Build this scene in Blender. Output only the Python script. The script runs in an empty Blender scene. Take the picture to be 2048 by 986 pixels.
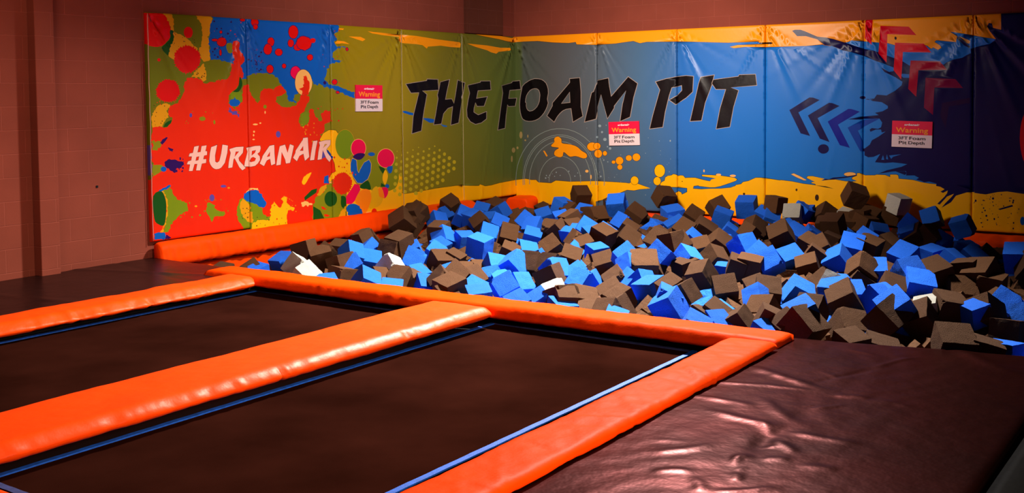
import bpy, bmesh, math, random
import numpy as np
from mathutils import Matrix, Vector, Quaternion, noise
from mathutils.geometry import delaunay_2d_cdt

SC = bpy.context.scene
COL = SC.collection
R = random.Random(11)

# ------------------------------------------------------------------ camera
CAMR, CAML, CAMF, CAMPY = ([[0.818862, -0.018388, 0.573696], [0.573901, 0.043859, -0.817749], [-0.010125, 0.998869, 0.046467]], [8.7372, -12.5329, 1.532], 2133.51, 288.15)
cam = bpy.data.objects.new('camera', bpy.data.cameras.new('camera')); COL.objects.link(cam)
M = Matrix(CAMR).to_4x4(); M.translation = Vector(CAML); cam.matrix_world = M
cam.data.sensor_width = 36; cam.data.lens = CAMF / 2048 * 36
cam.data.shift_y = -(493 - CAMPY) / 2048
cam.data.clip_start = .05; cam.data.clip_end = 60
SC.camera = cam

# ------------------------------------------------------------------ colour management, world, lamps and added fills
SC.view_settings.view_transform = 'Standard'; SC.view_settings.look = 'None'
SC.view_settings.gamma = 1; SC.view_settings.use_curve_mapping = False
SC.view_settings.exposure = 0.0
W = bpy.data.worlds.new('world'); SC.world = W; W.use_nodes = True
W.node_tree.nodes['Background'].inputs[0].default_value = (.5, .42, .4, 1)
W.node_tree.nodes['Background'].inputs[1].default_value = 0.006

def area_light(name, loc, target, size, power, color, spread=180, sy=None):
    d = bpy.data.lights.new(name, 'AREA'); d.energy = power; d.color = color
    d.shape = 'RECTANGLE'; d.size = size; d.size_y = sy or size; d.spread = math.radians(spread)
    o = bpy.data.objects.new(name, d); COL.objects.link(o); o.location = loc
    o.rotation_euler = (Vector(target) - Vector(loc)).to_track_quat('-Z', 'Y').to_euler()
    return o
area_light('lamp_over_pit', (4.2, -3.0, 4.7), (4.1, -5.6, 0), .5, 590, (1, .96, .90), 98)
area_light('fill_left_wall', (4.3, -5.0, 3.3), (0, -2.5, 1.35), .5, 44, (1, .89, .78), 78)  # added fill, no known fixture: brightens the left mural
area_light('fill_right_wall', (2.8, -3.8, 3.0), (2.8, 0, 1.15), .7, 78, (1, .86, .74), 96)  # added fill for the back wall and the cubes in front of it
area_light('lamp_side', (10.6, -9.6, 2.4), (4.3, -8.8, 0), .9, 52, (1, .74, .56), 60)
area_light('fill_dim_room', (3.0, -10.5, 4.0), (0, -8.5, 1.5), 1.5, 32, (1, .66, .50), 110)  # added fill that lifts the block wall on the left, not a known fixture

# ------------------------------------------------------------------ helpers
def lin(c):
    o = []
    for v in c:
        v /= 255
        o.append(v / 12.92 if v <= .04045 else ((v + .055) / 1.055) ** 2.4)
    return o

def tag(o, label=None, cat=None, group=None, kind=None):
    if label: o['label'] = label
    if cat: o['category'] = cat
    if group: o['group'] = group
    if kind: o['kind'] = kind
    return o

def empty(name, loc=(0, 0, 0)):
    o = bpy.data.objects.new(name, None); o.location = loc; COL.objects.link(o); return o

def link(name, me, mats=(), parent=None, smooth=False):
    for m in mats: me.materials.append(m)
    if smooth: me.polygons.foreach_set('use_smooth', [True] * len(me.polygons))
    o = bpy.data.objects.new(name, me); COL.objects.link(o)
    if parent is not None:
        o.parent = parent; o.matrix_parent_inverse = Matrix.Translation(-parent.location)
    return o

def mesh(name, V, F):
    me = bpy.data.meshes.new(name); me.from_pydata([tuple(v) for v in V], [], F); me.update(); return me

def box(name, lo, hi, mats=(), parent=None, bevel=0):
    bm = bmesh.new(); bmesh.ops.create_cube(bm, size=1)
    for v in bm.verts:
        v.co = Vector([lo[i] if v.co[i] < 0 else hi[i] for i in range(3)])
    if bevel: bmesh.ops.bevel(bm, geom=bm.edges[:], offset=bevel, segments=3, affect='EDGES', profile=.5)
    me = bpy.data.meshes.new(name); bm.to_mesh(me); bm.free()
    return link(name, me, mats, parent, smooth=False)

def material(name, rgb, rough=.5, spec=.5, coat=0, bump=None, vary=None, metal=0, tint=None):
    m = bpy.data.materials.new(name); m.use_nodes = True
    nt = m.node_tree; b = nt.nodes['Principled BSDF']
    b.inputs['Base Color'].default_value = (*rgb, 1); b.inputs['Roughness'].default_value = rough
    b.inputs['Specular IOR Level'].default_value = spec; b.inputs['Metallic'].default_value = metal
    if tint: b.inputs['Specular Tint'].default_value = (*tint, 1)
    b.inputs['Coat Weight'].default_value = coat; b.inputs['Coat Roughness'].default_value = .25
    tc = nt.nodes.new('ShaderNodeTexCoord')
    if vary:
        sc, amt = vary
        n = nt.nodes.new('ShaderNodeTexNoise'); n.inputs['Scale'].default_value = sc; n.inputs['Detail'].default_value = 4
        nt.links.new(tc.outputs['Object'], n.inputs['Vector'])
        mr = nt.nodes.new('ShaderNodeMapRange'); mr.inputs[1].default_value = .3; mr.inputs[2].default_value = .7
        mr.inputs[3].default_value = 1 - amt; mr.inputs[4].default_value = 1 + amt
        nt.links.new(n.outputs['Fac'], mr.inputs[0])
        mx = nt.nodes.new('ShaderNodeMix'); mx.data_type = 'RGBA'; mx.blend_type = 'MULTIPLY'; mx.inputs[0].default_value = 1
        mx.inputs[6].default_value = (*rgb, 1); nt.links.new(mr.outputs[0], mx.inputs[7]); nt.links.new(mx.outputs[2], b.inputs['Base Color'])
    if bump:
        sc, st, dist = bump
        n = nt.nodes.new('ShaderNodeTexNoise'); n.inputs['Scale'].default_value = sc; n.inputs['Detail'].default_value = 3
        nt.links.new(tc.outputs['Object'], n.inputs['Vector'])
        bp = nt.nodes.new('ShaderNodeBump'); bp.inputs['Strength'].default_value = st; bp.inputs['Distance'].default_value = dist
        nt.links.new(n.outputs['Fac'], bp.inputs['Height']); nt.links.new(bp.outputs[0], b.inputs['Normal'])
    return m

ORANGE = material('orange_vinyl', (.95, .060, .001), .44, .17, .0, (18, .25, .01), (3, .06), tint=(1, .62, .42))
BLACK_VINYL = material('black_vinyl', (.036, .0078, .0052), .30, .5, .0, (9, .35, .012), (2.2, .22), metal=.8, tint=(.42, .12, .07))
ORANGE_MATTE = material('orange_vinyl_matte', (.95, .052, .0006), .5, .02, .0, (18, .25, .01), (3, .06))
BLACK_VINYL_DULL = material('dull_black_vinyl', (.006, .005, .004), .6, .01, 0, (9, .3, .012), (2.2, .2))
MESH_MAT = material('woven_mat', (.021, .0048, .0028), .85, .0, 0, (260, .3, .002), (1.6, .35))
GAP_BLACK = material('black_cover', (.004, .003, .004), .7, .2)
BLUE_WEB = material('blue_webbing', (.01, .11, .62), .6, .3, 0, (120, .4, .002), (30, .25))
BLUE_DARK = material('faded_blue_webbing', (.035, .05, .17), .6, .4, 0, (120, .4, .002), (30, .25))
PIT_BLACK = material('pit_lining', (.008, .006, .006), .8, .2)

# block wall: painted masonry, running bond
def block_material(name, axis, off, rgb):
    m = bpy.data.materials.new(name); m.use_nodes = True; nt = m.node_tree; b = nt.nodes['Principled BSDF']
    g = nt.nodes.new('ShaderNodeNewGeometry'); sp = nt.nodes.new('ShaderNodeSeparateXYZ'); nt.links.new(g.outputs['Position'], sp.inputs[0])
    cb = nt.nodes.new('ShaderNodeCombineXYZ')
    a1 = nt.nodes.new('ShaderNodeMath'); a1.operation = 'ADD'; a1.inputs[1].default_value = off[0]
    nt.links.new(sp.outputs[axis], a1.inputs[0]); nt.links.new(a1.outputs[0], cb.inputs[0])
    a2 = nt.nodes.new('ShaderNodeMath'); a2.operation = 'ADD'; a2.inputs[1].default_value = off[1]
    nt.links.new(sp.outputs[2], a2.inputs[0]); nt.links.new(a2.outputs[0], cb.inputs[1])
    br = nt.nodes.new('ShaderNodeTexBrick'); br.inputs['Scale'].default_value = 1; br.inputs['Brick Width'].default_value = .4064
    br.inputs['Row Height'].default_value = .2032; br.inputs['Mortar Size'].default_value = .004; br.inputs['Mortar Smooth'].default_value = .6
    br.offset = .5; br.inputs['Bias'].default_value = 0
    br.inputs['Color1'].default_value = (*rgb, 1); br.inputs['Color2'].default_value = (*[v * .965 for v in rgb], 1)
    br.inputs['Mortar'].default_value = (*[min(1, v * 1.35 + .008) for v in rgb], 1)
    nt.links.new(cb.outputs[0], br.inputs['Vector'])
    n = nt.nodes.new('ShaderNodeTexNoise'); n.inputs['Scale'].default_value = 55; n.inputs['Detail'].default_value = 5; nt.links.new(cb.outputs[0], n.inputs['Vector'])
    n2 = nt.nodes.new('ShaderNodeTexNoise'); n2.inputs['Scale'].default_value = 1.7; n2.inputs['Detail'].default_value = 3; nt.links.new(cb.outputs[0], n2.inputs['Vector'])
    mr = nt.nodes.new('ShaderNodeMapRange'); mr.inputs[1].default_value = .3; mr.inputs[2].default_value = .7; mr.inputs[3].default_value = .9; mr.inputs[4].default_value = 1.1
    nt.links.new(n2.outputs['Fac'], mr.inputs[0])
    mx = nt.nodes.new('ShaderNodeMix'); mx.data_type = 'RGBA'; mx.blend_type = 'MULTIPLY'; mx.inputs[0].default_value = 1
    nt.links.new(br.outputs['Color'], mx.inputs[6]); nt.links.new(mr.outputs[0], mx.inputs[7]); nt.links.new(mx.outputs[2], b.inputs['Base Color'])
    hm = nt.nodes.new('ShaderNodeMath'); hm.operation = 'MULTIPLY_ADD'; hm.inputs[1].default_value = .12
    inv = nt.nodes.new('ShaderNodeMath'); inv.operation = 'SUBTRACT'; inv.inputs[0].default_value = 1; nt.links.new(br.outputs['Fac'], inv.inputs[1])
    nt.links.new(n.outputs['Fac'], hm.inputs[0]); nt.links.new(inv.outputs[0], hm.inputs[2])
    bp = nt.nodes.new('ShaderNodeBump'); bp.inputs['Strength'].default_value = .6; bp.inputs['Distance'].default_value = .007
    nt.links.new(hm.outputs[0], bp.inputs['Height']); nt.links.new(bp.outputs[0], b.inputs['Normal'])
    b.inputs['Roughness'].default_value = .85; b.inputs['Specular IOR Level'].default_value = .1
    return m
BROWN = (.225, .048, .028)
# courses: joint line at z = 2.0803 - k*.2032 ; upright joints at y = -6.797 + k*.4064
zoff = -(2.0803 - 20 * .2032)
BLOCK_L = block_material('painted_block_left', 1, (6.797 + .4064 * 10.5, zoff), BROWN)
BLOCK_R = block_material('painted_block_right', 0, (2.0, zoff), BROWN)
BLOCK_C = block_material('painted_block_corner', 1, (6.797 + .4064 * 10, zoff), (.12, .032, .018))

# ------------------------------------------------------------------ structure
def struct(o): o['kind'] = 'structure'; return o
CONC = material('dark_concrete', (.03, .025, .024), .8, .3, 0, None, (3, .2))
struct(box('floor', (-.3, -16, -1.05), (14, .3, -.95), [CONC]))
struct(box('wall_left', (-.3, -16, -.95), (0, 0.3, 5.2), [BLOCK_L]))
struct(box('wall_back', (0, 0, -.95), (14, .3, 5.2), [BLOCK_R]))
struct(box('wall_right', (14, -16, -.95), (14.3, .3, 5.2), [BLOCK_R]))
struct(box('wall_front', (-.3, -16.3, -.95), (14.3, -16, 5.2), [BLOCK_R]))
struct(box('ceiling', (-.3, -16.3, 5.2), (14.3, .3, 5.4), [material('ceiling_black', (.02, .018, .018), .9, .1)]))
struct(box('pilaster_left', (0, -7.355, -.95), (.11, -7.175, 5.2), [BLOCK_C if False else BLOCK_L], bevel=.006))
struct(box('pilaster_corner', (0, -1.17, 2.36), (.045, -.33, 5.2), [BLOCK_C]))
struct(box('wall_bolt', (0, -6.735, .715), (.006, -6.715, .735), [GAP_BLACK]))
struct(box('platform_left', (0.0, -16, -.95), (1.62, -6.18, -.045), [PIT_BLACK]))
struct(box('platform_right', (6.35, -16, -.95), (14, -6.12, -.045), [PIT_BLACK]))
struct(box('trampoline_court_base', (1.62, -16, -.95), (6.35, -6.22, -.16), [PIT_BLACK]))
struct(box('pit_front_beam', (1.62, -6.30, -.16), (6.40, -6.262, -.048), [PIT_BLACK]))
struct(box('pit_end_wall', (10.4, -6.16, -.95), (10.5, 0, -.0), [PIT_BLACK]))

# ------------------------------------------------------------------ mural wall mats
T = .05
PAL = dict(OR=(228, 38, 0), RD=(222, 8, 3), DG=(22, 76, 12), YE=(222, 150, 8), BL=(6, 88, 178), PK=(238, 4, 70), PU=(46, 10, 84), PU2=(92, 70, 150), OL=(132, 132, 8),
           CR=(250, 180, 92), OLG=(118, 138, 8), YB=(253, 178, 2), YB2=(232, 168, 4), OG=(255, 130, 6), DK=(60, 34, 12), HT=(190, 168, 26), YO=(250, 150, 8), RG=(128, 138, 132),
           TN=(160, 136, 84), ST=(140, 156, 162), NV=(9, 8, 66), LB=(30, 104, 186), CB=(4, 22, 132), CB2=(6, 58, 150), RA=(214, 0, 32), RA2=(160, 0, 40), RA3=(120, 0, 52), RA4=(34, 4, 54),
           OUT=(160, 140, 128), BK=(8, 3, 6), WH=(246, 186, 166))
def vinyl(name, rgb): return material('print_' + name.lower(), rgb, .36, .24, .0, (28, .10, .006))
PMAT = {k: vinyl(k, [v * .98 for v in lin(c)]) for k, c in PAL.items()}
def grad_material():
    m = bpy.data.materials.new('print_fade'); m.use_nodes = True; nt = m.node_tree; b = nt.nodes['Principled BSDF']
    g = nt.nodes.new('ShaderNodeNewGeometry'); sp = nt.nodes.new('ShaderNodeSeparateXYZ'); nt.links.new(g.outputs['Position'], sp.inputs[0])
    ad = nt.nodes.new('ShaderNodeMath'); ad.operation = 'ADD'; nt.links.new(sp.outputs[0], ad.inputs[0]); nt.links.new(sp.outputs[1], ad.inputs[1])
    st = [(-6.129, (104, 108, 4)), (-3.877, (124, 120, 6)), (-3.392, (146, 122, 8)), (-2.509, (148, 125, 14)), (-1.827, (125, 115, 22)), (-1.249, (108, 106, 28)), (-0.512, (92, 102, 36)), (-0.027, (84, 98, 46)), (0.12, (80, 92, 52)), (0.137, (78, 86, 78)), (0.66, (84, 84, 84)), (1.305, (82, 92, 100)), (1.993, (66, 98, 128)), (2.503, (52, 98, 150)), (2.56, (36, 98, 170)), (3.721, (22, 108, 190)), (5.333, (30, 110, 190))]
    lo, hi = st[0][0], st[-1][0]
    mr = nt.nodes.new('ShaderNodeMapRange'); mr.inputs[1].default_value = lo; mr.inputs[2].default_value = hi; nt.links.new(ad.outputs[0], mr.inputs[0])
    rp = nt.nodes.new('ShaderNodeValToRGB'); cr = rp.color_ramp
    while len(cr.elements) < len(st): cr.elements.new(.5)
    for e, (s, c) in zip(cr.elements, st): e.position = (s - lo) / (hi - lo)
    for e, (s, c) in zip(cr.elements, st): e.position = (s - lo) / (hi - lo); e.color = (*lin(c), 1)
    nt.links.new(mr.outputs[0], rp.inputs[0]); nt.links.new(rp.outputs[0], b.inputs['Base Color'])
    b.inputs['Roughness'].default_value = .36; b.inputs['Specular IOR Level'].default_value = .24
    return m
PMAT['GRAD'] = grad_material()
NAMES = list(PMAT)

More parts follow.
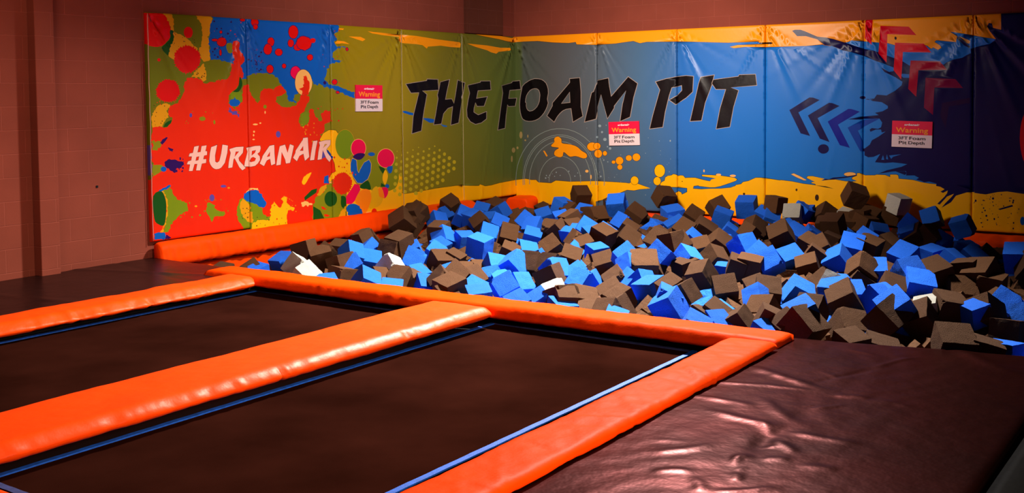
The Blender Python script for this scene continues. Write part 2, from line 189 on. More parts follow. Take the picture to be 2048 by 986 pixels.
MURAL = """OR -6096,1251 16,8 17,7 19,-9 17,3 19,0 16,-7 17,-6 15,-1 14,1 15,-1 12,13 9,15 20,7 9,15 7,12 3,13 5,12 -7,12 -20,-1 -8,12 -13,13 2,17 -5,14 10,14 2,16 7,14 11,12 18,3 15,7 17,9 19,2 19,3 5,15 5,15 20,8 7,14 8,16 9,14 8,16 13,14 5,16 -4,17 -11,17 12,17 3,16 7,15 25,10 -6,19 16,11 20,-1 19,2 19,3 19,-13 24,12 21,-6 16,-12 23,1 17,-11 10,-10 0,-15 17,-6 23,-3 21,6 20,12 22,1 19,0 19,-4 20,4 6,16 27,-1 6,16 15,-21 25,20 18,-6 20,1 20,3 16,9 8,15 16,10 10,13 -11,19 18,16 3,18 7,18 -6,20 1,18 31,9 0,16 13,15 -1,16 -8,15 6,18 -15,13 -2,16 2,16 -8,15 -3,16 5,16 2,15 -5,18 25,8 6,14 22,-4 18,14 11,-15 19,-8 11,-17 -15,-19 9,-17 -2,-18 7,-12 10,-11 8,-13 13,-10 10,-13 11,-12 2,-18 7,-17 -5,-19 -16,-8 -15,-9 -13,-10 -15,-10 5,-14 5,-15 12,-12 7,-14 4,-16 5,-17 4,-18 1,-18 -19,-2 -17,-3 -11,-14 -2,-14 -10,-12 -4,-14 -8,-13 -12,-14 -12,-13 -12,-13 -11,-14 -14,-15 -23,-2 -4,-18 -22,-4 -14,-11 -11,-14 4,-15 -4,-16 -1,-15 8,-13 -17,-19 24,-9 3,-14 21,-9 16,-14 14,-15 26,-5 14,-15 16,-14 21,-9 -10,16 -22,7 -11,17 -20,8 3,20 34,-6 7,17 11,12 15,10 11,17 4,18 4,18 -4,21 12,16 11,17 0,17 -4,16 1,17 12,15 5,16 24,-3 22,10 23,2 9,-16 -5,-18 8,-16 -4,-19 14,-15 8,-16 2,-17 17,-12 9,-16 24,-8 0,-22 17,-11 13,-14 12,15 15,14 10,16 -12,16 11,16 -2,16 5,16 5,16 19,7 15,10 10,13 21,0 21,-4 22,7 21,-3 24,-2 17,-7 7,-19 3,20 17,13 18,13 19,4 17,8 19,4 19,3 18,-13 20,-11 17,-14 -1,-15 23,-15 -16,-16 -16,-11 -22,-5 -13,-12 -25,-3 -24,-6 -26,0 -9,-16 6,-17 -18,-14 7,-18 20,-5 9,-15 22,-4 10,-14 23,-9 25,-6 27,1 24,-6 22,7 26,-8 20,14 23,2 24,2 25,8 4,22 16,15 21,11 11,16 1,18 6,17 8,17 2,17 24,10 28,0 13,-14 16,-12 10,-17 25,-5 10,-16 -4,-16 0,-17 -14,-16 -21,-13 -13,-18 -3,-15 -11,-13 -11,-13 -2,-16 -11,-18 -25,-7 -17,-12 -21,-8 9,-20 -15,-10 -3,-17 -7,-18 -3,-18 14,-17 12,-17 -3,-18 27,2 28,-3 21,20 29,-3 11,17 17,14 3,19 10,17 -2,17 -8,17 15,18 -14,17 -2,17 10,13 18,5 12,11 23,-11 23,-10 -14,-17 12,-15 8,-16 5,-21 18,-14 30,-9 0,-24 25,-11 22,1 19,7 -1,18 -9,16 -8,17 6,18 4,17 30,3 6,16 16,11 28,1 24,-15 29,3 6,-15 21,-12 -7,-18 7,-14 -15,-16 1,-19 -7,-17 -9,-17 -21,-2 -21,-5 -20,-5 -20,-5 -10,-17 4,-18 1,-18 -3,-18 -8,-16 -15,-12 -17,-9 -22,-5 -15,-11 27,-5 20,-16 29,-1 21,-16 28,-4 25,-10 27,-4 10,-18 -6,-20 8,-19 -3,-19 3,-19 9,-19 -13,-20 15,-19 10,-19 -6,-19 -1,-19 12,-19 10,-20 34,-10 5,-21 -6,-18 11,-19 -2,-18 -11,-17 -10,-16 -21,-9 -16,-13 -18,-11 -24,-6 -9,-17 -9,-16 -3,-18 -9,-17 -3,-18 20,-17 7,-21 4,-22 11,-20 34,-13 -1,-23 19,5 12,11 -5,-19 -10,-18 -4,-19 -1,-19 -21,-15 7,-22 -28,-12 0,-20 -19,-15 7,-22 -18,-15 0,-20 -5,-18 -20,-13 -23,-9 -17,-15 -31,-1 -18,-14 -20,-12 -24,-8 -32,2 -12,-21 -24,-7 -23,-1 -8,-18 -20,-4 4,-25 -24,-7 -22,-9 -14,-14 -20,-9 -6,-18 -21,-12 -14,-15 -1,-21 -6,-17 -15,-15 -15,-14 -14,-14 -1,-21 -15,-14 -9,-16 -10,-17 -27,-10 -26,13 -27,0 -26,11 -27,5 -26,2 -26,6 -26,1 -26,5 -26,5 -26,1 -26,0 -25,5 -26,-2 -25,5 -26,1 -25,13 -25,-10 -25,25 -25,-13 -25,-2 -25,11 -25,-10 -24,16 -25,-5 -24,13 -24,-1 -25,7 -24,10 -24,-9 -24,-1 -24,12 -24,4 -23,0 -24,7 -24,-12 -23,6 -24,13 -23,2 -23,6 -24,-3 -23,3 -23,9 -23,-1 -23,-1 -22,6 -23,4 -22,11 -23,-7 -23,1 -22,5 -22,6 -23,3 -22,-12 -22,-3 -22,17 -22,12 -22,-3 -22,-7 -21,8 -22,10 -22,-5 -21,4 -22,-5 -21,16 -21,-7 -22,2 -21,10 -21,-2 -21,5 -20,20 -21,-11 -21,6 -21,-4 -21,8 -20,1 -21,10 -20,-4 -21,-1 -20,0 -21,0 -19,11 -21,-3 -20,4 -20,5 -4,16 -2,17 4,17 -6,16 -7,16 -6,16 3,17 -3,16 -3,17 -5,16 -11,16 -5,16 0,17 -15,15 12,17 5,17 -4,17 1,17 3,17 1,17 -6,18 3,17 2,16 -5,18 6,16 -4,18 -2,17 13,16 -6,18 10,14 6,16 15,12 3,17 10,15 -2,20 9,14 15,13 13,13 6,16 6,17 5,16 15,13 3,17 7,15 -13,17 8,16 -6,16 13,15 -7,16 2,16 16,16 -18,14 -5,14 -8,15 -1,15 6,15 -2,17 2,17 -3,17 8,16 1,17 -1,17 -3,16 9,17 -13,17 8,17 -3,17 3,16 5,14 6,14 1,15 -1,14
RD -6223,2335 24,16 42,-4 47,-4 56,3 63,2 49,-3 27,-11 13,-17 11,-22 14,-28 12,-34 7,-32 2,-29 -1,-27 -8,-25 -15,-23 -20,-20 -24,-18 -27,-16 -30,-12 -31,-8 -34,-1 -34,3 -26,6 -13,6 -5,7 -7,15 -14,23 -17,29 -17,40 -21,61 -20,71
DG -5867,2190 11,3 16,-6 12,-14 5,-23 1,-29 -4,-29 -10,-26 -14,-25 -14,-24 -11,-31 -11,-30 -15,-14 -28,14 -33,30 -16,27 14,20 31,17 27,17 17,14 14,14 10,17 1,27 -4,31
YE -5933,2351 21,1 20,-1 20,-3 20,0 20,-2 0,-16 -2,-17 16,-13 -2,-16 -4,-17 8,-18 -12,-17 4,-17 2,-17 -6,-18 -12,11 -18,-1 -3,14 8,16 -13,12 -8,13 0,14 0,15 -25,5 4,17 -4,13 -11,9 -6,12 -17,6
YE -5823,2177 15,-6 15,-6 14,-9 19,1 17,-3 14,-9 16,-6 11,-13 28,8 6,-19 14,-10 15,-9 15,-10 6,-17 17,-8 6,-16 22,-5 15,-8 14,-10 -12,-27 22,-4 15,-10 -10,-17 21,-12 -3,-16 -21,1 -22,0 -20,-14 -21,3 -21,3 -20,-8 -21,5 -21,-7 -20,-4 -20,-3 -21,0 -21,2 -20,-7 -20,6 -20,-6 -20,-1 -14,7 -14,6 -13,7 -12,9 -5,12 5,12 1,13 16,12 -4,20 13,14 13,14 -6,18 22,11 2,16 10,15 -1,17 12,17 -11,17 -9,16
YE -5555,2358 21,1 20,1 21,-1 21,2 20,3 21,-3 20,-7 21,5 22,5 20,-3 -10,-15 10,-16 -8,-15 -3,-15 4,-18 -11,-12 -18,-10 3,-15 0,-15 -7,-16 -2,-15 9,-15 -12,-15 -5,-15 -25,-13 33,-20 -13,-14 1,-18 2,-17 4,-17 -8,-18 3,-18 6,-17 -2,-17 2,-16 -8,-15 13,-15 -6,-16 -3,-15 -18,-8 -19,-2 -19,-5 -20,-2 -8,12 -11,10 -9,12 -8,11 7,18 -14,13 -19,11 9,18 -2,17 2,16 29,11 -4,17 6,16 0,16 9,15 1,17 -1,17 10,17 -4,17 2,17 -10,17 8,17 -2,17 -9,13 4,17 -13,11 -9,13 -8,13 -21,6 4,20 -6,14
BL -5348,2361 23,0 22,-7 24,11 23,6 23,3 22,-12 23,-2 23,6 23,-3 24,7 23,-3 24,5 23,-3 25,8 23,-8 24,3 24,4 23,-3 24,-5 25,4 24,8 25,3 23,-12 26,12 24,2 25,0 24,-5 25,-3 24,-2 26,6 24,-7 25,3 25,-4 26,7 25,-5 26,5 25,-4 26,1 25,-3 28,13 24,-13 27,10 25,-6 26,-6 28,13 25,-8 27,-1 25,-7 27,0 27,1 29,14 25,-11 27,-1 27,-3 28,3 27,0 27,-3 27,1 27,2 28,1 27,-2 27,-7 28,4 29,5 27,-2 29,2 26,-11 29,3 28,4 28,-3 28,-3 -6,-16 13,-13 -8,-16 -7,-17 -1,-17 -11,-18 -28,-6 -19,-12 -13,-16 18,-13 13,-16 24,-9 -10,-17 -21,-7 -21,-8 -18,-9 17,-13 11,-16 14,-14 12,-15 27,10 29,-3 28,6 24,-3 23,0 24,0 -24,-13 -29,5 -30,8 -18,-31 -32,17 -23,-15 -14,-16 -24,-8 -17,-14 -15,-14 4,-16 -3,-16 -3,-17 24,-7 15,-22 29,0 29,2 23,-10 24,4 24,7 -22,-7 -22,-8 -13,-19 -29,3 -29,9 -22,-21 -29,5 -24,-10 -20,-10 -18,-12 7,-26 -30,-4 -16,-13 9,-16 -7,-16 -4,-16 -6,-17 -9,-15 -11,-14 -16,-13 18,-14 21,-13 21,-11 9,-21 25,-9 26,5 23,-13 26,5 24,-10 26,3 25,-10 26,-8 26,-10 27,-8 31,-2 20,-18 32,-1 24,-13 20,-2 23,5 17,-12 -11,-20 2,-21 8,-21 -30,0 -23,11 -28,2 -21,14 -26,6 -29,0 -20,16 -19,16 -30,-2 -24,9 -23,11 -25,6 -27,5 -17,19 -31,-3 -31,-3 -18,17 -23,9 -16,-7 -17,-7 -21,7 -6,19 -23,4 -17,9 -27,13 -16,-25 -24,2 -14,13 -25,-4 -14,11 0,16 -13,12 -6,12 -2,18 -17,14 0,19 -12,16 -19,10 -17,11 -4,20 -24,6 -15,-16 -24,-8 -9,-19 -21,-11 -20,-11 -19,-12 -11,-18 -30,-3 -10,-19 1,-19 7,-19 -2,-19 5,-19 4,-18 16,-15 8,-17 9,-16 -18,-15 -28,-1 -19,-12 7,-22 -21,-16 12,-16 22,-9 17,-13 -25,-6 -20,19 -24,-8 -22,8 -24,-3 -2,17 -21,14 10,18 2,17 -21,12 5,19 -7,16 -9,18 -26,9 -2,20 -27,6 2,25 -26,8 -9,17 1,14 -13,11 0,14 -18,9 -27,0 -8,20 -19,7 -24,8 -27,-5 -22,10 -24,6 -24,-3 -25,-4 -23,5 -24,0 -24,-2 -24,0 -23,-4 -21,0 -14,-12 -17,-7 -19,-4 -19,-8 11,-25 -28,-3 -20,0 -20,1 -20,-3 -21,1 -4,19 -21,12 3,21 -11,16 -19,13 -8,16 -4,19 -18,13 -12,15 -6,18 -20,1 -18,8 -21,0 -19,5 -18,10 -23,-6 -21,0 -16,14 -21,4 -21,-5 -21,2 -21,2 -20,-6 -21,0 2,15 -10,14 7,15 1,15 -8,14 -7,17 18,18 2,18 -11,17 -18,16 16,19 -6,17 -6,17 17,17 2,17 7,17 -4,17 1,17 -2,17 8,17 1,17 2,15 13,11 5,14 11,15 14,15 -18,16
OR -5191,1718 14,10 18,9 2,18 16,10 4,18 19,16 -9,19 3,18 12,14 9,16 5,17 -7,17 20,14 -1,16 -6,15 -10,15 4,17 -7,15 17,17 -13,15 -11,15 6,16 -1,15 15,11 1,16 10,13 20,3 20,7 17,-10 13,-13 5,-17 5,-18 -13,-18 6,-18 7,-12 6,-14 12,-10 15,-10 2,-16 17,-9 7,-17 0,-18 -3,-19 -15,-8 -13,-11 -14,-10 -17,-8 -1,-16 16,-11 10,-14 1,-16 7,-14 13,-16 -7,-19 4,-18 -17,-5 -11,-12 -19,-2 -5,-13 -11,-13 -5,-13 -3,-14 -8,-16 -15,-11 -7,-16 -17,-11 -20,-7 -17,-10 -17,-9 -5,-16 -13,-12 -16,-10 0,17 0,17 -17,16 0,17 -2,17 11,18 -19,15 5,17 6,18
YE -5475,1876 6,-15 -4,-17 18,-12 -10,-19 16,-13 2,-15 1,-15 3,-15 -6,-16 -2,-15 4,-15 -15,-5 -12,-9 -16,-2 -12,11 -10,12 -17,8 -7,15 -18,-2 -19,-11 -18,14 -19,-2 -18,0 11,14 19,9 -3,22 24,7 6,16 20,9 14,14 20,8 13,16 12,13
RD -5523,1913 13,-13 -11,-13 2,-14 -14,-10 7,-17 -28,-2 11,-23 -30,4 4,-24 -27,8 -5,-19 -18,3 -7,-26 -23,23 -13,-18 -15,8 -19,-21 -11,24 -19,-9 -12,11 -15,4 -11,9 -17,2 2,21 -21,0 2,17 -32,-1 21,23 -28,5 13,17 -15,11 15,14 -8,13 19,11 -15,15 15,10 -6,17 25,4 -8,21 25,-1 2,18 18,2 6,20 24,-14 8,24 19,-12 13,24 17,-18 17,9 14,-7 16,-1 11,-13 25,14 -2,-28 27,9 -6,-25 33,8 -5,-20 22,-5 -7,-17 14,-10 -8,-16 19,-11
RD -5597,2179 -3,-16 -7,-15 -10,-13 -14,-9 -15,-5 -16,0 -14,3 -13,9 -10,11 -6,15 -2,15 3,16 7,15 10,12 14,10 15,5 15,0 15,-3 13,-8 10,-12 6,-14
RD -5984,1900 -1,-5 -2,-4 -4,-3 -4,-3 -6,-1 -5,-1 -5,2 -5,2 -3,3 -2,5 -1,4 1,5 2,4 4,3 5,3 5,1 5,0 5,-1 5,-2 3,-4 3,-4
RD -5784,1599 13,-11 -12,-10 14,-15 -27,-4 11,-17 -28,1 12,-21 -22,1 4,-21 -23,7 -8,-11 -17,5 -6,-19 -18,17 -10,-18 -14,15 -13,-10 -10,14 -19,-18 -3,23 -18,-7 -5,14 -24,-9 9,24 -23,-3 4,16 -25,0 11,17 -21,6 21,15 -18,9 15,11 -22,12 17,9 1,11 17,6 -8,15 19,3 -7,18 19,0 3,14 20,-6 1,20 18,-7 7,18 15,-6 12,12 14,-14 14,14 11,-14 13,1 12,-5 19,6 3,-16 21,3 -6,-21 20,1 -8,-18 27,0 -17,-18 17,-6 -8,-13 15,-9
YE -6101,1360 13,10 -4,17 15,10 3,14 16,10 9,16 10,14 17,10 19,7 17,-4 12,12 15,3 19,2 18,-2 15,-10 18,-2 -2,-16 -8,-14 -17,-5 -4,-16 -15,-8 7,-11 6,-11 13,-8 -8,-15 5,-21 -24,-8 -10,-14 -7,-13 -14,-11 -4,-14 -11,-12 -1,-15 -18,1 -17,7 -17,-9 -18,3 -14,-1 -14,-4 -15,-1 -3,15 -3,16 5,16 -4,15 -5,16 1,16
DG -5975,1247 19,36 36,22 44,13 -9,-29 -46,-36
PU -4737,2324 -3,-14 -7,-14 -10,-11 -14,-8 -16,-5 -16,-1 -15,3 -13,8 -10,10 -6,12 -2,14 3,14 6,13 11,12 13,8 16,5 16,1 15,-3 14,-8 10,-10 6,-12
RD -4744,2323 -2,-13 -6,-12 -10,-10 -12,-7 -14,-5 -14,0 -13,3 -12,6 -9,9 -5,12 -2,12 3,13 6,12 9,10 12,8 14,4 14,1 13,-3 12,-6 9,-9 6,-12
PU -4748,2273 -2,-9 -4,-8 -7,-7 -9,-6 -11,-3 -11,0 -10,2 -8,5 -7,6 -4,8 -1,9 2,9 4,8 7,7 9,6 10,3 11,0 10,-2 9,-4 6,-7 4,-8
RD -4755,2273 -1,-8 -4,-7 -6,-6 -7,-5 -9,-2 -8,-1 -9,2 -7,4 -6,6 -3,7 -1,7 1,8 4,7 6,6 8,5 8,2 9,1 8,-2 7,-4 6,-6 3,-6
PU -4174,2243 -1,-14 -4,-13 -7,-13 -9,-11 -10,-10 -12,-8 -14,-6 -14,-3 -15,-1 -14,2 -13,5 -12,7 -10,9 -8,11 -6,12 -3,13 -1,13 2,14 4,13 6,13 8,11 11,10 12,8 14,6 14,4 15,0 14,-2 13,-4 12,-7 10,-9 8,-11 6,-12 4,-13
RD -4180,2243 -2,-14 -4,-12 -6,-12 -8,-11 -10,-9 -11,-7 -12,-6 -13,-2 -13,-1 -13,2 -12,4 -10,7 -10,8 -7,10 -5,12 -4,12 0,13 1,13 4,12 6,12 8,11 10,9 11,7 12,6 13,3 13,0 12,-2 12,-4 11,-6 10,-8 7,-11 6,-11 3,-12
PU -4242,2118 -2,-13 -6,-12 -10,-11 -12,-7 -14,-5 -15,0 -13,3 -12,7 -9,10 -5,12 -2,12 3,13 5,12 10,10 12,8 14,4 14,1 14,-3 12,-7 9,-10 5,-12
RD -4249,2117 -2,-11 -5,-11 -9,-9 -10,-7 -12,-4 -12,0 -12,3 -10,6 -8,8 -5,11 -1,11 2,12 5,11 9,9 10,7 12,4 12,0 12,-3 10,-6 8,-8 5,-11
PU -4126,2079 -3,-13 -8,-11 -13,-10 -15,-7 -18,-3 -18,-1 -18,3 -15,6 -12,9 -7,11 -2,12 3,12 8,11 12,10 15,7 18,4 18,0 18,-2 15,-6 12,-9 7,-11
RD -4133,2079 -3,-11 -7,-10 -11,-9 -14,-6 -16,-4 -16,0 -16,3 -14,5 -10,8 -7,9 -2,11 3,11 7,10 11,8 14,6 16,4 16,0 16,-2 14,-5 10,-8 7,-10
PU -4410,2014 -3,-12 -7,-11 -12,-9 -14,-7 -17,-4 -17,0 -16,3 -14,6 -11,8 -6,11 -3,12 3,12 8,11 11,9 14,7 17,4 17,0 16,-2 14,-6 11,-9 7,-11
RD -4417,2014 -2,-11 -7,-9 -10,-9 -13,-6 -14,-3 -16,0 -14,2 -13,6 -9,7 -6,10 -2,10 2,11 7,9 10,9 13,6 14,3 16,1 14,-3 13,-5 9,-8 6,-10
PU -4525,2122 -2,-14 -6,-13 -10,-12 -13,-8 -15,-5 -16,0 -14,3 -13,8 -9,11 -5,12 -2,14 2,14 7,14 10,11 12,8 15,5 16,1 14,-4 13,-7 9,-11 6,-13
RD -4531,2122 -2,-13 -6,-12 -9,-11 -11,-7 -13,-4 -13,-1 -13,4 -11,6 -8,10 -5,12 -2,13 3,13 5,12 9,10 11,7 13,5 13,0 13,-3 11,-7 8,-10 5,-11
PU -4561,2042 -3,-17 -7,-16 -12,-13 -15,-11 -17,-5 -18,-1 -17,5 -14,9 -10,13 -7,16 -2,17 3,17 7,16 12,14 14,10 18,6 18,0 16,-5 15,-9 11,-13 6,-15
RD -4567,2042 -3,-16 -7,-15 -11,-12 -13,-10 -15,-4 -15,-1 -15,4 -13,9 -10,12 -6,14 -1,16 2,16 7,15 11,13 13,9 15,5 15,0 15,-4 13,-8 10,-12 6,-15
PU -3953,1969 -3,-11 -6,-10 -10,-8 -13,-6 -14,-4 -15,0 -14,3 -12,5 -9,8 -6,10 -2,10 3,11 6,10 10,8 12,6 14,3 15,1 14,-3 13,-5 9,-8 6,-10
RD -3960,1968 -2,-9 -6,-8 -8,-8 -11,-5 -13,-3 -12,0 -13,2 -10,5 -8,7 -5,8 -2,9 2,10 6,8 8,7 11,6 12,3 13,0 12,-2 11,-5 8,-7 5,-8
PU -4542,1831 -3,-14 -7,-13 -10,-11 -13,-7 -16,-5 -16,0 -15,4 -13,8 -10,10 -6,13 -1,13 2,14 7,12 10,11 13,8 16,4 16,1 15,-4 13,-8 10,-10 6,-13
RD -4549,1830 -2,-12 -6,-12 -10,-9 -11,-7 -14,-4 -14,0 -13,3 -11,7 -9,9 -5,12 -2,12 2,13 6,11 10,10 11,7 14,3 14,1 13,-4 11,-6 9,-10 6,-11
PU -4365,1866 -2,-8 -4,-8 -6,-6 -9,-5 -9,-3 -10,0 -10,3 -8,4 -6,6 -3,8 -1,8 1,8 4,7 6,7 9,4 9,3 10,0 10,-2 8,-5 6,-6 4,-7
RD -4372,1866 -1,-7 -4,-7 -5,-5 -7,-4 -7,-2 -8,0 -7,2 -7,4 -5,5 -3,6 -1,7 1,7 4,6 5,5 7,4 7,2 8,0 8,-2 6,-3 5,-5 3,-7
PU -3580,1695 -2,-9 -5,-8 -9,-7 -12,-6 -12,-2 -13,0 -13,2 -11,5 -8,7 -6,9 -1,9 2,9 6,9 8,7 11,5 13,3 13,0 13,-3 11,-5 8,-7 6,-8
RD -3587,1695 -2,-7 -5,-8 -7,-6 -10,-4 -10,-2 -11,0 -11,2 -9,4 -7,6 -5,7 -1,8 2,8 5,7 7,6 9,4 11,3 11,0 11,-3 9,-4 7,-6 5,-7
PU -3548,1577 -1,-6 -5,-5 -6,-4 -8,-3 -8,-1 -9,0 -9,1 -7,3 -6,4 -4,5 -2,6 2,6 4,5 7,4 7,2 9,2 9,0 8,-2 8,-3 6,-4 4,-5
RD -3555,1577 -1,-4 -3,-4 -5,-3 -6,-2 -7,-1 -7,0 -7,1 -6,2 -5,3 -2,4 -1,4 1,4 3,3 5,3 6,2 7,1 7,0 7,-1 6,-2 4,-3 3,-4
PU -3385,2076 -1,-6 -3,-6 -5,-5 -7,-4 -8,-2 -8,-1 -8,2 -6,4 -5,5 -3,6 -1,6 1,6 4,6 5,5 6,4 8,2 9,1 7,-2 7,-4 5,-5 2,-5
RD -3392,2076 -1,-5 -3,-5 -3,-4 -5,-3 -6,-1 -6,0 -5,1 -5,3 -3,3 -3,5 0,5 1,5 2,5 4,4 5,3 5,1 6,0 5,-1 5,-3 4,-3 2,-5
PU -4915,2337 -2,-6 -6,-5 -8,-5 -10,-3 -10,-1 -11,-1 -10,1 -9,2 -8,3 -6,5 -2,6 3,6 5,6 8,4 10,3 10,2 11,0 10,0 10,-2 8,-4 5,-5
RD -4921,2337 -2,-4 -4,-4 -7,-3 -8,-3 -9,-2 -10,0 -10,0 -8,2 -6,3 -4,3 -1,4 1,5 4,3 7,4 8,2 10,2 9,1 10,-1 8,-2 6,-3 4,-3
PU -3976,2126 9,-8 -14,-6 12,-10 -17,-5 11,-12 -20,-1 11,-16 -27,1 -4,-8 -15,1 -3,-13 -18,4 -6,-7 -12,0 -13,-16 -14,15 -13,-10 -9,14 -13,-6 -7,8 -15,-4 -8,9 -15,2 1,8 -28,-6 10,18 -11,2 3,10 -9,5 2,7 -26,6 18,11 -12,9 21,6 -11,10 18,4 -14,13 22,2 -7,14 26,-3 1,9 12,2 3,17 20,-7 7,12 16,-7 11,12 13,-13 12,11 11,-12 13,4 6,-9 18,7 3,-11 22,6 1,-13 13,-2 1,-8 24,-1 -11,-15 11,-6 -11,-9 14,-6
RD -3985,2126 8,-7 -14,-6 10,-9 -15,-4 9,-11 -20,-1 12,-15 -21,1 -4,-8 -15,1 -3,-11 -15,3 -8,-8 -12,0 -9,-12 -13,13 -12,-8 -8,12 -13,-6 -7,7 -15,-4 -7,7 -11,2 1,11 -26,-6 9,13 -12,4 2,8 -9,5 3,8 -21,5 16,9 -11,7 20,6 -10,9 17,4 -13,12 20,2 -7,12 22,-2 1,10 12,2 2,13 18,-5 6,11 15,-7 10,10 12,-12 12,11 9,-10 12,3 6,-9 17,7 3,-11 20,6 2,-10 13,-2 1,-9 19,-1 -9,-11 10,-6 -12,-9 14,-6
RD -3911,2158 -2,-8 -6,-7 -8,-6 -10,-5 -12,-2 -12,-1 -11,2 -10,4 -8,5 -5,7 -1,8 2,7 5,7 8,6 10,5 12,2 12,1 11,-2 10,-4 8,-5 5,-7
PU -4152,1798 4,-7 -4,-6 4,-10 -8,-5 -1,-8 -7,-4 -1,-11 -10,0 -1,-8 -10,-2 -6,-8 -10,1 -7,-6 -7,3 -8,-9 -8,6 -8,-5 -9,6 -9,0 -4,5 -12,-3 -4,10 -7,3 -2,7 -8,2 -3,7 -10,5 4,8 -9,4 3,9 -5,7 5,7 -4,8 7,6 -1,6 3,7 1,9 8,4 -1,10 11,1 1,9 12,1 6,5 7,0 7,7 8,-2 8,7 9,-5 8,4 6,-5 11,6 6,-10 8,1 5,-7 11,1 1,-10 11,-1 -1,-11 7,-3 -1,-10 4,-5 0,-7 4,-7
PK -4159,1798 4,-7 -4,-6 4,-8 -8,-5 -1,-8 -7,-4 0,-8 -10,-1 -2,-9 -8,-1 -4,-7 -9,1 -6,-5 -8,3 -7,-7 -7,5 -8,-5 -7,4 -7,0 -6,6 -9,-3 -4,8 -6,2 -3,8 -7,2 -4,6 -7,4 3,8 -9,4 3,8 -4,6 5,7 -4,7 6,6 -1,7 3,6 0,8 8,3 0,9 10,1 1,9 9,0 6,5 8,0 5,6 8,-2 7,6 7,-4 8,4 6,-6 9,5 5,-8 8,1 4,-6 10,0 1,-9 10,0 -1,-9 7,-4 -1,-8 4,-5 0,-7 4,-6
PU -3760,1685 -1,-6 -3,-5 -5,-4 -6,-3 -7,-1 -7,0 -6,1 -6,3 -4,4 -3,5 -1,6 1,5 3,5 5,5 6,3 6,1 7,0 7,-1 6,-3 4,-4 3,-6
PU -4712,1852 -5,-4 -6,2 0,5 6,1
PU -4789,1878 -3,-7 -6,-3 -7,3 -2,6 2,7 7,3 7,-3
PU -4878,1833 -1,-3 -4,-1 -4,1 -2,3 2,3 4,1 4,-1
PU -4874,1925 -6,-10 -12,0 -6,9 6,10 12,0
PU -4693,1820 -4,-4 -8,2 0,4 8,2
PU -4777,1810 -3,-4 -6,2 1,4 5,1
PU -4793,2024 -2,-3 -5,-1 -4,1 -2,3 2,3 5,2 4,-2
PU -4777,1977 -3,-5 -6,-1 -6,1 -3,4 3,4 6,2 6,-1
PU -4787,1963 -5,-4 -7,2 0,4 8,2
PU -4764,1880 -4,-5 -9,-3 -9,2 -3,6 4,6 9,2 9,-2
PU -4697,2005 -8,-9 -14,0 -7,9 7,9 15,0
PU -4736,1811 -6,-8 -11,0 -6,8 6,8 12,0
PU -4739,1961 -6,-9 -13,-1 -6,9 7,10 12,0
PU -4704,1914 -7,-10 -13,0 -6,9 7,10 13,0
PU -4835,1843 -4,-4 -6,1 1,5 5,1
PU -4772,1866 -2,-4 -5,-2 -4,2 -2,4 2,4 5,1 4,-1
PU -4791,1911 -3,-5 -5,-3 -6,3 -3,5 3,6 6,2 6,-2
PU -4799,1916 -3,-4 -6,-2 -7,2 -3,3 3,4 7,2 7,-2
PU -4744,1800 -4,-4 -5,1 0,5 6,2
PU -4845,1912 -2,-7 -6,-2 -6,2 -2,6 2,7 6,3 6,-3
PU -4769,1829 -4,-6 -9,-2 -8,2 -3,5 3,6 9,2 8,-2
PU -4686,1897 -3,-5 -7,-3 -7,2 -3,6 3,5 7,2 7,-2
PU -4773,1806 -5,-4 -8,1 0,5 8,1
PU -4712,1823 -7,-10 -12,0 -6,10 6,10 13,0
PU -4771,1899 -7,-8 -12,0 -6,8 6,8 13,0
PU -4707,1898 -4,-3 -6,1 0,4 6,2
PU -5097,2306 -4,-6 -9,-3 -10,2 -4,5 4,6 10,3 10,-2
PU -5164,2060 -6,-8 -12,-1 -6,8 6,8 13,0
PU -5200,2093 -3,-4 -7,-2 -7,1 -3,5 3,4 7,2 7,-1
PU -5262,2035 -3,-6 -5,-3 -6,3 -2,6 2,6 6,3 6,-2
PU -5213,2147 -6,-8 -14,-1 -6,8 7,8 13,1
PU -5362,2133 -3,-3 -4,1 0,4 4,1
PU -5123,2118 -3,-5 -5,-2 -6,2 -2,5 3,4 5,2 6,-1
PU -5359,2188 -4,-4 -7,1 0,5 7,2
PU -5094,2060 -3,-4 -6,-2 -7,1 -2,4 3,4 6,2 7,-1
PU -5147,2034 -7,-11 -12,-1 -6,12 6,11 13,1
PU -5146,2186 -6,-12 -11,0 -6,11 6,11 12,0
PU -5320,2022 -7,-12 -13,0 -6,11 7,11 13,0
PU -5222,2129 -2,-7 -6,-3 -6,3 -3,6 3,6 6,3 6,-2
PU -5137,2186 -3,-7 -6,-3 -6,3 -3,6 3,7 6,3 7,-3
PU -5237,2097 -7,-11 -13,-1 -6,12 7,11 13,1
PU -5228,2234 -3,-6 -8,-2 -8,2 -3,5 3,6 8,3 8,-2
PU -5323,1961 -3,-5 -8,-3 -7,2 -3,6 3,5 8,2 7,-2
PU -5283,1943 -6,-11 -13,0 -6,10 6,11 13,0
PU -5227,2065 -2,-6 -7,-2 -6,2 -2,5 3,6 6,2 6,-2
PU -5311,2117 -2,-6 -5,-2 -5,2 -2,5 2,6 5,2 5,-2
PU -5347,1995 -3,-7 -7,-3 -7,3 -3,6 3,7 7,3 7,-3
PU -5312,2025 -4,-5 -9,-2 -9,2 -4,5 4,5 9,3 9,-2
PU -5287,2230 -5,-10 -10,0 -5,9 5,9 10,1
PU -5231,1985 -4,-4 -5,1 0,4 5,2
PU -5127,2159 -2,-4 -4,-2 -4,1 -2,4 2,4 4,2 4,-1
PU -5268,2252 -3,-4 -5,1 0,5 5,2
PU -5103,2318 -4,-5 -5,2 0,5 6,2
PU -5304,1999 -3,-3 -5,1 0,3 5,1
PU -5179,2172 -4,-4 -6,1 0,4 6,2
PU -5314,2303 -7,-9 -14,-1 -6,9 7,9 13,0
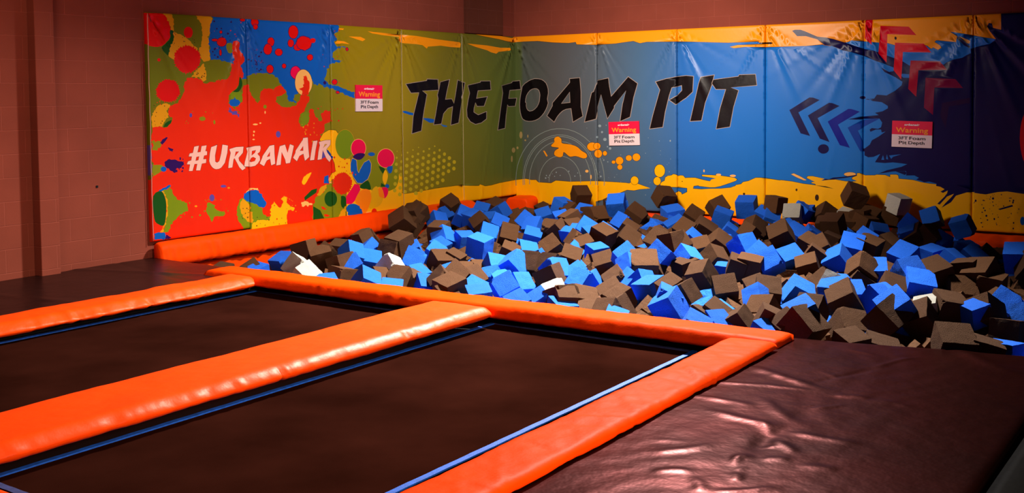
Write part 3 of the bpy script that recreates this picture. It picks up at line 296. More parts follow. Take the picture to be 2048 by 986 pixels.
PU -5173,2099 -3,-14 -8,-13 -13,-11 -16,-8 -18,-5 -19,0 -18,3 -15,7 -12,10 -8,13 -2,14 3,14 8,13 13,11 16,8 18,5 18,0 18,-3 16,-7 12,-10 8,-13
RD -5179,2099 -2,-13 -8,-12 -12,-10 -14,-7 -17,-4 -17,-1 -17,3 -14,7 -11,9 -6,11 -2,13 2,13 8,11 11,10 15,8 16,4 18,1 16,-3 14,-7 11,-9 7,-11
PU -5281,2115 -3,-6 -7,-5 -8,-3 -10,-3 -12,-1 -11,-1 -11,1 -10,2 -9,3 -6,4 -2,6 3,6 6,4 8,4 11,2 11,2 11,0 12,0 10,-2 8,-3 6,-4
RD -5287,2115 -2,-4 -5,-3 -7,-3 -9,-2 -11,-2 -11,0 -10,1 -9,1 -7,2 -5,3 -1,4 1,3 5,4 7,3 9,2 11,1 11,1 10,-1 10,-2 7,-2 4,-3
PU -5225,2198 -2,-8 -6,-7 -9,-4 -10,0 -8,3 -6,7 -2,7 3,8 6,7 8,4 10,1 9,-4 6,-6
RD -5231,2198 -1,-6 -5,-5 -6,-3 -7,-1 -6,3 -4,5 -2,6 2,6 4,5 7,3 7,0 6,-3 4,-4
PU -5241,1989 0,-10 -2,-8 -3,-8 -5,-6 -6,-4 -8,0 -6,4 -4,6 -2,7 -2,9 0,9 1,9 2,8 3,8 4,6 6,4 8,0 6,-3 4,-6 3,-8 1,-8
RD -5246,1989 -1,-9 -2,-8 -3,-7 -3,-5 -4,-2 -4,0 -3,2 -4,5 -2,6 -1,8 -1,9 1,9 2,8 3,6 3,5 4,3 4,0 4,-3 3,-4 2,-7 1,-8
OL -5171,2084 21,7 15,-1 14,4 19,-8 6,-13 -1,-15 0,-12 -5,-13 1,-13 8,-16 -17,-12 -12,-9 -17,1 -15,7 -12,12 -4,9 -6,8 -6,17 -2,17 3,17
BK -3984,1689 -3,-27 -7,-26 -12,-24 -15,-22 -19,-18 -21,-14 -23,-10 -25,-5 -24,0 -25,5 -22,10 -20,15 -17,18 -14,21 -10,24 -6,26 -1,26 3,27 7,25 11,24 15,22 18,18 21,15 23,10 24,5 25,1 24,-5 23,-10 21,-14 17,-18 14,-22 10,-24 6,-26
CR -3989,1689 -3,-26 -7,-26 -11,-24 -15,-21 -18,-18 -21,-14 -22,-9 -23,-5 -24,0 -23,5 -21,10 -20,14 -16,18 -14,21 -10,23 -5,25 -2,26 3,26 7,25 11,24 15,21 17,18 20,14 23,10 23,5 23,0 23,-4 22,-10 20,-13 17,-18 14,-21 10,-24 6,-25
OR -4116,1755 21,3 19,7 11,-14 8,-16 -1,-17 17,-11 13,-11 2,-17 -2,-19 -1,-19 -4,-20 -8,-18 -4,-20 -2,-19 -9,-19 -22,11 -24,-18 -22,11 -23,-3 1,17 7,17 -4,17 -48,19 53,15 22,11 -14,19 22,11 -3,17 1,16 -8,17 12,17
OLG -5148,1568 15,10 14,10 23,-6 16,8 21,7 21,-2 21,-1 19,-10 21,-8 -19,-15 12,-17 3,-17 -4,-17 2,-16 -8,-16 -19,2 -16,7 -11,18 -23,2 -22,3 -19,-1 -18,6 -19,0 -8,17 12,20
DG -5022,1739 11,3 11,-11 8,-16 7,-18 4,-22 -3,-23 -12,-24 -19,-23 -21,-16 -27,-5 -29,2 -14,7 12,9 27,14 22,20 11,35 6,41
OLG -4165,1334 18,13 29,1 18,14 32,3 2,-20 11,-13 5,-19 4,-20 -8,-19 -5,-19 -5,-19 -27,-2 -14,-20 -25,-5 -26,2 -11,13 -7,15 19,18 -20,21 11,18 -1,19
BL -5148,1503 19,7 13,2 13,0 15,22 10,-23 12,-3 11,-3 13,-1 10,-7 13,-11 2,-13 -8,-15 -15,-11 -13,1 -11,-6 -15,-4 -16,2 -12,0 -13,0 -16,3 -12,5 -6,9 -4,14 2,19
PU2 -5170,1425 17,1 12,-9 2,-19 17,-13 19,2 16,6 28,-9 -3,-23 18,-3 17,-6 -10,-15 4,-16 -17,9 -8,20 -24,0 -21,4 -23,-4 -9,20 -18,5 -18,4 -6,15 21,16
PU2 -5637,1357 -1,-5 -2,-6 -3,-4 -4,-4 -5,-1 -4,0 -5,2 -4,3 -3,5 -1,5 -1,6 1,6 2,6 3,4 4,3 5,2 5,0 4,-2 4,-3 3,-5 2,-6
OL -5471,1319 -2,-6 -4,-5 -8,-4 -10,-3 -10,-2 -12,0 -10,2 -10,4 -7,5 -4,5 -2,6 2,6 5,6 7,4 10,3 11,2 11,-1 11,-2 9,-3 7,-5 5,-6
OL -5351,1282 -1,-6 -1,-6 -3,-4 -3,-4 -4,-1 -4,0 -3,2 -4,3 -2,5 -1,5 -1,6 1,7 2,5 2,5 4,3 3,2 4,-1 4,-1 3,-4 2,-5 2,-5
OL -4659,1428 4,-3 -4,-1 2,-3 -3,-1 1,-3 -4,0 1,-3 -3,0 0,-3 -4,2 0,-4 -4,2 -1,-3 -3,1 -2,-2 -3,2 -2,-3 -2,2 -3,0 -1,2 -4,-1 0,3 -4,-1 1,4 -4,0 1,3 -5,0 2,3 -4,1 2,2 -1,2 2,2 -4,3 4,1 0,2 3,1 -2,3 4,0 -1,4 4,-1 -1,4 3,0 1,3 4,-3 1,4 3,-2 2,2 2,-1 3,3 2,-5 3,4 1,-5 4,2 1,-2 3,0 -1,-4 4,0 -1,-3 3,0 -1,-3 3,-1 -1,-2 1,-2
PU2 -4474,1126 -2,-10 -4,-9 -6,-7 -8,-5 -9,-3 -9,1 -8,3 -8,6 -6,7 -3,10 -1,10 1,10 4,9 6,7 8,5 9,3 9,-1 9,-3 7,-6 6,-7 4,-10
CR -4784,1243 -2,-3 -4,-2 -6,-2 -8,-1 -9,-1 -9,1 -9,1 -8,1 -6,2 -4,3 -1,3 1,2 4,2 6,2 8,1 9,1 10,-1 9,-1 8,-1 6,-2 4,-3
CR -4737,1255 -5,-6 -10,-2 -10,3 -4,6 4,5 11,3 10,-3
CR -4825,1166 -2,-4 -3,-4 -5,-2 -5,0 -5,3 -3,3 -1,5 1,5 4,4 5,2 5,-1 4,-2 4,-4
CR -4835,1130 -3,-9 -6,-3 -7,4 -2,9 3,9 6,3 7,-4
CR -4829,1085 -5,-5 -11,-2 -12,3 -5,5 5,5 12,1 12,-2
CR -4673,1368 -3,-11 -7,-5 -7,5 -2,12 3,11 7,5 6,-5
OL -6109,898 17,-6 18,-3 19,1 18,-2 19,0 18,-5 14,-11 12,-13 17,-7 -19,-5 -16,-9 -13,-14 -18,-6 -15,-11 -20,-5 -15,-10 -18,-5 -17,-9 12,17 -14,17 0,18 -2,17 2,17 -11,18
PU2 -6191,1059 17,4 15,8 18,2 14,8 18,2 4,-16 -8,-16 -1,-16 -8,-16 12,-17 -2,-16 4,-17 -1,-16 -11,-16 4,-16 2,-17 7,-17 0,-16 -6,-16 2,-16 0,-17 -7,-16 -7,-15 -15,-12 -5,-16 -7,-16 -7,-15 -10,-14 -9,15 0,16 -3,16 0,17 -19,13 2,17 0,16 -4,17 6,16 1,17 5,16 1,17 -4,16 0,17 2,16 -3,17 -4,17 -2,16 8,16 11,16
PU -5972,909 12,10 17,5 11,11 20,3 19,-9 20,1 20,0 17,-4 15,-10 17,-6 18,-2 16,-1 13,-6 11,-10 -1,-20 -22,-9 -7,-17 -15,-4 -16,-4 -19,9 -13,-11 -5,-12 -4,-14 -9,-11 -15,8 -11,11 -17,4 -13,9 -9,16 -21,4 -13,11 -12,15 2,17
BL -5948,842 -2,-7 -4,-6 -6,-5 -8,-4 -9,-1 -10,0 -9,3 -8,4 -6,6 -3,7 -2,7 2,7 4,6 6,6 8,3 10,1 9,0 9,-3 8,-4 6,-6 4,-7
PU -5934,1061 17,-10 17,-8 20,-6 18,-7 -12,-12 -5,-15 -10,12 -20,3 -7,15 -13,10 8,11
OL -6100,1123 18,6 15,-22 19,11 17,3 17,-5 9,-11 -2,-15 10,-11 -11,-13 -8,-14 -28,-2 2,-21 -20,0 -20,5 -20,-2 -1,16 6,15 11,14 -8,16 -9,15
PU -6014,1102 13,11 9,14 14,10 17,5 16,10 20,-3 -8,-11 -9,-11 -10,-10 -9,-10 -15,-12 -12,-13 -15,8
BL -6024,628 17,3 17,6 16,8 21,-2 14,11 17,6 16,8 0,16 -22,2 -17,-8 -16,-11 -19,-3 -20,-4 -14,-12 -21,-1 -5,-13
OLG -5997,630 11,14 17,2 25,-8 12,12 9,16 17,4 -8,-19 24,-14 3,-17 1,-18 11,-14 9,-15 20,-10 5,-17 10,-15 20,-2 19,-6 17,-12 21,-2 16,-14 20,-2 1,-18 2,-17 6,-17 1,-18 0,-17 -23,5 -17,-8 -19,-4 -13,-15 -21,2 -13,-11 -14,-8 -13,-10 -9,-14 -17,-6 -15,-7 -12,-11 2,-17 -27,-5 -1,-16 4,-19 -18,-9 -7,-13 -7,-14 -18,3 -19,-1 -18,4 6,16 3,16 14,14 -5,18 8,16 4,16 9,14 -1,17 4,16 3,16 3,16 8,15 2,16 -7,16 5,15 7,16 -9,16 5,15 -6,16 0,19 -10,16 -9,15 -12,16 -10,15
YE -6013,631 20,4 13,-16 1,-15 17,-12 -10,-19 15,-12 13,-13 0,-16 0,-16 0,-16 5,-16 -11,-14 2,-16 3,-16 0,-17 0,-17 0,-16 -11,-14 -15,-13 6,-19 -8,-14 8,-20 -16,-13 -11,-14 -12,-13 10,-21 -9,-15 -20,3 -19,2 12,11 15,11 7,14 4,17 14,11 0,16 18,12 -11,18 8,14 -8,17 5,15 10,13 4,15 16,15 -23,17 13,15 0,15 -12,16 3,16 -4,17 -16,15 2,18 -16,15 10,20 -22,13
DG -6106,592 26,31 36,11 31,-3 20,-18 16,-33 11,-37 5,-38 0,-42 -3,-42 -5,-45 -8,-45 -13,-30 -22,-6 -26,9 -23,14 -17,11 -14,16 -9,33 -8,67 -4,83
BL -6108,225 17,7 19,3 19,3 16,-7 17,-3 17,2 16,-4 9,-13 1,-14 1,-13 4,-14 -12,-7 -10,-9 -19,6 -17,8 -19,-2 -18,4 -19,-4 -18,6 -1,17 5,17
PU -5971,205 17,-7 14,-11 15,-9 15,-10 -16,-6 -16,-5 -21,6 -15,-9 -1,18 5,16
OLG -5470,471 20,2 15,-4 12,-8 14,-7 11,-9 21,-4 -5,-16 -1,-14 13,-10 15,-7 4,-13 19,0 14,-12 21,0 18,-8 18,7 8,-16 3,-13 -10,-15 -19,-9 -15,5 -15,-3 -19,2 -18,6 -16,-3 -15,3 -12,-7 -5,-11 -5,-13 -6,-12 -10,-12 -12,13 -4,13 -8,12 -2,13 -9,11 -11,13 -11,12 -7,17 -13,17 11,16 -3,13 15,11 -10,14 7,12
PU2 -5379,514 -2,-10 -4,-9 -6,-7 -8,-5 -8,-2 -9,1 -9,4 -7,6 -6,8 -3,9 -1,10 1,10 4,9 6,7 8,4 9,3 9,-1 8,-4 8,-6 5,-8 4,-9
PU2 -5227,620 -1,-4 -5,-3 -7,-3 -9,-1 -10,0 -11,0 -10,2 -9,3 -6,4 -5,4 -1,4 2,3 4,4 7,2 9,1 10,1 11,-1 10,-2 9,-3 7,-3 4,-4
YE -5167,127 -2,-6 -5,-5 -7,-1 -8,0 -7,4 -4,5 -2,7 2,5 5,5 7,2 8,-1 7,-4 5,-5
YE -5597,448 -2,-4 -5,-3 -6,-1 -8,1 -6,2 -5,4 -1,4 2,4 4,3 7,1 7,0 7,-3 4,-3
YE -5179,599 -5,-5 -12,-1 -13,3 -5,6 6,5 12,2 12,-4
CR -4969,535 13,11 17,7 15,8 12,13 21,2 22,-2 22,-2 22,-5 23,2 2,-18 19,-10 -22,4 -22,5 -22,0 -21,15 -23,-11 -20,-5 -19,-5 -17,-9
OLG -5025,484 20,-11 22,-5 24,-1 19,-14 24,-3 21,-7 25,-4 10,-19 22,-8 11,-18 19,-9 17,-13 18,-11 21,-8 8,-16 -6,-15 5,-16 3,-15 12,-15 24,-2 10,-18 21,-6 23,0 23,4 -1,-15 -6,-14 -6,-14 -24,-1 -26,7 -21,-13 -22,-10 -29,22 -22,-9 -24,0 -23,-1 -23,-5 -23,0 -2,-17 -6,-16 -5,-17 -7,-16 -5,-16 5,-19 -24,-3 -23,13 -24,2 1,22 -27,10 -13,15 -7,19 -17,14 -6,18 -16,14 -15,15 -8,17 -7,17 7,18 -19,17 4,17 7,18 -12,16 14,12 -5,19 11,13 9,14 5,16 9,13 -1,18 22,7
YE -5014,475 19,-11 15,-14 20,-11 17,-13 14,-16 22,-9 2,-16 12,-15 -5,-17 -22,-19 42,-13 -4,-16 0,-18 3,-17 -4,-17 17,-18 -14,-17 1,-17 -18,9 -21,2 -17,12 -21,2 -11,18 -15,15 -20,11 -17,14 3,19 -18,16 -7,17 1,19 -9,17 -5,15 2,15 5,14 -1,15 10,15 17,12
BL -4991,511 -4,16 19,-2 14,5 9,9 14,5 14,4 20,-5 15,9 21,-2 20,1 19,2 16,-9 18,-2 7,-13 5,-14 16,-8 21,-8 -1,-17 8,-16 16,-14 6,-19 18,-15 8,-13 3,-15 -9,-8 2,-12 -14,-4 -6,-10 -13,-1 -12,-3 -13,9 -18,2 -23,6 -13,16 -15,11 -17,8 -15,0 -9,9 -20,6 -22,8 -16,5 -15,8 -21,0 -12,14 -11,8 -12,7 -8,14 1,14
YB -4904,96 -4,20 16,14 0,19 3,18 -1,18 11,16 15,9 24,-4 14,12 14,11 23,-3 24,-2 25,0 24,-6 24,-6 25,2 25,-3 -7,19 13,15 11,16 -19,21 21,14 -20,21 14,16 13,15 -5,19 17,11 18,11 7,18 11,-18 16,-16 15,-16 14,-17 28,-12 19,17 3,18 16,15 6,17 -17,16 -18,14 16,8 13,10 19,4 24,-4 23,-8 -7,-17 0,-19 -6,-17 12,-13 17,-11 15,-13 14,-12 21,-9 23,-6 21,-9 -8,-16 -11,-14 -21,-1 -19,17 -22,-4 -21,1 -2,-18 -7,-17 -11,-16 0,-19 -1,-19 9,-20 -5,-19 6,-20 2,-19 -8,-19 -23,-2 -24,3 -14,16 -9,17 -22,-6 -25,3 2,-16 -5,-14 -10,-13 -24,-1 -25,8 -22,-10 -24,3 -25,5 -22,-6 -24,2 -23,-5 -23,3 -24,4 -24,3 -23,1 -23,-4 -22,-5 -23,2
YB -4170,578 -2,12 7,9 7,13 6,14 9,11 11,11 21,3 11,13 20,6 19,5 13,7 16,0 11,1 1,-5 -6,-10 -10,-9 -5,-11 -11,-13 -11,-13 -12,-10 -9,-13 -8,-10 -10,-10 -8,-8 -9,-9 -15,-9 -16,2 -14,9
OL -3769,530 23,-3 19,11 23,-3 22,-18 -10,-21 8,-18 4,-20 30,-2 17,-19 25,-8 25,-9 20,-15 25,-9 21,-14 28,-5 4,-21 21,-20 -22,-20 -2,-20 13,-21 -1,-20 -1,-20 7,-21 -2,-20 1,-21 13,-21 0,-20 -12,-20 0,-20 6,-21 -27,-3 -29,5 -27,2 -29,9 -26,-14 -28,6 -27,1 -26,-10 -28,3 -27,3 -28,15 -26,-8 -27,5 -28,2 -27,-5 -27,5 -28,10 -27,1 -27,13 -26,-10 -2,19 4,19 3,18 -16,21 13,18 6,19 0,19 -5,19 -3,20 -2,19 1,19 8,18 24,6 6,18 -7,22 12,16 16,15 28,1 8,25 29,0 21,9 31,-2 11,21 4,17 33,4 -10,24 1,18
DG -4138,413 114,73 88,11 -14,-45 -126,-53 -51,-23
DG -4004,301 112,-56 74,-118 -1,-42 -178,19
DG -3620,350 -2,-16 -5,-15 -9,-14 -12,-12 -14,-10 -16,-7 -18,-4 -19,-2 -18,2 -19,5 -17,7 -15,10 -14,12 -11,14 -7,16 -5,16 -1,16 2,16 5,15 9,14 11,12 14,10 16,7 18,4 18,2 19,-2 18,-4 18,-8 15,-9 14,-13 11,-14 8,-15 5,-16
DG -3476,300 -2,-19 -6,-17 -8,-14 -10,-9 -12,-5 -12,1 -12,7 -10,11 -7,15 -5,18 -1,20 2,19 5,17 9,14 10,9 12,5 12,-2 12,-6 10,-11 7,-16 5,-18
YE -3938,433 23,10 7,19 5,19 16,14 15,15 22,5 24,4 20,10 24,2 -7,-18 6,-21 -27,-13 0,-20 -27,-3 -11,-19 -20,-10 -16,-14 -29,-1 -22,5
CR -4182,363 27,-1 25,9 28,-6 22,-7 17,-17 27,0 20,-11 -7,-13 -18,1 -23,3 -20,-19 -27,24 -21,-9 -21,-10 -24,10 4,15 -12,16
BL -3818,626 23,0 20,5 21,5 2,-20 1,-20 -4,-19 5,-20 7,-19 -26,3 -26,5 -25,-3 -10,18 9,16 -5,17 8,16
CR -3742,602 18,15 15,16 21,12 21,15 29,-2 29,1 -16,-15 -14,-17 -25,-8 -17,-14 -15,-15 -7,-18 -3,-18 2,-19 -20,7 -19,-4 1,16 -2,16 -6,17
OR -3878,290 23,-7 25,-6 15,-19 26,-4 -10,-10 -16,-2 -26,8 -25,11 -4,15
OR -3829,197 22,-6 24,0 20,-14 24,-2 -14,-13 -27,-1 -27,3 -23,15
BK -3887,1047 57,68 84,32 29,7 96,-9 41,-43 -25,-56 -21,-87 31,-89 91,-59 115,-6 4,-150 38,-92 62,-71 245,-75 138,24 102,-67 137,12 79,40 40,143 73,-19 4,-205 30,-32 625,23 414,2 499,-38 19,20 125,-37 140,2 212,18 387,12 14,0 163,23 100,-13 81,3 39,-31 212,-3 78,39 231,-8 410,24 326,-3 143,-3 51,-5 36,25 107,-28 69,-20 106,-34 -159,-22 -88,-20 -105,3 -103,-42 0,-55 -238,-44 -142,-38 -1,-143 -341,-84 -998,-54 -385,38 -1539,47 -946,131 -289,44 -289,47 0,323 -196,168 -82,-38 33,92 78,39 -13,87 -29,66 -122,51
YB -3882,1046 56,67 82,31 28,6 93,-9 38,-40 -25,-54 -21,-88 32,-90 93,-61 112,-6 4,-147 39,-93 63,-73 248,-76 137,24 102,-66 141,12 81,41 39,140 63,-16 4,-204 33,-35 629,23 414,2 503,-39 17,20 122,-36 141,1 212,19 386,12 15,0 162,23 100,-13 79,3 39,-31 215,-4 78,39 230,-7 410,24 326,-3 142,-3 53,-5 35,24 105,-27 69,-20 104,-29 -156,-19 -87,-20 -106,3 -106,-43 -1,-55 -234,-43 -146,-39 -1,-143 -336,-83 -998,-54 -386,39 -1538,46 -946,131 -288,44 -285,46 0,321 -201,171 -78,-38 33,86 79,39 -14,89 -29,69 -122,50
BK 1974,378 -2,-17 -8,-16 -11,-13 -15,-10 -17,-5 -18,-1 -17,4 -15,9 -11,12 -8,16 -2,16 2,17 8,16 12,13 15,10 17,6 18,0 17,-4 14,-9 12,-12 7,-15
YB 1970,378 -3,-16 -6,-15 -11,-12 -14,-9 -16,-5 -16,-1 -16,4 -14,8 -11,11 -6,15 -3,15 3,16 7,15 11,12 14,10 15,5 17,0 15,-4 14,-8 11,-11 7,-15
YE -3318,967 -3,-31 -9,-31 -14,-28 -18,-25 -22,-20 -26,-16 -28,-10 -29,-5 -30,2 -29,8 -27,13 -24,18 -20,22 -17,27 -12,28 -7,31 -2,31 4,31 8,30 14,28 17,25 22,20 25,16 28,11 29,5 29,-1 29,-7 28,-13 24,-18 22,-22 17,-26 12,-29 7,-32
OLG -3322,968 -3,-32 -9,-30 -14,-28 -18,-24 -22,-20 -25,-15 -27,-10 -28,-5 -28,2 -28,7 -26,13 -24,18 -20,22 -16,25 -12,29 -7,30 -1,31 3,31 8,29 13,28 18,24 21,20 25,16 26,10 28,5 29,-1 28,-7 26,-12 24,-17 21,-22 17,-26 12,-29 7,-31
OL -3329,798 11,16 19,4 35,-1 67,-10 83,-17 66,-7 27,14 10,23 15,18 25,3 31,-4 46,-5 75,6 92,4 77,-22 52,-71 37,-99 21,-86 0,-59 -17,-46 -22,-35 -22,-22 -26,-11 -33,-8 -44,-9 -51,-6 -46,3 -36,20 -31,29 -35,17 -46,-11 -49,-22 -43,-3 -26,35 -20,55 -34,55 -69,48 -83,47 -59,44 -17,43 6,40
CR -3128,913 -3,-20 -7,-19 -11,-18 -14,-15 -18,-13 -21,-10 -23,-6 -23,-3 -25,2 -23,5 -22,8 -20,12 -17,15 -13,17 -10,18 -6,19 -2,20 3,20 7,19 10,17 15,16 17,13 21,10 22,6 24,3 24,-1 23,-5 23,-8 20,-12 17,-14 14,-17 10,-19 6,-20
PK -3136,914 -2,-20 -7,-18 -11,-17 -14,-15 -17,-12 -19,-9 -21,-6 -22,-2 -23,1 -21,5 -21,8 -19,11 -16,14 -13,16 -9,17 -6,19 -1,19 2,19 7,18 10,17 14,14 16,13 20,9 20,6 22,3 23,-1 22,-5 21,-8 19,-10 16,-14 13,-16 10,-18 6,-19
PU -3353,828 20,12 34,13 36,7 41,0 42,-5 28,-9 2,-14 -14,-16 -18,-14 -19,-11 -24,-7 -23,-4 -23,2 -22,5 -20,8 -20,10 -17,11
CR -3364,811 72,-29 13,-122 19,-30 21,40 69,76 90,32 39,-52 -6,-94 -53,-90 -104,-46 -86,13 -65,74 -44,83 2,80
BL -3362,806 65,-27 13,-119 24,-36 26,44 68,76 84,29 36,-48 -6,-92 -53,-88 -100,-45 -82,12 -64,73 -43,82 2,78
BL -2978,833 -2,-6 -8,-6 -11,-4 -15,-3 -17,-1 -17,1 -16,3 -15,4 -11,6 -7,6 -2,7 2,6 8,5 11,5 15,3 16,1 17,-1 17,-3 15,-4 11,-6 7,-6
CR -2615,765 -3,-22 -9,-21 -14,-19 -18,-17 -23,-13 -26,-10 -28,-7 -30,-2 -29,2 -30,6 -27,10 -25,13 -21,16 -17,18 -13,20 -7,22 -3,21 4,22 8,20 13,19 18,17 22,13 26,11 28,6 29,3 30,-1 29,-6 28,-9 26,-13 22,-16 17,-19 13,-20 8,-22
PK -2623,765 -3,-21 -8,-20 -14,-18 -17,-16 -22,-13 -24,-9 -27,-6 -28,-2 -29,1 -27,6 -26,9 -24,13 -20,15 -16,17 -12,20 -8,20 -2,21 3,21 9,19 12,18 18,16 21,13 24,10 26,6 28,2 28,-1 28,-5 26,-9 24,-12 21,-16 17,-17 12,-20 8,-21
DG -2915,688 86,-23 34,-25 -36,-56 -51,50
BL -2759,661 23,10 36,3 29,-1 12,-2 5,-6 0,-10 -2,-19 -7,-22 -10,-17 -16,-10 -20,-4 -17,5 -17,21 -15,29
YB -2786,633 16,-13 16,-27 10,-27 -1,-24 -8,-24 -10,-21 -11,-21 -12,-17 -13,-6 -16,12 -16,24 -10,25 -2,24 4,24 8,22 13,22 16,20
DG -3231,479 35,21 49,22 42,5 29,-28 21,-46 6,-34 -14,-8 -29,4 -32,7 -38,6 -41,8 -29,9 -12,10 0,12
DG -2868,481 51,-27 35,-26 -96,7
BL -2721,429 -2,-7 -4,-7 -8,-5 -9,-3 -11,-1 -11,1 -10,3 -9,4 -7,6 -4,7 -2,8 2,7 5,6 7,5 9,4 11,1 11,-1 10,-3 9,-4 7,-7 5,-7
PK -2852,421 24,5 35,-3 28,-8 15,-13 8,-18 2,-18 -4,-20 -11,-21 -13,-16 -17,-12 -20,-9 -15,2 -8,18 -4,27 -4,27 -9,23 -9,22
OG -2930,404 15,16 24,9 22,0 16,-16 15,-26 11,-26 9,-27 6,-28 -5,-16 -25,1 -36,12 -28,18 -16,26 -9,32
OR -3384,513 15,-14 -26,-8 17,-17 -17,-7 7,-19 -28,3 17,-29 -27,5 3,-23 -32,17 -3,-20 -21,12 -5,-28 -20,20 -13,-12 -15,10 -17,-20 -12,20 -16,-2 -7,19 -27,-16 0,24 -24,-4 8,25 -20,2 -4,14 -18,6 14,18 -34,6 19,16 -22,12 28,11 -29,16 32,7 -25,20 28,3 -6,17 19,4 -10,23 31,-9 1,17 18,-1 7,15 20,-10 8,17 18,-13 11,16 15,-12 16,12 13,-11 17,4 9,-16 18,2 5,-16 18,-2 2,-16 19,-3 5,-13 20,-6 -15,-19 26,-7 -7,-15 5,-12
PK -3337,504 82,-17 23,-59 -59,-64 -51,-63 -49,-30 -80,7 -1,90 69,62
YB2 -3023,412 29,23 31,11 25,-6 14,-32 7,-49 11,-38 24,-15 29,-5 15,-10 -4,-23 -18,-30 -31,-24 -54,-18 -67,-12 -51,0 -24,17 -10,30 3,36 15,48 27,55
OG -3333,300 9,28 23,31 27,27 30,20 35,15 35,8 36,0 35,-9 29,-16 18,-26 11,-33 2,-36 -10,-36 -20,-38 -23,-37 -28,-38 -32,-37 -26,-20 -13,8 -8,25 -11,27 -19,25 -23,26 -22,24 -23,21 -23,19
BL -3464,244 13,13 20,10 24,5 30,0 17,1 17,-5 17,-4 16,-6 16,-7 14,-9 23,-5 6,-16 3,-14 19,-8 15,-8 0,-12 10,-20 -2,-19 -5,-11 -11,-8 -3,-16 -23,-1 -20,0 -13,-8 -21,2 -21,1 -25,5 -24,7 -24,-1 -15,16 -11,9 -13,9 -19,8 4,14 7,13 -18,8 -6,20 -2,20
OR -2950,132 -2,-13 -6,-11 -9,-9 -11,-6 -13,-3 -13,1 -12,5 -11,9 -8,10 -5,13 -2,13 2,13 6,11 9,10 11,6 12,2 14,-1 12,-5 11,-8 8,-11 5,-12
DG -3556,375 19,5 29,-5 23,-11 10,-18 4,-23 0,-22 -2,-23 -6,-22 -9,-10 -14,8 -18,19 -14,22 -13,28 -10,31
YE -3480,257 1,-19 -5,-17 12,-19 -18,-16 8,-19 -5,-18 3,-20 -18,-14 -2,-19 -12,-16 -26,2 -25,2 -26,13 -25,-6 7,18 19,14 -7,23 12,17 16,15 3,20 19,10 15,14 33,0 -1,26
CR -3131,155 67,-6 16,-71 -101,10
DK -5674,2122 -2,-3 -4,1 0,4 4,1
DK -5809,2164 -2,-3 -3,-2 -4,1 -1,4 2,4 3,2 4,-2
DK -5766,2035 -2,-3 -5,1 1,4 4,1
DK -5692,2085 -4,-4 -7,2 0,4 7,2
DK -5578,2105 -1,-4 -4,-1 -3,1 -2,4 2,3 3,2 4,-2
DK -5812,2065 -2,-3 -4,-2 -3,2 -1,3 1,3 4,2 3,-2
DK -5823,2051 -3,-4 -4,1 0,4 4,1
DK -5575,2079 -2,-4 -3,-2 -4,2 -2,4 2,4 4,2 4,-2
DK -5598,2115 -3,-5 -5,2 0,5 5,2
DK -5800,2149 -1,-3 -4,-2 -5,1 -1,3 2,3 4,1 4,-1
DK -5704,2086 -1,-3 -5,-1 -4,1 -2,3 2,3 4,2 5,-1
DK -5719,2123 -3,-4 -5,1 0,5 5,2
DK -5554,1787 -4,-3 -5,1 0,4 6,1
DK -5520,1732 -3,-4 -5,2 0,5 5,1
DK -5538,1773 -2,-4 -5,-2 -5,2 -2,3 2,4 5,2 5,-2
DK -5554,1807 -3,-5 -5,2 0,5 5,2
DK -5467,1745 -2,-4 -6,-1 -5,1 -2,4 2,4 6,1 5,-1
DK -5491,1752 -2,-4 -4,-1 -3,1 -2,4 2,4 4,2 3,-2
DK -5554,1765 -2,-5 -6,-2 -5,2 -2,5 2,5 6,2 5,-2
DK -5544,1779 -4,-3 -7,1 0,4 7,2
DK -5458,1772 -3,-4 -6,-2 -6,2 -2,4 3,4 6,2 5,-2
DK -5496,1736 -2,-6 -6,-2 -5,2 -3,6 3,6 6,3 5,-3
DK -5980,1309 -1,-5 -4,-1 -4,1 -1,5 1,4 4,2 4,-2
DK -5948,1454 -2,-3 -4,-2 -4,2 -2,4 2,3 4,2 4,-2
DK -5993,1289 -2,-3 -4,-2 -5,2 -2,3 2,3 5,1 4,-1
DK -6052,1358 -1,-3 -4,-1 -3,1 -1,3 1,3 4,2 3,-2
DK -6057,1408 -2,-2 -3,1 1,3 3,1
DK -6065,1310 -2,-2 -4,-1 -4,1 -2,3 2,2 4,1 5,-1
DK -6066,1461 -1,-4 -4,-1 -4,1 -1,4 1,5 4,1 4,-2
DK -6060,1275 -3,-4 -4,2 1,5 4,1
DK -5947,1357 -3,-4 -4,2 0,4 4,1
DK -5951,1328 -3,-4 -4,2 0,4 4,2
DK -6041,1393 -2,-3 -5,-2 -4,2 -2,3 2,3 4,1 5,-1
DK -6078,1405 -3,-3 -3,1 0,4 3,1
DK -4923,319 -2,-3 -6,-1 -5,2 -2,4 2,3 6,1 5,-2
DK -4946,324 -3,-3 -3,2 0,3 3,1
DK -4931,353 -3,-5 -6,3 0,6 6,1
DK -4973,316 -2,-4 -5,-2 -5,3 -2,4 2,5 5,1 5,-2
DK -4960,274 -3,-3 -5,2 0,3 5,1
DK -4941,266 -2,-4 -6,-1 -5,2 -2,4 2,4 6,1 5,-2
DK -4931,271 -2,-3 -5,2 0,3 5,1
DK -5002,304 -3,-2 -4,1 0,3 4,1
DK -4949,366 -3,-6 -6,-1 -6,3 -2,5 3,5 6,2 6,-3
DK -4914,253 -4,-4 -5,2 0,6 6,1
DK -4940,272 -2,-5 -5,-2 -5,3 -2,5 2,5 5,2 5,-3
DK -4983,307 -2,-2 -4,1 0,3 4,1
DK -5014,268 -2,-4 -4,-1 -5,2 -1,4 2,4 4,1 5,-2
DK -4945,348 -3,-2 -4,1 0,3 4,1
DK -5006,370 -1,-4 -5,-2 -4,2 -1,5 2,4 4,1 4,-2
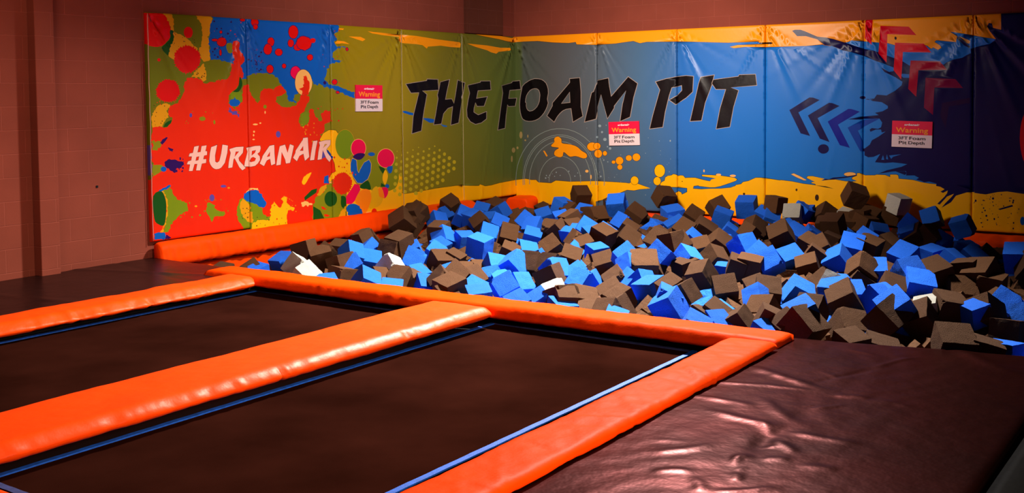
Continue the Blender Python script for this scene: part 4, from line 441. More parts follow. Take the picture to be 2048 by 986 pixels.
DK -5022,284 -5,-3 -8,2 1,5 7,0
DK -4775,186 -4,-3 -6,2 0,4 6,1
DK -4677,243 -2,-4 -5,-1 -5,2 -2,4 2,4 5,1 5,-2
DK -4650,239 -3,-2 -4,1 0,3 4,0
DK -4470,215 -5,-4 -7,2 0,5 8,1
DK -4415,157 -2,-4 -6,-1 -5,2 -3,4 3,4 6,1 5,-2
DK -4817,167 -3,-4 -7,-2 -7,3 -2,5 3,5 7,1 7,-3
DK -4789,226 -4,-4 -4,3 0,4 5,2
DK -4585,167 -3,-2 -5,1 0,4 5,1
DK -4810,256 -2,-3 -5,-1 -5,2 -2,4 2,3 5,1 5,-2
DK -4649,211 -3,-4 -5,-2 -6,3 -2,5 2,4 6,2 6,-3
DK -4709,163 -2,-4 -5,-1 -4,2 -2,4 2,4 5,2 4,-3
DK -4587,181 -4,-5 -5,3 0,6 6,1
OL -5434,1313 -2,-2 -5,1 0,3 5,2
OL -5389,1291 -3,-3 -5,1 1,4 4,1
OL -5625,1395 -2,-3 -4,-2 -4,2 -1,3 2,3 4,1 4,-1
OL -5698,1301 -1,-3 -5,-1 -4,1 -2,3 2,3 5,1 4,-1
OL -5712,1277 -2,-4 -5,2 0,4 5,2
OL -5460,1388 -2,-4 -6,-2 -5,2 -2,4 2,4 6,2 5,-2
OL -5679,1281 -2,-3 -4,-1 -4,2 -1,3 2,3 4,1 3,-2
OL -5376,1375 -3,-4 -4,2 0,4 5,2
OL -5491,1351 -2,-4 -4,-1 -3,2 -2,3 2,3 4,1 3,-1
OL -5714,1293 -2,-3 -4,1 0,3 4,1
OR -3636,830 -7,-11 -14,1 -7,12 7,11 14,-1
OR -3657,644 -4,-4 -7,2 0,5 7,1
OR -3606,548 -4,-6 -9,-2 -9,3 -4,7 4,5 10,2 9,-3
OR -3304,610 -4,-7 -7,-3 -8,4 -3,7 4,7 7,3 8,-4
OR -3684,577 -3,-6 -8,-2 -8,3 -3,6 3,6 8,2 8,-3
OR -3628,582 -2,-4 -5,-1 -6,2 -2,4 2,4 6,2 5,-2
OR -3372,530 -7,-9 -14,1 -7,10 7,9 14,-1
OR -3439,748 -4,-7 -8,-3 -8,4 -3,8 3,7 8,3 8,-4
OR -3375,532 -3,-4 -5,-1 -6,2 -2,4 3,5 5,1 6,-2
OR -3355,619 -5,-4 -7,2 0,4 7,1
OR -3479,819 -3,-4 -6,2 0,6 6,1
OR -3483,705 -3,-5 -7,-2 -7,3 -3,6 3,5 7,2 7,-3
OR -3569,721 -7,-8 -13,1 -7,9 7,9 14,-1
OR -3453,663 -2,-4 -5,-1 -6,2 -2,4 2,4 6,1 5,-2
OR -3475,802 -3,-8 -8,-2 -8,3 -3,8 3,8 8,3 8,-4
OR -3521,710 -3,-6 -6,-2 -5,3 -3,6 3,5 6,2 5,-3
OR -3481,708 -5,-5 -9,-2 -10,3 -4,6 4,5 10,1 10,-3
OR -3628,673 -4,-6 -9,-2 -9,3 -4,7 4,6 9,2 9,-3
OR -3552,775 -5,-3 -9,2 0,4 9,1
OR -3364,625 -3,-4 -7,-1 -7,2 -3,5 3,4 7,1 7,-2
OR -3679,717 -3,-7 -8,-2 -8,3 -3,7 3,7 8,3 8,-4
OR -3507,575 -7,-9 -13,1 -7,10 7,8 13,-1
OR -3459,527 -3,-5 -7,-2 -6,3 -3,6 3,5 7,2 7,-3
OR -3395,629 -3,-5 -6,-1 -7,2 -2,5 2,4 7,1 7,-2
OR -3351,636 -4,-8 -9,-3 -9,4 -3,9 4,8 9,3 8,-4
OR -3497,638 -4,-3 -5,2 0,4 6,0
YE -4255,267 -3,-4 -6,-1 -7,2 -2,4 3,4 6,1 7,-2
YE -4380,356 -5,-3 -8,2 0,5 8,1
YE -4376,422 -3,-3 -6,1 1,5 5,0
YE -4464,325 -3,-2 -4,1 0,4 4,0
YE -4306,386 -5,-3 -7,2 0,4 8,1
YE -4341,325 -2,-5 -6,-1 -6,2 -2,6 2,4 6,2 6,-3
YE -4394,308 -3,-4 -6,-2 -7,3 -2,5 2,4 7,2 7,-3
YE -4323,397 -5,-3 -8,2 1,5 7,0
YE -4311,337 -2,-3 -5,-1 -4,1 -2,4 2,3 4,1 5,-2
YE -4435,436 -2,-4 -6,-1 -5,2 -2,4 2,4 6,1 5,-2
YE -4431,449 -2,-3 -6,-1 -6,2 -2,4 2,3 6,1 6,-2
YE -4419,350 -3,-3 -4,2 0,4 5,1
YE -4393,409 -4,-3 -6,1 0,5 6,1
YE -4348,411 -2,-3 -6,-1 -6,2 -2,4 2,3 6,1 6,-2
YE -4313,286 -3,-4 -6,-1 -6,2 -2,5 3,3 5,1 6,-2
YE -4263,332 -2,-5 -5,-1 -4,2 -2,5 2,5 5,2 5,-3
OR -4342,392 -2,-6 -7,-2 -6,3 -2,7 3,6 6,2 6,-3
OR -4401,429 -3,-4 -6,3 1,5 5,1
OR -4395,204 -3,-4 -6,2 1,5 5,1
OR -4343,104 -4,-3 -8,2 0,5 8,1
OR -4309,190 -2,-4 -5,-1 -5,2 -2,4 2,4 5,1 5,-2
OR -4306,424 -4,-5 -6,3 0,6 6,1
OR -4566,361 -3,-4 -7,-2 -6,3 -3,5 3,4 7,1 6,-2
OR -4506,155 -2,-5 -5,-1 -5,2 -2,6 2,5 5,1 5,-2
OR -4325,431 -4,-3 -7,2 0,4 7,0
OR -4362,167 -2,-6 -6,-2 -6,3 -2,6 2,6 6,2 6,-3
OR -4535,212 -3,-7 -7,-2 -6,3 -3,7 3,7 7,2 7,-3
OR -4460,412 -3,-2 -5,2 0,3 5,0
OR -4407,116 -5,-3 -8,2 0,5 8,1
OR -4296,179 -2,-4 -5,-1 -5,2 -2,5 2,4 5,1 5,-2
RD -3406,1673 -6,-4 -8,2 0,5 9,1
RD -3523,2292 -3,-8 -9,-4 -8,3 -3,8 4,8 8,3 8,-2
RD -3687,1993 -5,-4 -6,1 0,6 7,2
RD -3521,1682 -4,-4 -5,1 0,5 6,1
RD -3544,1687 -3,-4 -8,-2 -7,2 -4,4 4,5 7,2 8,-2
RD -3605,2241 -3,-5 -5,-2 -5,2 -2,4 3,5 5,3 5,-2
RD -3781,1871 -3,-5 -6,-2 -7,2 -2,4 2,5 7,2 6,-2
RD -3754,1964 -4,-3 -6,1 0,3 6,2
RD -3583,2224 -3,-6 -6,-2 -6,2 -3,5 3,6 6,3 6,-2
RD -3757,1692 -3,-2 -5,1 0,3 5,1
RD -3570,1987 -2,-4 -6,-2 -5,2 -2,4 2,4 6,2 5,-2
RD -3597,2277 -3,-6 -6,-2 -6,2 -2,5 3,6 6,2 6,-2
RD -3803,2003 -2,-5 -5,-1 -4,1 -2,4 2,4 5,2 4,-1
RD -3616,1954 -3,-4 -6,-2 -7,1 -3,4 3,4 7,2 6,-1
OLG -5679,488 -3,-5 -6,-2 -6,3 -3,6 3,5 6,2 6,-3
OLG -5331,347 -3,-2 -5,1 0,3 5,0
OLG -5498,388 -3,-6 -6,-2 -6,3 -2,7 2,6 7,3 5,-4
OLG -5555,353 -6,-9 -10,2 -5,9 5,9 11,-1
OLG -5786,358 -3,-5 -8,-1 -7,3 -2,5 3,5 7,1 7,-2
OLG -5444,343 -4,-4 -5,2 1,6 5,1
OLG -5292,488 -2,-5 -5,-1 -4,2 -2,5 2,5 5,2 4,-3
OLG -5473,486 -4,-3 -6,2 0,4 6,0
OLG -5442,398 -3,-4 -4,2 1,4 4,1
OLG -5547,352 -3,-4 -7,-2 -7,3 -3,5 3,4 7,1 7,-2
OLG -5654,345 -3,-6 -7,-1 -6,3 -3,6 3,5 7,1 7,-3
OLG -5487,500 -2,-3 -5,-1 -5,2 -1,3 2,3 4,0 5,-1
OLG -5363,492 -3,-4 -5,-2 -5,3 -2,4 2,4 5,1 6,-2
OLG -5327,302 -5,-3 -7,2 0,4 8,1
OLG -5743,383 -3,-5 -5,-2 -5,3 -2,6 2,5 6,2 5,-3
OLG -5446,500 -2,-4 -6,-1 -7,2 -2,4 3,4 6,1 6,-2
OLG -5755,509 -2,-4 -4,-2 -3,2 -1,5 1,4 4,1 3,-2
OLG -5245,339 -2,-4 -5,-1 -4,2 -2,4 2,5 5,1 4,-2
OLG -5372,433 -6,-7 -10,1 -5,8 5,7 11,-1
OLG -5783,528 -2,-3 -4,-2 -5,2 -1,4 2,4 4,1 4,-2
OLG -5201,363 -2,-5 -5,-2 -6,3 -2,5 3,6 5,1 5,-2
OLG -5451,349 -2,-3 -5,-1 -5,2 -2,3 2,3 5,0 5,-1
OLG -5546,460 -3,-3 -4,1 0,4 4,1
OLG -5704,511 -3,-3 -4,2 0,4 4,1
OLG -5796,408 -3,-2 -4,1 0,4 4,0
OLG -5224,391 -3,-4 -4,2 0,5 4,1
PU -5759,808 -3,-5 -7,-2 -8,3 -3,5 4,5 7,2 7,-3
PU -5746,902 -1,-3 -4,-1 -4,2 -1,3 2,3 3,1 4,-2
PU -5822,819 -6,-8 -12,0 -6,10 6,8 12,0
PU -5735,865 -4,-3 -5,2 0,4 6,0
PU -5747,840 -6,-10 -12,1 -6,11 6,10 13,-1
PU -5842,811 -7,-11 -13,1 -7,12 7,10 14,-1
PU -5771,903 -2,-5 -5,-1 -5,2 -1,5 2,4 5,2 4,-2
PU -5777,940 -5,-8 -11,1 -6,8 6,7 11,0
PU -5756,812 -2,-5 -5,-2 -5,2 -2,6 2,5 5,2 5,-3
PU -5825,850 -3,-5 -7,-1 -6,2 -3,5 3,5 7,2 6,-3
PU -5822,810 -7,-6 -13,1 -7,7 7,7 14,-1
PU -5800,869 -6,-8 -12,1 -6,8 6,8 12,0
PU -5794,832 -3,-4 -5,-2 -5,2 -2,5 2,4 6,1 5,-2
PU -5748,926 -2,-4 -6,-2 -5,2 -2,5 2,4 6,2 5,-2
PU -5779,929 -3,-7 -7,-2 -6,3 -3,7 3,7 7,2 6,-3
PU -5834,907 -2,-4 -7,-1 -6,2 -3,4 3,3 6,2 7,-2
RD -3974,1277 -4,-4 -7,2 0,5 7,1
RD -3793,1318 -5,-4 -7,2 0,5 7,1
RD -3580,1387 -3,-3 -6,-2 -7,2 -3,4 3,4 7,1 6,-2
RD -3913,1402 -4,-5 -6,2 0,7 6,2
RD -3498,1386 -3,-5 -6,-3 -6,3 -2,6 2,6 7,2 6,-3
RD -3667,1253 -3,-5 -7,-2 -8,2 -3,5 4,5 7,2 7,-3
RD -3672,1389 -6,-4 -8,2 0,4 9,2
RD -3693,1356 -7,-8 -13,0 -6,9 6,8 13,0
RD -3884,1394 -7,-8 -14,0 -7,9 7,8 14,0
RD -3842,1417 -3,-5 -5,-1 -5,2 -1,4 2,4 5,2 5,-2
RD -3836,1329 -4,-6 -9,-2 -9,3 -4,6 4,6 10,2 9,-3
RD -3558,1250 -4,-6 -11,-2 -11,2 -4,7 5,6 10,2 11,-3
RD -3624,1373 -2,-4 -6,-2 -5,2 -2,4 2,5 6,1 5,-2
RD -4021,1378 -3,-6 -7,-3 -6,3 -3,7 3,6 7,2 6,-2
YE -4091,1062 -3,-4 -6,-1 -6,1 -2,4 3,4 6,1 5,-1
YE -4090,1161 -2,-6 -6,-2 -5,2 -3,6 3,6 6,2 5,-3
YE -4063,1204 -3,-3 -5,1 0,4 5,1
YE -4091,1116 -4,-6 -8,-2 -8,3 -4,6 4,6 8,2 9,-2
YE -4057,1216 -3,-5 -7,-2 -6,2 -3,6 3,5 7,1 7,-2
YE -3961,1122 -5,-4 -8,2 0,5 8,1
YE -4102,1139 -3,-4 -6,-2 -7,2 -2,4 2,4 7,2 6,-2
YE -3963,1133 -2,-4 -5,-2 -5,2 -2,5 2,4 5,2 5,-2
YE -4019,1105 -3,-5 -7,-2 -7,3 -3,5 3,5 8,2 6,-3
YE -3961,1230 -3,-6 -6,-3 -6,3 -3,6 3,6 6,3 7,-3
YE -4148,1223 -2,-3 -5,-1 -5,1 -1,4 2,3 4,1 5,-1
YE -4078,1160 -3,-3 -5,1 0,5 5,1
YE -3919,1098 -3,-3 -5,-2 -6,2 -2,4 3,3 5,2 6,-2
YE -3987,1029 -3,-7 -8,-2 -8,3 -3,7 3,7 8,2 8,-3
YE -4125,1193 -4,-8 -8,-3 -8,4 -3,8 4,8 8,3 8,-3
YE -3928,1040 -3,-2 -4,1 0,3 5,0
YE -3929,1029 -4,-5 -6,2 0,6 6,1
YE -3967,1181 -3,-3 -6,-1 -7,1 -3,4 3,4 7,1 7,-2
PU2 -4823,2040 -2,-5 -6,-2 -5,2 -2,5 2,5 6,2 5,-2
PU2 -4835,1940 -1,-3 -5,-2 -4,1 -1,4 1,4 5,2 4,-2
PU2 -4789,1779 -3,-8 -8,-3 -7,3 -3,8 3,8 8,3 7,-3
PU2 -4874,2004 -2,-5 -4,-1 -4,1 -2,4 2,5 4,2 5,-2
PU2 -4688,1786 -2,-5 -6,-3 -6,2 -2,6 2,5 6,2 6,-2
PU2 -4872,2041 -2,-6 -6,-2 -5,2 -3,5 3,6 5,2 6,-2
PU2 -4719,1897 -3,-6 -6,-2 -6,2 -3,6 3,5 6,3 6,-3
PU2 -4686,2022 -3,-5 -6,-2 -6,2 -2,4 2,5 7,3 6,-2
PU2 -4709,1812 -2,-3 -5,-2 -4,1 -2,4 2,3 5,1 4,-1
PU2 -4838,1963 -4,-5 -5,2 0,5 6,2
PU2 -4722,1969 -2,-4 -5,-2 -5,2 -2,4 2,4 5,2 5,-2
PU2 -4748,1911 -2,-5 -4,-1 -5,1 -1,4 2,5 4,1 4,-1
PU2 -4769,2031 -3,-7 -8,-4 -7,3 -3,8 4,8 7,3 7,-3
PU2 -4782,1917 -4,-7 -7,-3 -7,3 -3,7 3,8 8,3 7,-3
PU2 -4837,1860 -2,-4 -4,-2 -5,1 -1,4 2,4 4,2 4,-2
PU2 -4704,1912 -3,-5 -6,-2 -6,2 -3,4 3,5 6,2 6,-2
RD -5327,2135 -2,-2 -4,1 1,3 3,1
RD -5324,2204 -3,-4 -4,1 0,4 4,2
RD -5083,2029 -3,-3 -4,1 0,3 4,1
RD -5194,2132 -2,-5 -4,-2 -5,2 -1,5 2,4 4,3 4,-2
RD -5369,1903 -2,-2 -4,1 0,3 4,1
RD -5241,2151 -3,-5 -5,2 0,5 5,2
RD -5288,2056 -3,-4 -5,1 1,4 4,2
RD -5036,2162 -2,-4 -7,-2 -6,2 -2,4 3,4 6,2 6,-2
RD -4972,2306 -2,-6 -6,-2 -6,2 -2,5 3,6 5,2 6,-2
RD -5109,2218 -3,-5 -6,-3 -5,2 -3,6 3,6 6,2 5,-2
RD -5295,2032 -2,-4 -5,-1 -5,1 -2,3 2,4 5,1 5,-1
RD -5240,2164 -2,-3 -3,1 0,3 3,1
RD -5046,1901 -2,-6 -5,-2 -5,2 -2,5 3,6 4,2 5,-2
RD -5054,2183 -3,-4 -6,-2 -7,1 -2,4 2,4 7,2 6,-1
RD -5158,2021 -5,-4 -7,2 0,4 7,2
RD -5010,2057 -3,-4 -5,2 0,4 5,2
RD -5222,1919 -2,-3 -4,1 0,4 4,1
RD -5290,2111 -2,-7 -7,-2 -6,2 -2,6 3,6 6,3 6,-2
OR -6000,1474 -3,-4 -4,1 0,5 5,2
OR -5832,1492 -2,-3 -4,-2 -4,2 -2,4 2,3 4,2 4,-2
OR -5898,1406 -2,-6 -6,-2 -5,2 -2,6 3,6 5,2 5,-2
OR -6068,1428 -4,-3 -5,1 0,4 6,2
OR -5833,1415 -3,-3 -4,1 0,5 4,1
OR -5999,1496 -2,-3 -6,-2 -5,2 -2,3 2,4 5,1 6,-1
OR -6028,1489 -2,-4 -6,-1 -5,2 -2,3 2,3 5,1 6,-1
OR -6056,1469 -3,-2 -4,1 0,3 4,1
OR -5764,1485 -2,-4 -3,-2 -4,2 -1,4 2,3 3,2 4,-2
OR -5883,1444 -2,-5 -5,-2 -4,2 -2,5 2,5 5,2 5,-2
OR -5993,1471 -1,-3 -5,-2 -4,2 -2,3 2,3 4,1 5,-1
OR -5745,1457 -4,-3 -6,1 0,4 6,2
OR -5803,1456 -2,-4 -4,-1 -4,1 -1,4 2,4 4,2 4,-2
OR -6049,1438 -3,-3 -4,1 0,3 4,1
HT -1830,877 -5,-8 -11,-2 -12,3 -4,9 5,7 11,3 11,-4
HT -1720,821 -3,-7 -7,-6 -10,-3 -11,1 -9,3 -7,7 -2,7 3,7 6,6 10,3 11,-1 10,-4 6,-6
HT -1609,764 -2,-7 -4,-5 -6,-5 -8,-3 -9,-1 -9,0 -9,2 -8,4 -6,6 -4,6 -1,6 2,6 4,6 6,5 8,3 9,1 9,0 9,-3 8,-4 6,-5 3,-6
HT -1502,706 -1,-7 -5,-6 -7,-5 -9,-4 -10,-1 -10,1 -10,2 -9,4 -6,6 -4,7 -2,7 2,7 4,6 7,5 9,4 10,1 10,0 10,-3 9,-4 7,-6 4,-7
HT -1396,648 -2,-7 -4,-6 -7,-5 -9,-4 -10,-1 -11,0 -10,3 -9,4 -6,6 -5,7 -1,7 2,7 4,7 7,5 9,3 10,1 11,0 10,-3 8,-4 7,-6 5,-7
HT -1937,849 -2,-6 -5,-4 -8,-2 -8,0 -7,3 -5,5 -2,6 2,5 5,4 8,2 8,0 7,-3 5,-5
HT -1829,793 -3,-8 -8,-6 -10,-3 -12,0 -10,5 -7,6 -3,8 3,8 7,6 11,3 12,0 10,-4 7,-7
HT -1720,736 -1,-7 -4,-6 -7,-5 -8,-3 -10,-1 -10,0 -9,3 -8,4 -7,5 -4,7 -1,7 2,6 4,6 6,5 9,3 9,2 10,-1 10,-2 8,-4 6,-6 4,-6
HT -1616,679 -1,-7 -5,-7 -7,-5 -8,-3 -10,-1 -10,0 -10,3 -9,4 -6,6 -4,7 -2,7 2,7 4,6 7,5 9,3 10,2 10,-1 10,-2 8,-5 7,-6 4,-6
HT -1512,621 -1,-7 -5,-7 -7,-5 -8,-3 -10,-1 -11,0 -10,3 -8,4 -7,6 -4,7 -1,7 1,7 5,6 6,5 9,4 10,1 11,-1 10,-2 8,-5 7,-5 4,-7
HT -1406,562 -2,-7 -4,-6 -7,-5 -9,-4 -10,-1 -11,1 -10,2 -9,5 -6,6 -4,6 -2,8 2,7 4,6 7,5 9,3 10,2 11,-1 10,-3 9,-4 6,-6 5,-7
HT -2149,876 -4,-6 -8,-2 -9,3 -3,6 4,6 8,2 9,-3
HT -2044,821 -2,-6 -5,-5 -8,-2 -9,0 -8,4 -6,5 -1,6 2,6 5,5 8,2 9,0 8,-4 6,-5
HT -1937,765 -1,-6 -4,-4 -5,-4 -7,-3 -7,-1 -8,0 -8,2 -7,4 -5,4 -3,5 -1,6 1,5 4,5 5,4 7,3 8,1 7,0 8,-2 7,-3 5,-5 3,-5
HT -1830,708 -1,-6 -5,-7 -6,-5 -9,-3 -10,-1 -10,0 -9,3 -8,4 -7,6 -4,6 -1,7 1,7 5,6 6,5 9,4 9,1 10,-1 10,-2 8,-4 7,-6 4,-7
HT -1728,651 -2,-7 -4,-6 -7,-5 -9,-3 -9,-1 -10,0 -10,3 -9,4 -6,6 -4,7 -1,7 1,6 5,7 6,5 9,3 10,1 10,0 9,-3 9,-4 6,-6 4,-7
HT -1625,594 -2,-7 -5,-6 -6,-5 -9,-4 -10,-1 -10,1 -10,2 -8,5 -7,5 -4,7 -1,7 1,7 5,6 6,5 9,4 10,1 10,-1 10,-2 8,-5 7,-5 4,-7
HT -1521,535 -2,-7 -4,-6 -7,-5 -9,-3 -10,-2 -11,1 -9,3 -9,4 -7,6 -4,7 -1,7 1,7 5,6 7,5 9,3 9,2 11,-1 10,-2 8,-5 7,-6 4,-7
HT -2253,849 -4,-7 -10,-3 -10,4 -3,7 4,7 10,2 10,-3
HT -2148,793 -3,-6 -6,-5 -9,-3 -9,1 -9,3 -6,6 -2,7 2,6 6,5 9,3 10,0 9,-4 6,-6
HT -2043,738 -1,-6 -4,-6 -6,-4 -7,-3 -8,-1 -9,1 -8,2 -7,3 -5,5 -4,6 -1,6 2,6 3,5 6,4 7,3 8,2 9,-1 8,-2 7,-4 5,-5 4,-5
HT -1940,681 -1,-6 -4,-7 -7,-5 -8,-3 -10,-1 -10,0 -9,3 -8,4 -7,6 -4,6 -1,7 2,7 4,6 6,5 9,3 9,2 10,-1 10,-2 8,-4 6,-6 4,-7
HT -1839,625 -2,-7 -4,-6 -7,-5 -8,-4 -10,-1 -10,1 -10,2 -8,4 -6,6 -4,7 -2,7 2,7 4,6 7,5 8,3 10,1 10,0 10,-3 8,-4 6,-6 4,-6
HT -1738,567 -2,-7 -4,-6 -7,-5 -8,-3 -10,-2 -10,1 -10,3 -8,4 -7,6 -4,7 -1,7 2,6 4,7 7,5 8,3 10,1 10,0 10,-3 8,-4 7,-6 4,-7
HT -1635,509 -2,-7 -4,-6 -7,-5 -9,-3 -10,-2 -10,1 -10,3 -8,4 -7,6 -4,7 -1,7 2,7 4,6 7,5 8,3 10,1 10,0 10,-3 9,-4 6,-6 4,-7
HT -2355,821 -1,-5 -5,-3 -6,-2 -7,0 -7,3 -4,4 -1,5 1,5 5,3 6,2 7,0 6,-3 5,-4
HT -2252,766 -2,-7 -7,-6 -10,-2 -10,0 -10,4 -6,6 -2,8 2,7 7,6 9,2 11,0 9,-4 7,-6
HT -2148,711 -1,-7 -4,-5 -6,-5 -8,-3 -9,-1 -8,0 -9,3 -8,4 -5,5 -4,6 -1,6 1,7 4,5 6,5 8,3 8,1 9,0 9,-3 8,-4 5,-5 4,-6
HT -2048,655 -1,-7 -5,-6 -6,-5 -8,-3 -10,-2 -10,1 -9,2 -8,5 -6,5 -4,7 -1,7 1,6 4,7 7,4 8,4 9,1 10,-1 9,-2 9,-4 6,-6 4,-6
HT -1949,598 -2,-7 -4,-6 -6,-5 -9,-3 -9,-1 -10,0 -10,3 -8,4 -6,6 -4,6 -1,7 1,7 4,6 7,5 8,3 10,2 10,-1 9,-2 8,-5 7,-5 4,-7
HT -1849,541 -1,-7 -5,-6 -6,-5 -9,-3 -10,-2 -10,1 -9,3 -8,4 -7,6 -4,6 -1,7 2,7 4,6 6,5 9,3 10,2 9,-1 10,-2 8,-5 7,-6 4,-6
HT -1748,483 -1,-7 -4,-6 -7,-5 -9,-3 -10,-2 -10,1 -9,3 -9,4 -6,6 -4,7 -1,7 1,7 4,6 7,5 9,3 9,1 10,-1 10,-2 9,-5 6,-5 4,-7
HT -1645,424 -1,-7 -5,-6 -7,-5 -8,-3 -10,-1 -10,0 -10,3 -9,4 -6,6 -4,7 -2,7 2,7 4,6 7,5 9,3 10,2 10,-1 10,-3 8,-4 7,-6 4,-7
HT -2556,848 -3,-5 -7,-2 -7,3 -3,5 3,5 7,2 7,-2
HT -2456,794 -2,-5 -5,-5 -7,-2 -8,1 -7,3 -4,4 -2,6 2,6 5,4 7,2 8,-1 7,-2 5,-5
HT -2354,739 -3,-7 -7,-6 -10,-3 -12,0 -10,4 -7,7 -2,8 3,8 7,6 10,3 11,-1 10,-4 7,-6
HT -2251,684 -2,-7 -4,-6 -6,-4 -8,-4 -10,-1 -9,1 -9,2 -8,4 -6,6 -4,6 -1,7 2,7 4,6 6,4 8,4 9,1 9,-1 10,-2 7,-4 7,-6 3,-6
HT -2155,628 -1,-6 -5,-6 -6,-5 -8,-4 -9,-1 -10,1 -9,2 -8,4 -6,6 -4,7 -1,6 1,7 4,6 7,5 8,3 9,2 10,-1 9,-2 8,-5 6,-5 4,-7
HT -2057,572 -2,-7 -4,-6 -7,-5 -8,-3 -9,-1 -10,0 -9,3 -8,4 -7,6 -3,6 -2,7 2,7 4,6 7,5 8,3 9,1 10,0 9,-3 8,-4 7,-6 3,-6
HT -1958,515 -2,-7 -4,-6 -7,-5 -8,-3 -10,-1 -10,0 -9,3 -8,4 -6,6 -4,7 -2,6 2,7 4,6 7,5 8,3 9,2 10,-1 10,-3 8,-4 6,-6 4,-6
HT -1858,457 -2,-7 -4,-6 -7,-5 -8,-3 -10,-1 -10,0 -10,3 -8,5 -6,5 -4,7 -1,7 1,7 4,6 7,5 8,3 10,1 10,0 10,-3 8,-4 6,-6 4,-7
HT -1757,399 -2,-7 -4,-6 -7,-5 -8,-4 -10,-1 -10,1 -10,3 -8,4 -7,6 -4,7 -1,7 2,7 4,6 7,5 8,3 10,1 10,-1 10,-2 8,-5 7,-6 4,-6
HT -2555,768 -3,-7 -5,-4 -8,-3 -9,1 -7,3 -6,5 -1,7 2,6 5,4 8,3 9,-1 7,-3 6,-5
HT -2455,713 -1,-6 -4,-5 -5,-3 -7,-3 -7,-1 -8,0 -7,2 -6,4 -5,4 -3,5 -1,6 1,6 3,4 5,4 7,3 7,1 8,0 7,-2 7,-4 5,-4 3,-5
HT -2356,658 -1,-7 -4,-6 -7,-5 -8,-3 -9,-1 -9,0 -9,3 -8,4 -6,6 -3,6 -2,7 2,6 4,6 6,5 8,3 9,2 9,-1 9,-2 8,-4 6,-6 4,-6
HT -2261,602 -1,-6 -4,-6 -6,-5 -9,-3 -9,-2 -9,1 -9,2 -8,5 -6,5 -4,7 -1,6 1,7 4,6 7,5 8,3 9,1 9,0 9,-3 8,-4 6,-5 4,-7
HT -2164,546 -2,-7 -4,-6 -6,-4 -8,-4 -10,-1 -9,1 -9,2 -8,5 -7,5 -3,7 -2,7 2,6 4,6 6,5 9,3 9,2 9,-1 10,-3 8,-4 6,-5 4,-7
HT -2067,489 -1,-7 -4,-6 -7,-4 -8,-4 -10,-1 -9,1 -9,2 -9,5 -6,5 -4,7 -1,7 2,7 4,6 6,4 8,4 10,1 10,-1 9,-2 8,-5 6,-5 4,-7
HT -1968,432 -1,-7 -5,-6 -6,-5 -9,-3 -9,-1 -10,0 -9,3 -9,4 -6,6 -4,7 -1,7 2,6 4,6 6,5 9,3 9,2 10,-1 9,-3 9,-4 6,-6 4,-6
HT -1868,373 -2,-7 -4,-6 -6,-4 -9,-4 -10,-1 -9,1 -10,3 -8,4 -7,6 -4,7 -1,7 2,6 4,7 7,4 8,3 10,2 10,-1 9,-3 8,-4 7,-6 4,-7
HT -2555,687 -1,-6 -4,-5 -5,-5 -7,-2 -8,-2 -8,1 -8,2 -7,4 -5,4 -4,6 -1,6 2,6 3,5 6,5 7,2 8,2 8,-1 8,-2 6,-4 6,-5 3,-5
HT -2459,632 -1,-7 -4,-6 -6,-4 -8,-4 -9,-1 -10,1 -8,2 -8,4 -6,6 -4,6 -1,7 2,7 4,5 6,5 8,3 9,2 9,-1 9,-2 7,-4 6,-6 4,-6
HT -2365,577 -1,-7 -4,-6 -7,-5 -8,-3 -9,-1 -9,0 -9,3 -8,4 -6,6 -3,6 -2,7 2,7 4,5 6,5 8,3 9,2 9,-1 9,-2 8,-5 6,-5 4,-7
HT -2270,521 -1,-7 -4,-6 -7,-5 -8,-3 -9,-1 -9,0 -9,3 -8,4 -6,6 -4,6 -1,7 1,7 4,6 7,4 8,4 9,1 9,-1 9,-2 8,-4 6,-6 4,-7
HT -2173,464 -2,-7 -4,-6 -6,-5 -9,-3 -9,-1 -9,1 -10,2 -8,5 -6,5 -4,7 -1,7 2,6 4,6 6,5 8,3 10,2 9,-1 9,-3 8,-4 7,-6 3,-6
HT -2076,407 -1,-7 -5,-6 -6,-5 -8,-3 -10,-1 -10,0 -9,3 -8,4 -6,6 -4,7 -1,7 1,6 5,6 6,5 8,3 10,2 9,-1 10,-3 8,-4 6,-6 4,-6
HT -1977,348 -2,-6 -4,-6 -7,-5 -8,-3 -10,-1 -9,0 -10,3 -8,4 -6,6 -4,7 -1,7 1,7 4,6 7,4 8,4 10,1 10,-1 9,-3 8,-4 6,-6 4,-7
HT -2561,606 -1,-6 -4,-6 -6,-5 -8,-3 -9,-1 -9,0 -9,3 -7,4 -6,5 -4,7 -1,6 2,7 4,6 6,5 7,3 9,1 9,-1 9,-2 8,-4 6,-6 3,-6
HT -2468,551 -1,-6 -4,-6 -6,-5 -8,-3 -9,-1 -9,0 -9,3 -8,4 -6,5 -4,7 -1,7 2,6 4,6 6,5 8,3 9,1 9,0 9,-3 7,-4 6,-6 4,-6
HT -2374,495 -1,-6 -4,-6 -7,-5 -8,-3 -9,-1 -9,0 -9,3 -8,4 -6,6 -3,6 -2,7 2,7 4,6 6,4 8,3 9,2 9,-1 9,-3 8,-4 6,-5 4,-7
HT -2279,439 -1,-7 -4,-6 -7,-4 -8,-4 -9,-1 -9,1 -9,3 -8,4 -6,5 -4,7 -1,7 1,6 4,6 6,5 8,3 10,2 9,-1 9,-3 8,-4 6,-6 4,-6
HT -2183,382 -1,-7 -4,-6 -7,-5 -8,-3 -9,-1 -10,1 -9,2 -8,5 -6,5 -4,7 -1,7 2,7 4,6 6,4 8,3 9,2 10,-1 9,-3 8,-4 6,-6 4,-6
HT -2085,324 -2,-7 -4,-6 -6,-5 -9,-3 -9,-1 -10,1 -9,3 -8,4 -6,6 -4,6 -1,7 1,7 4,6 7,5 8,3 9,1 10,-1 9,-2 8,-5 7,-5 3,-7
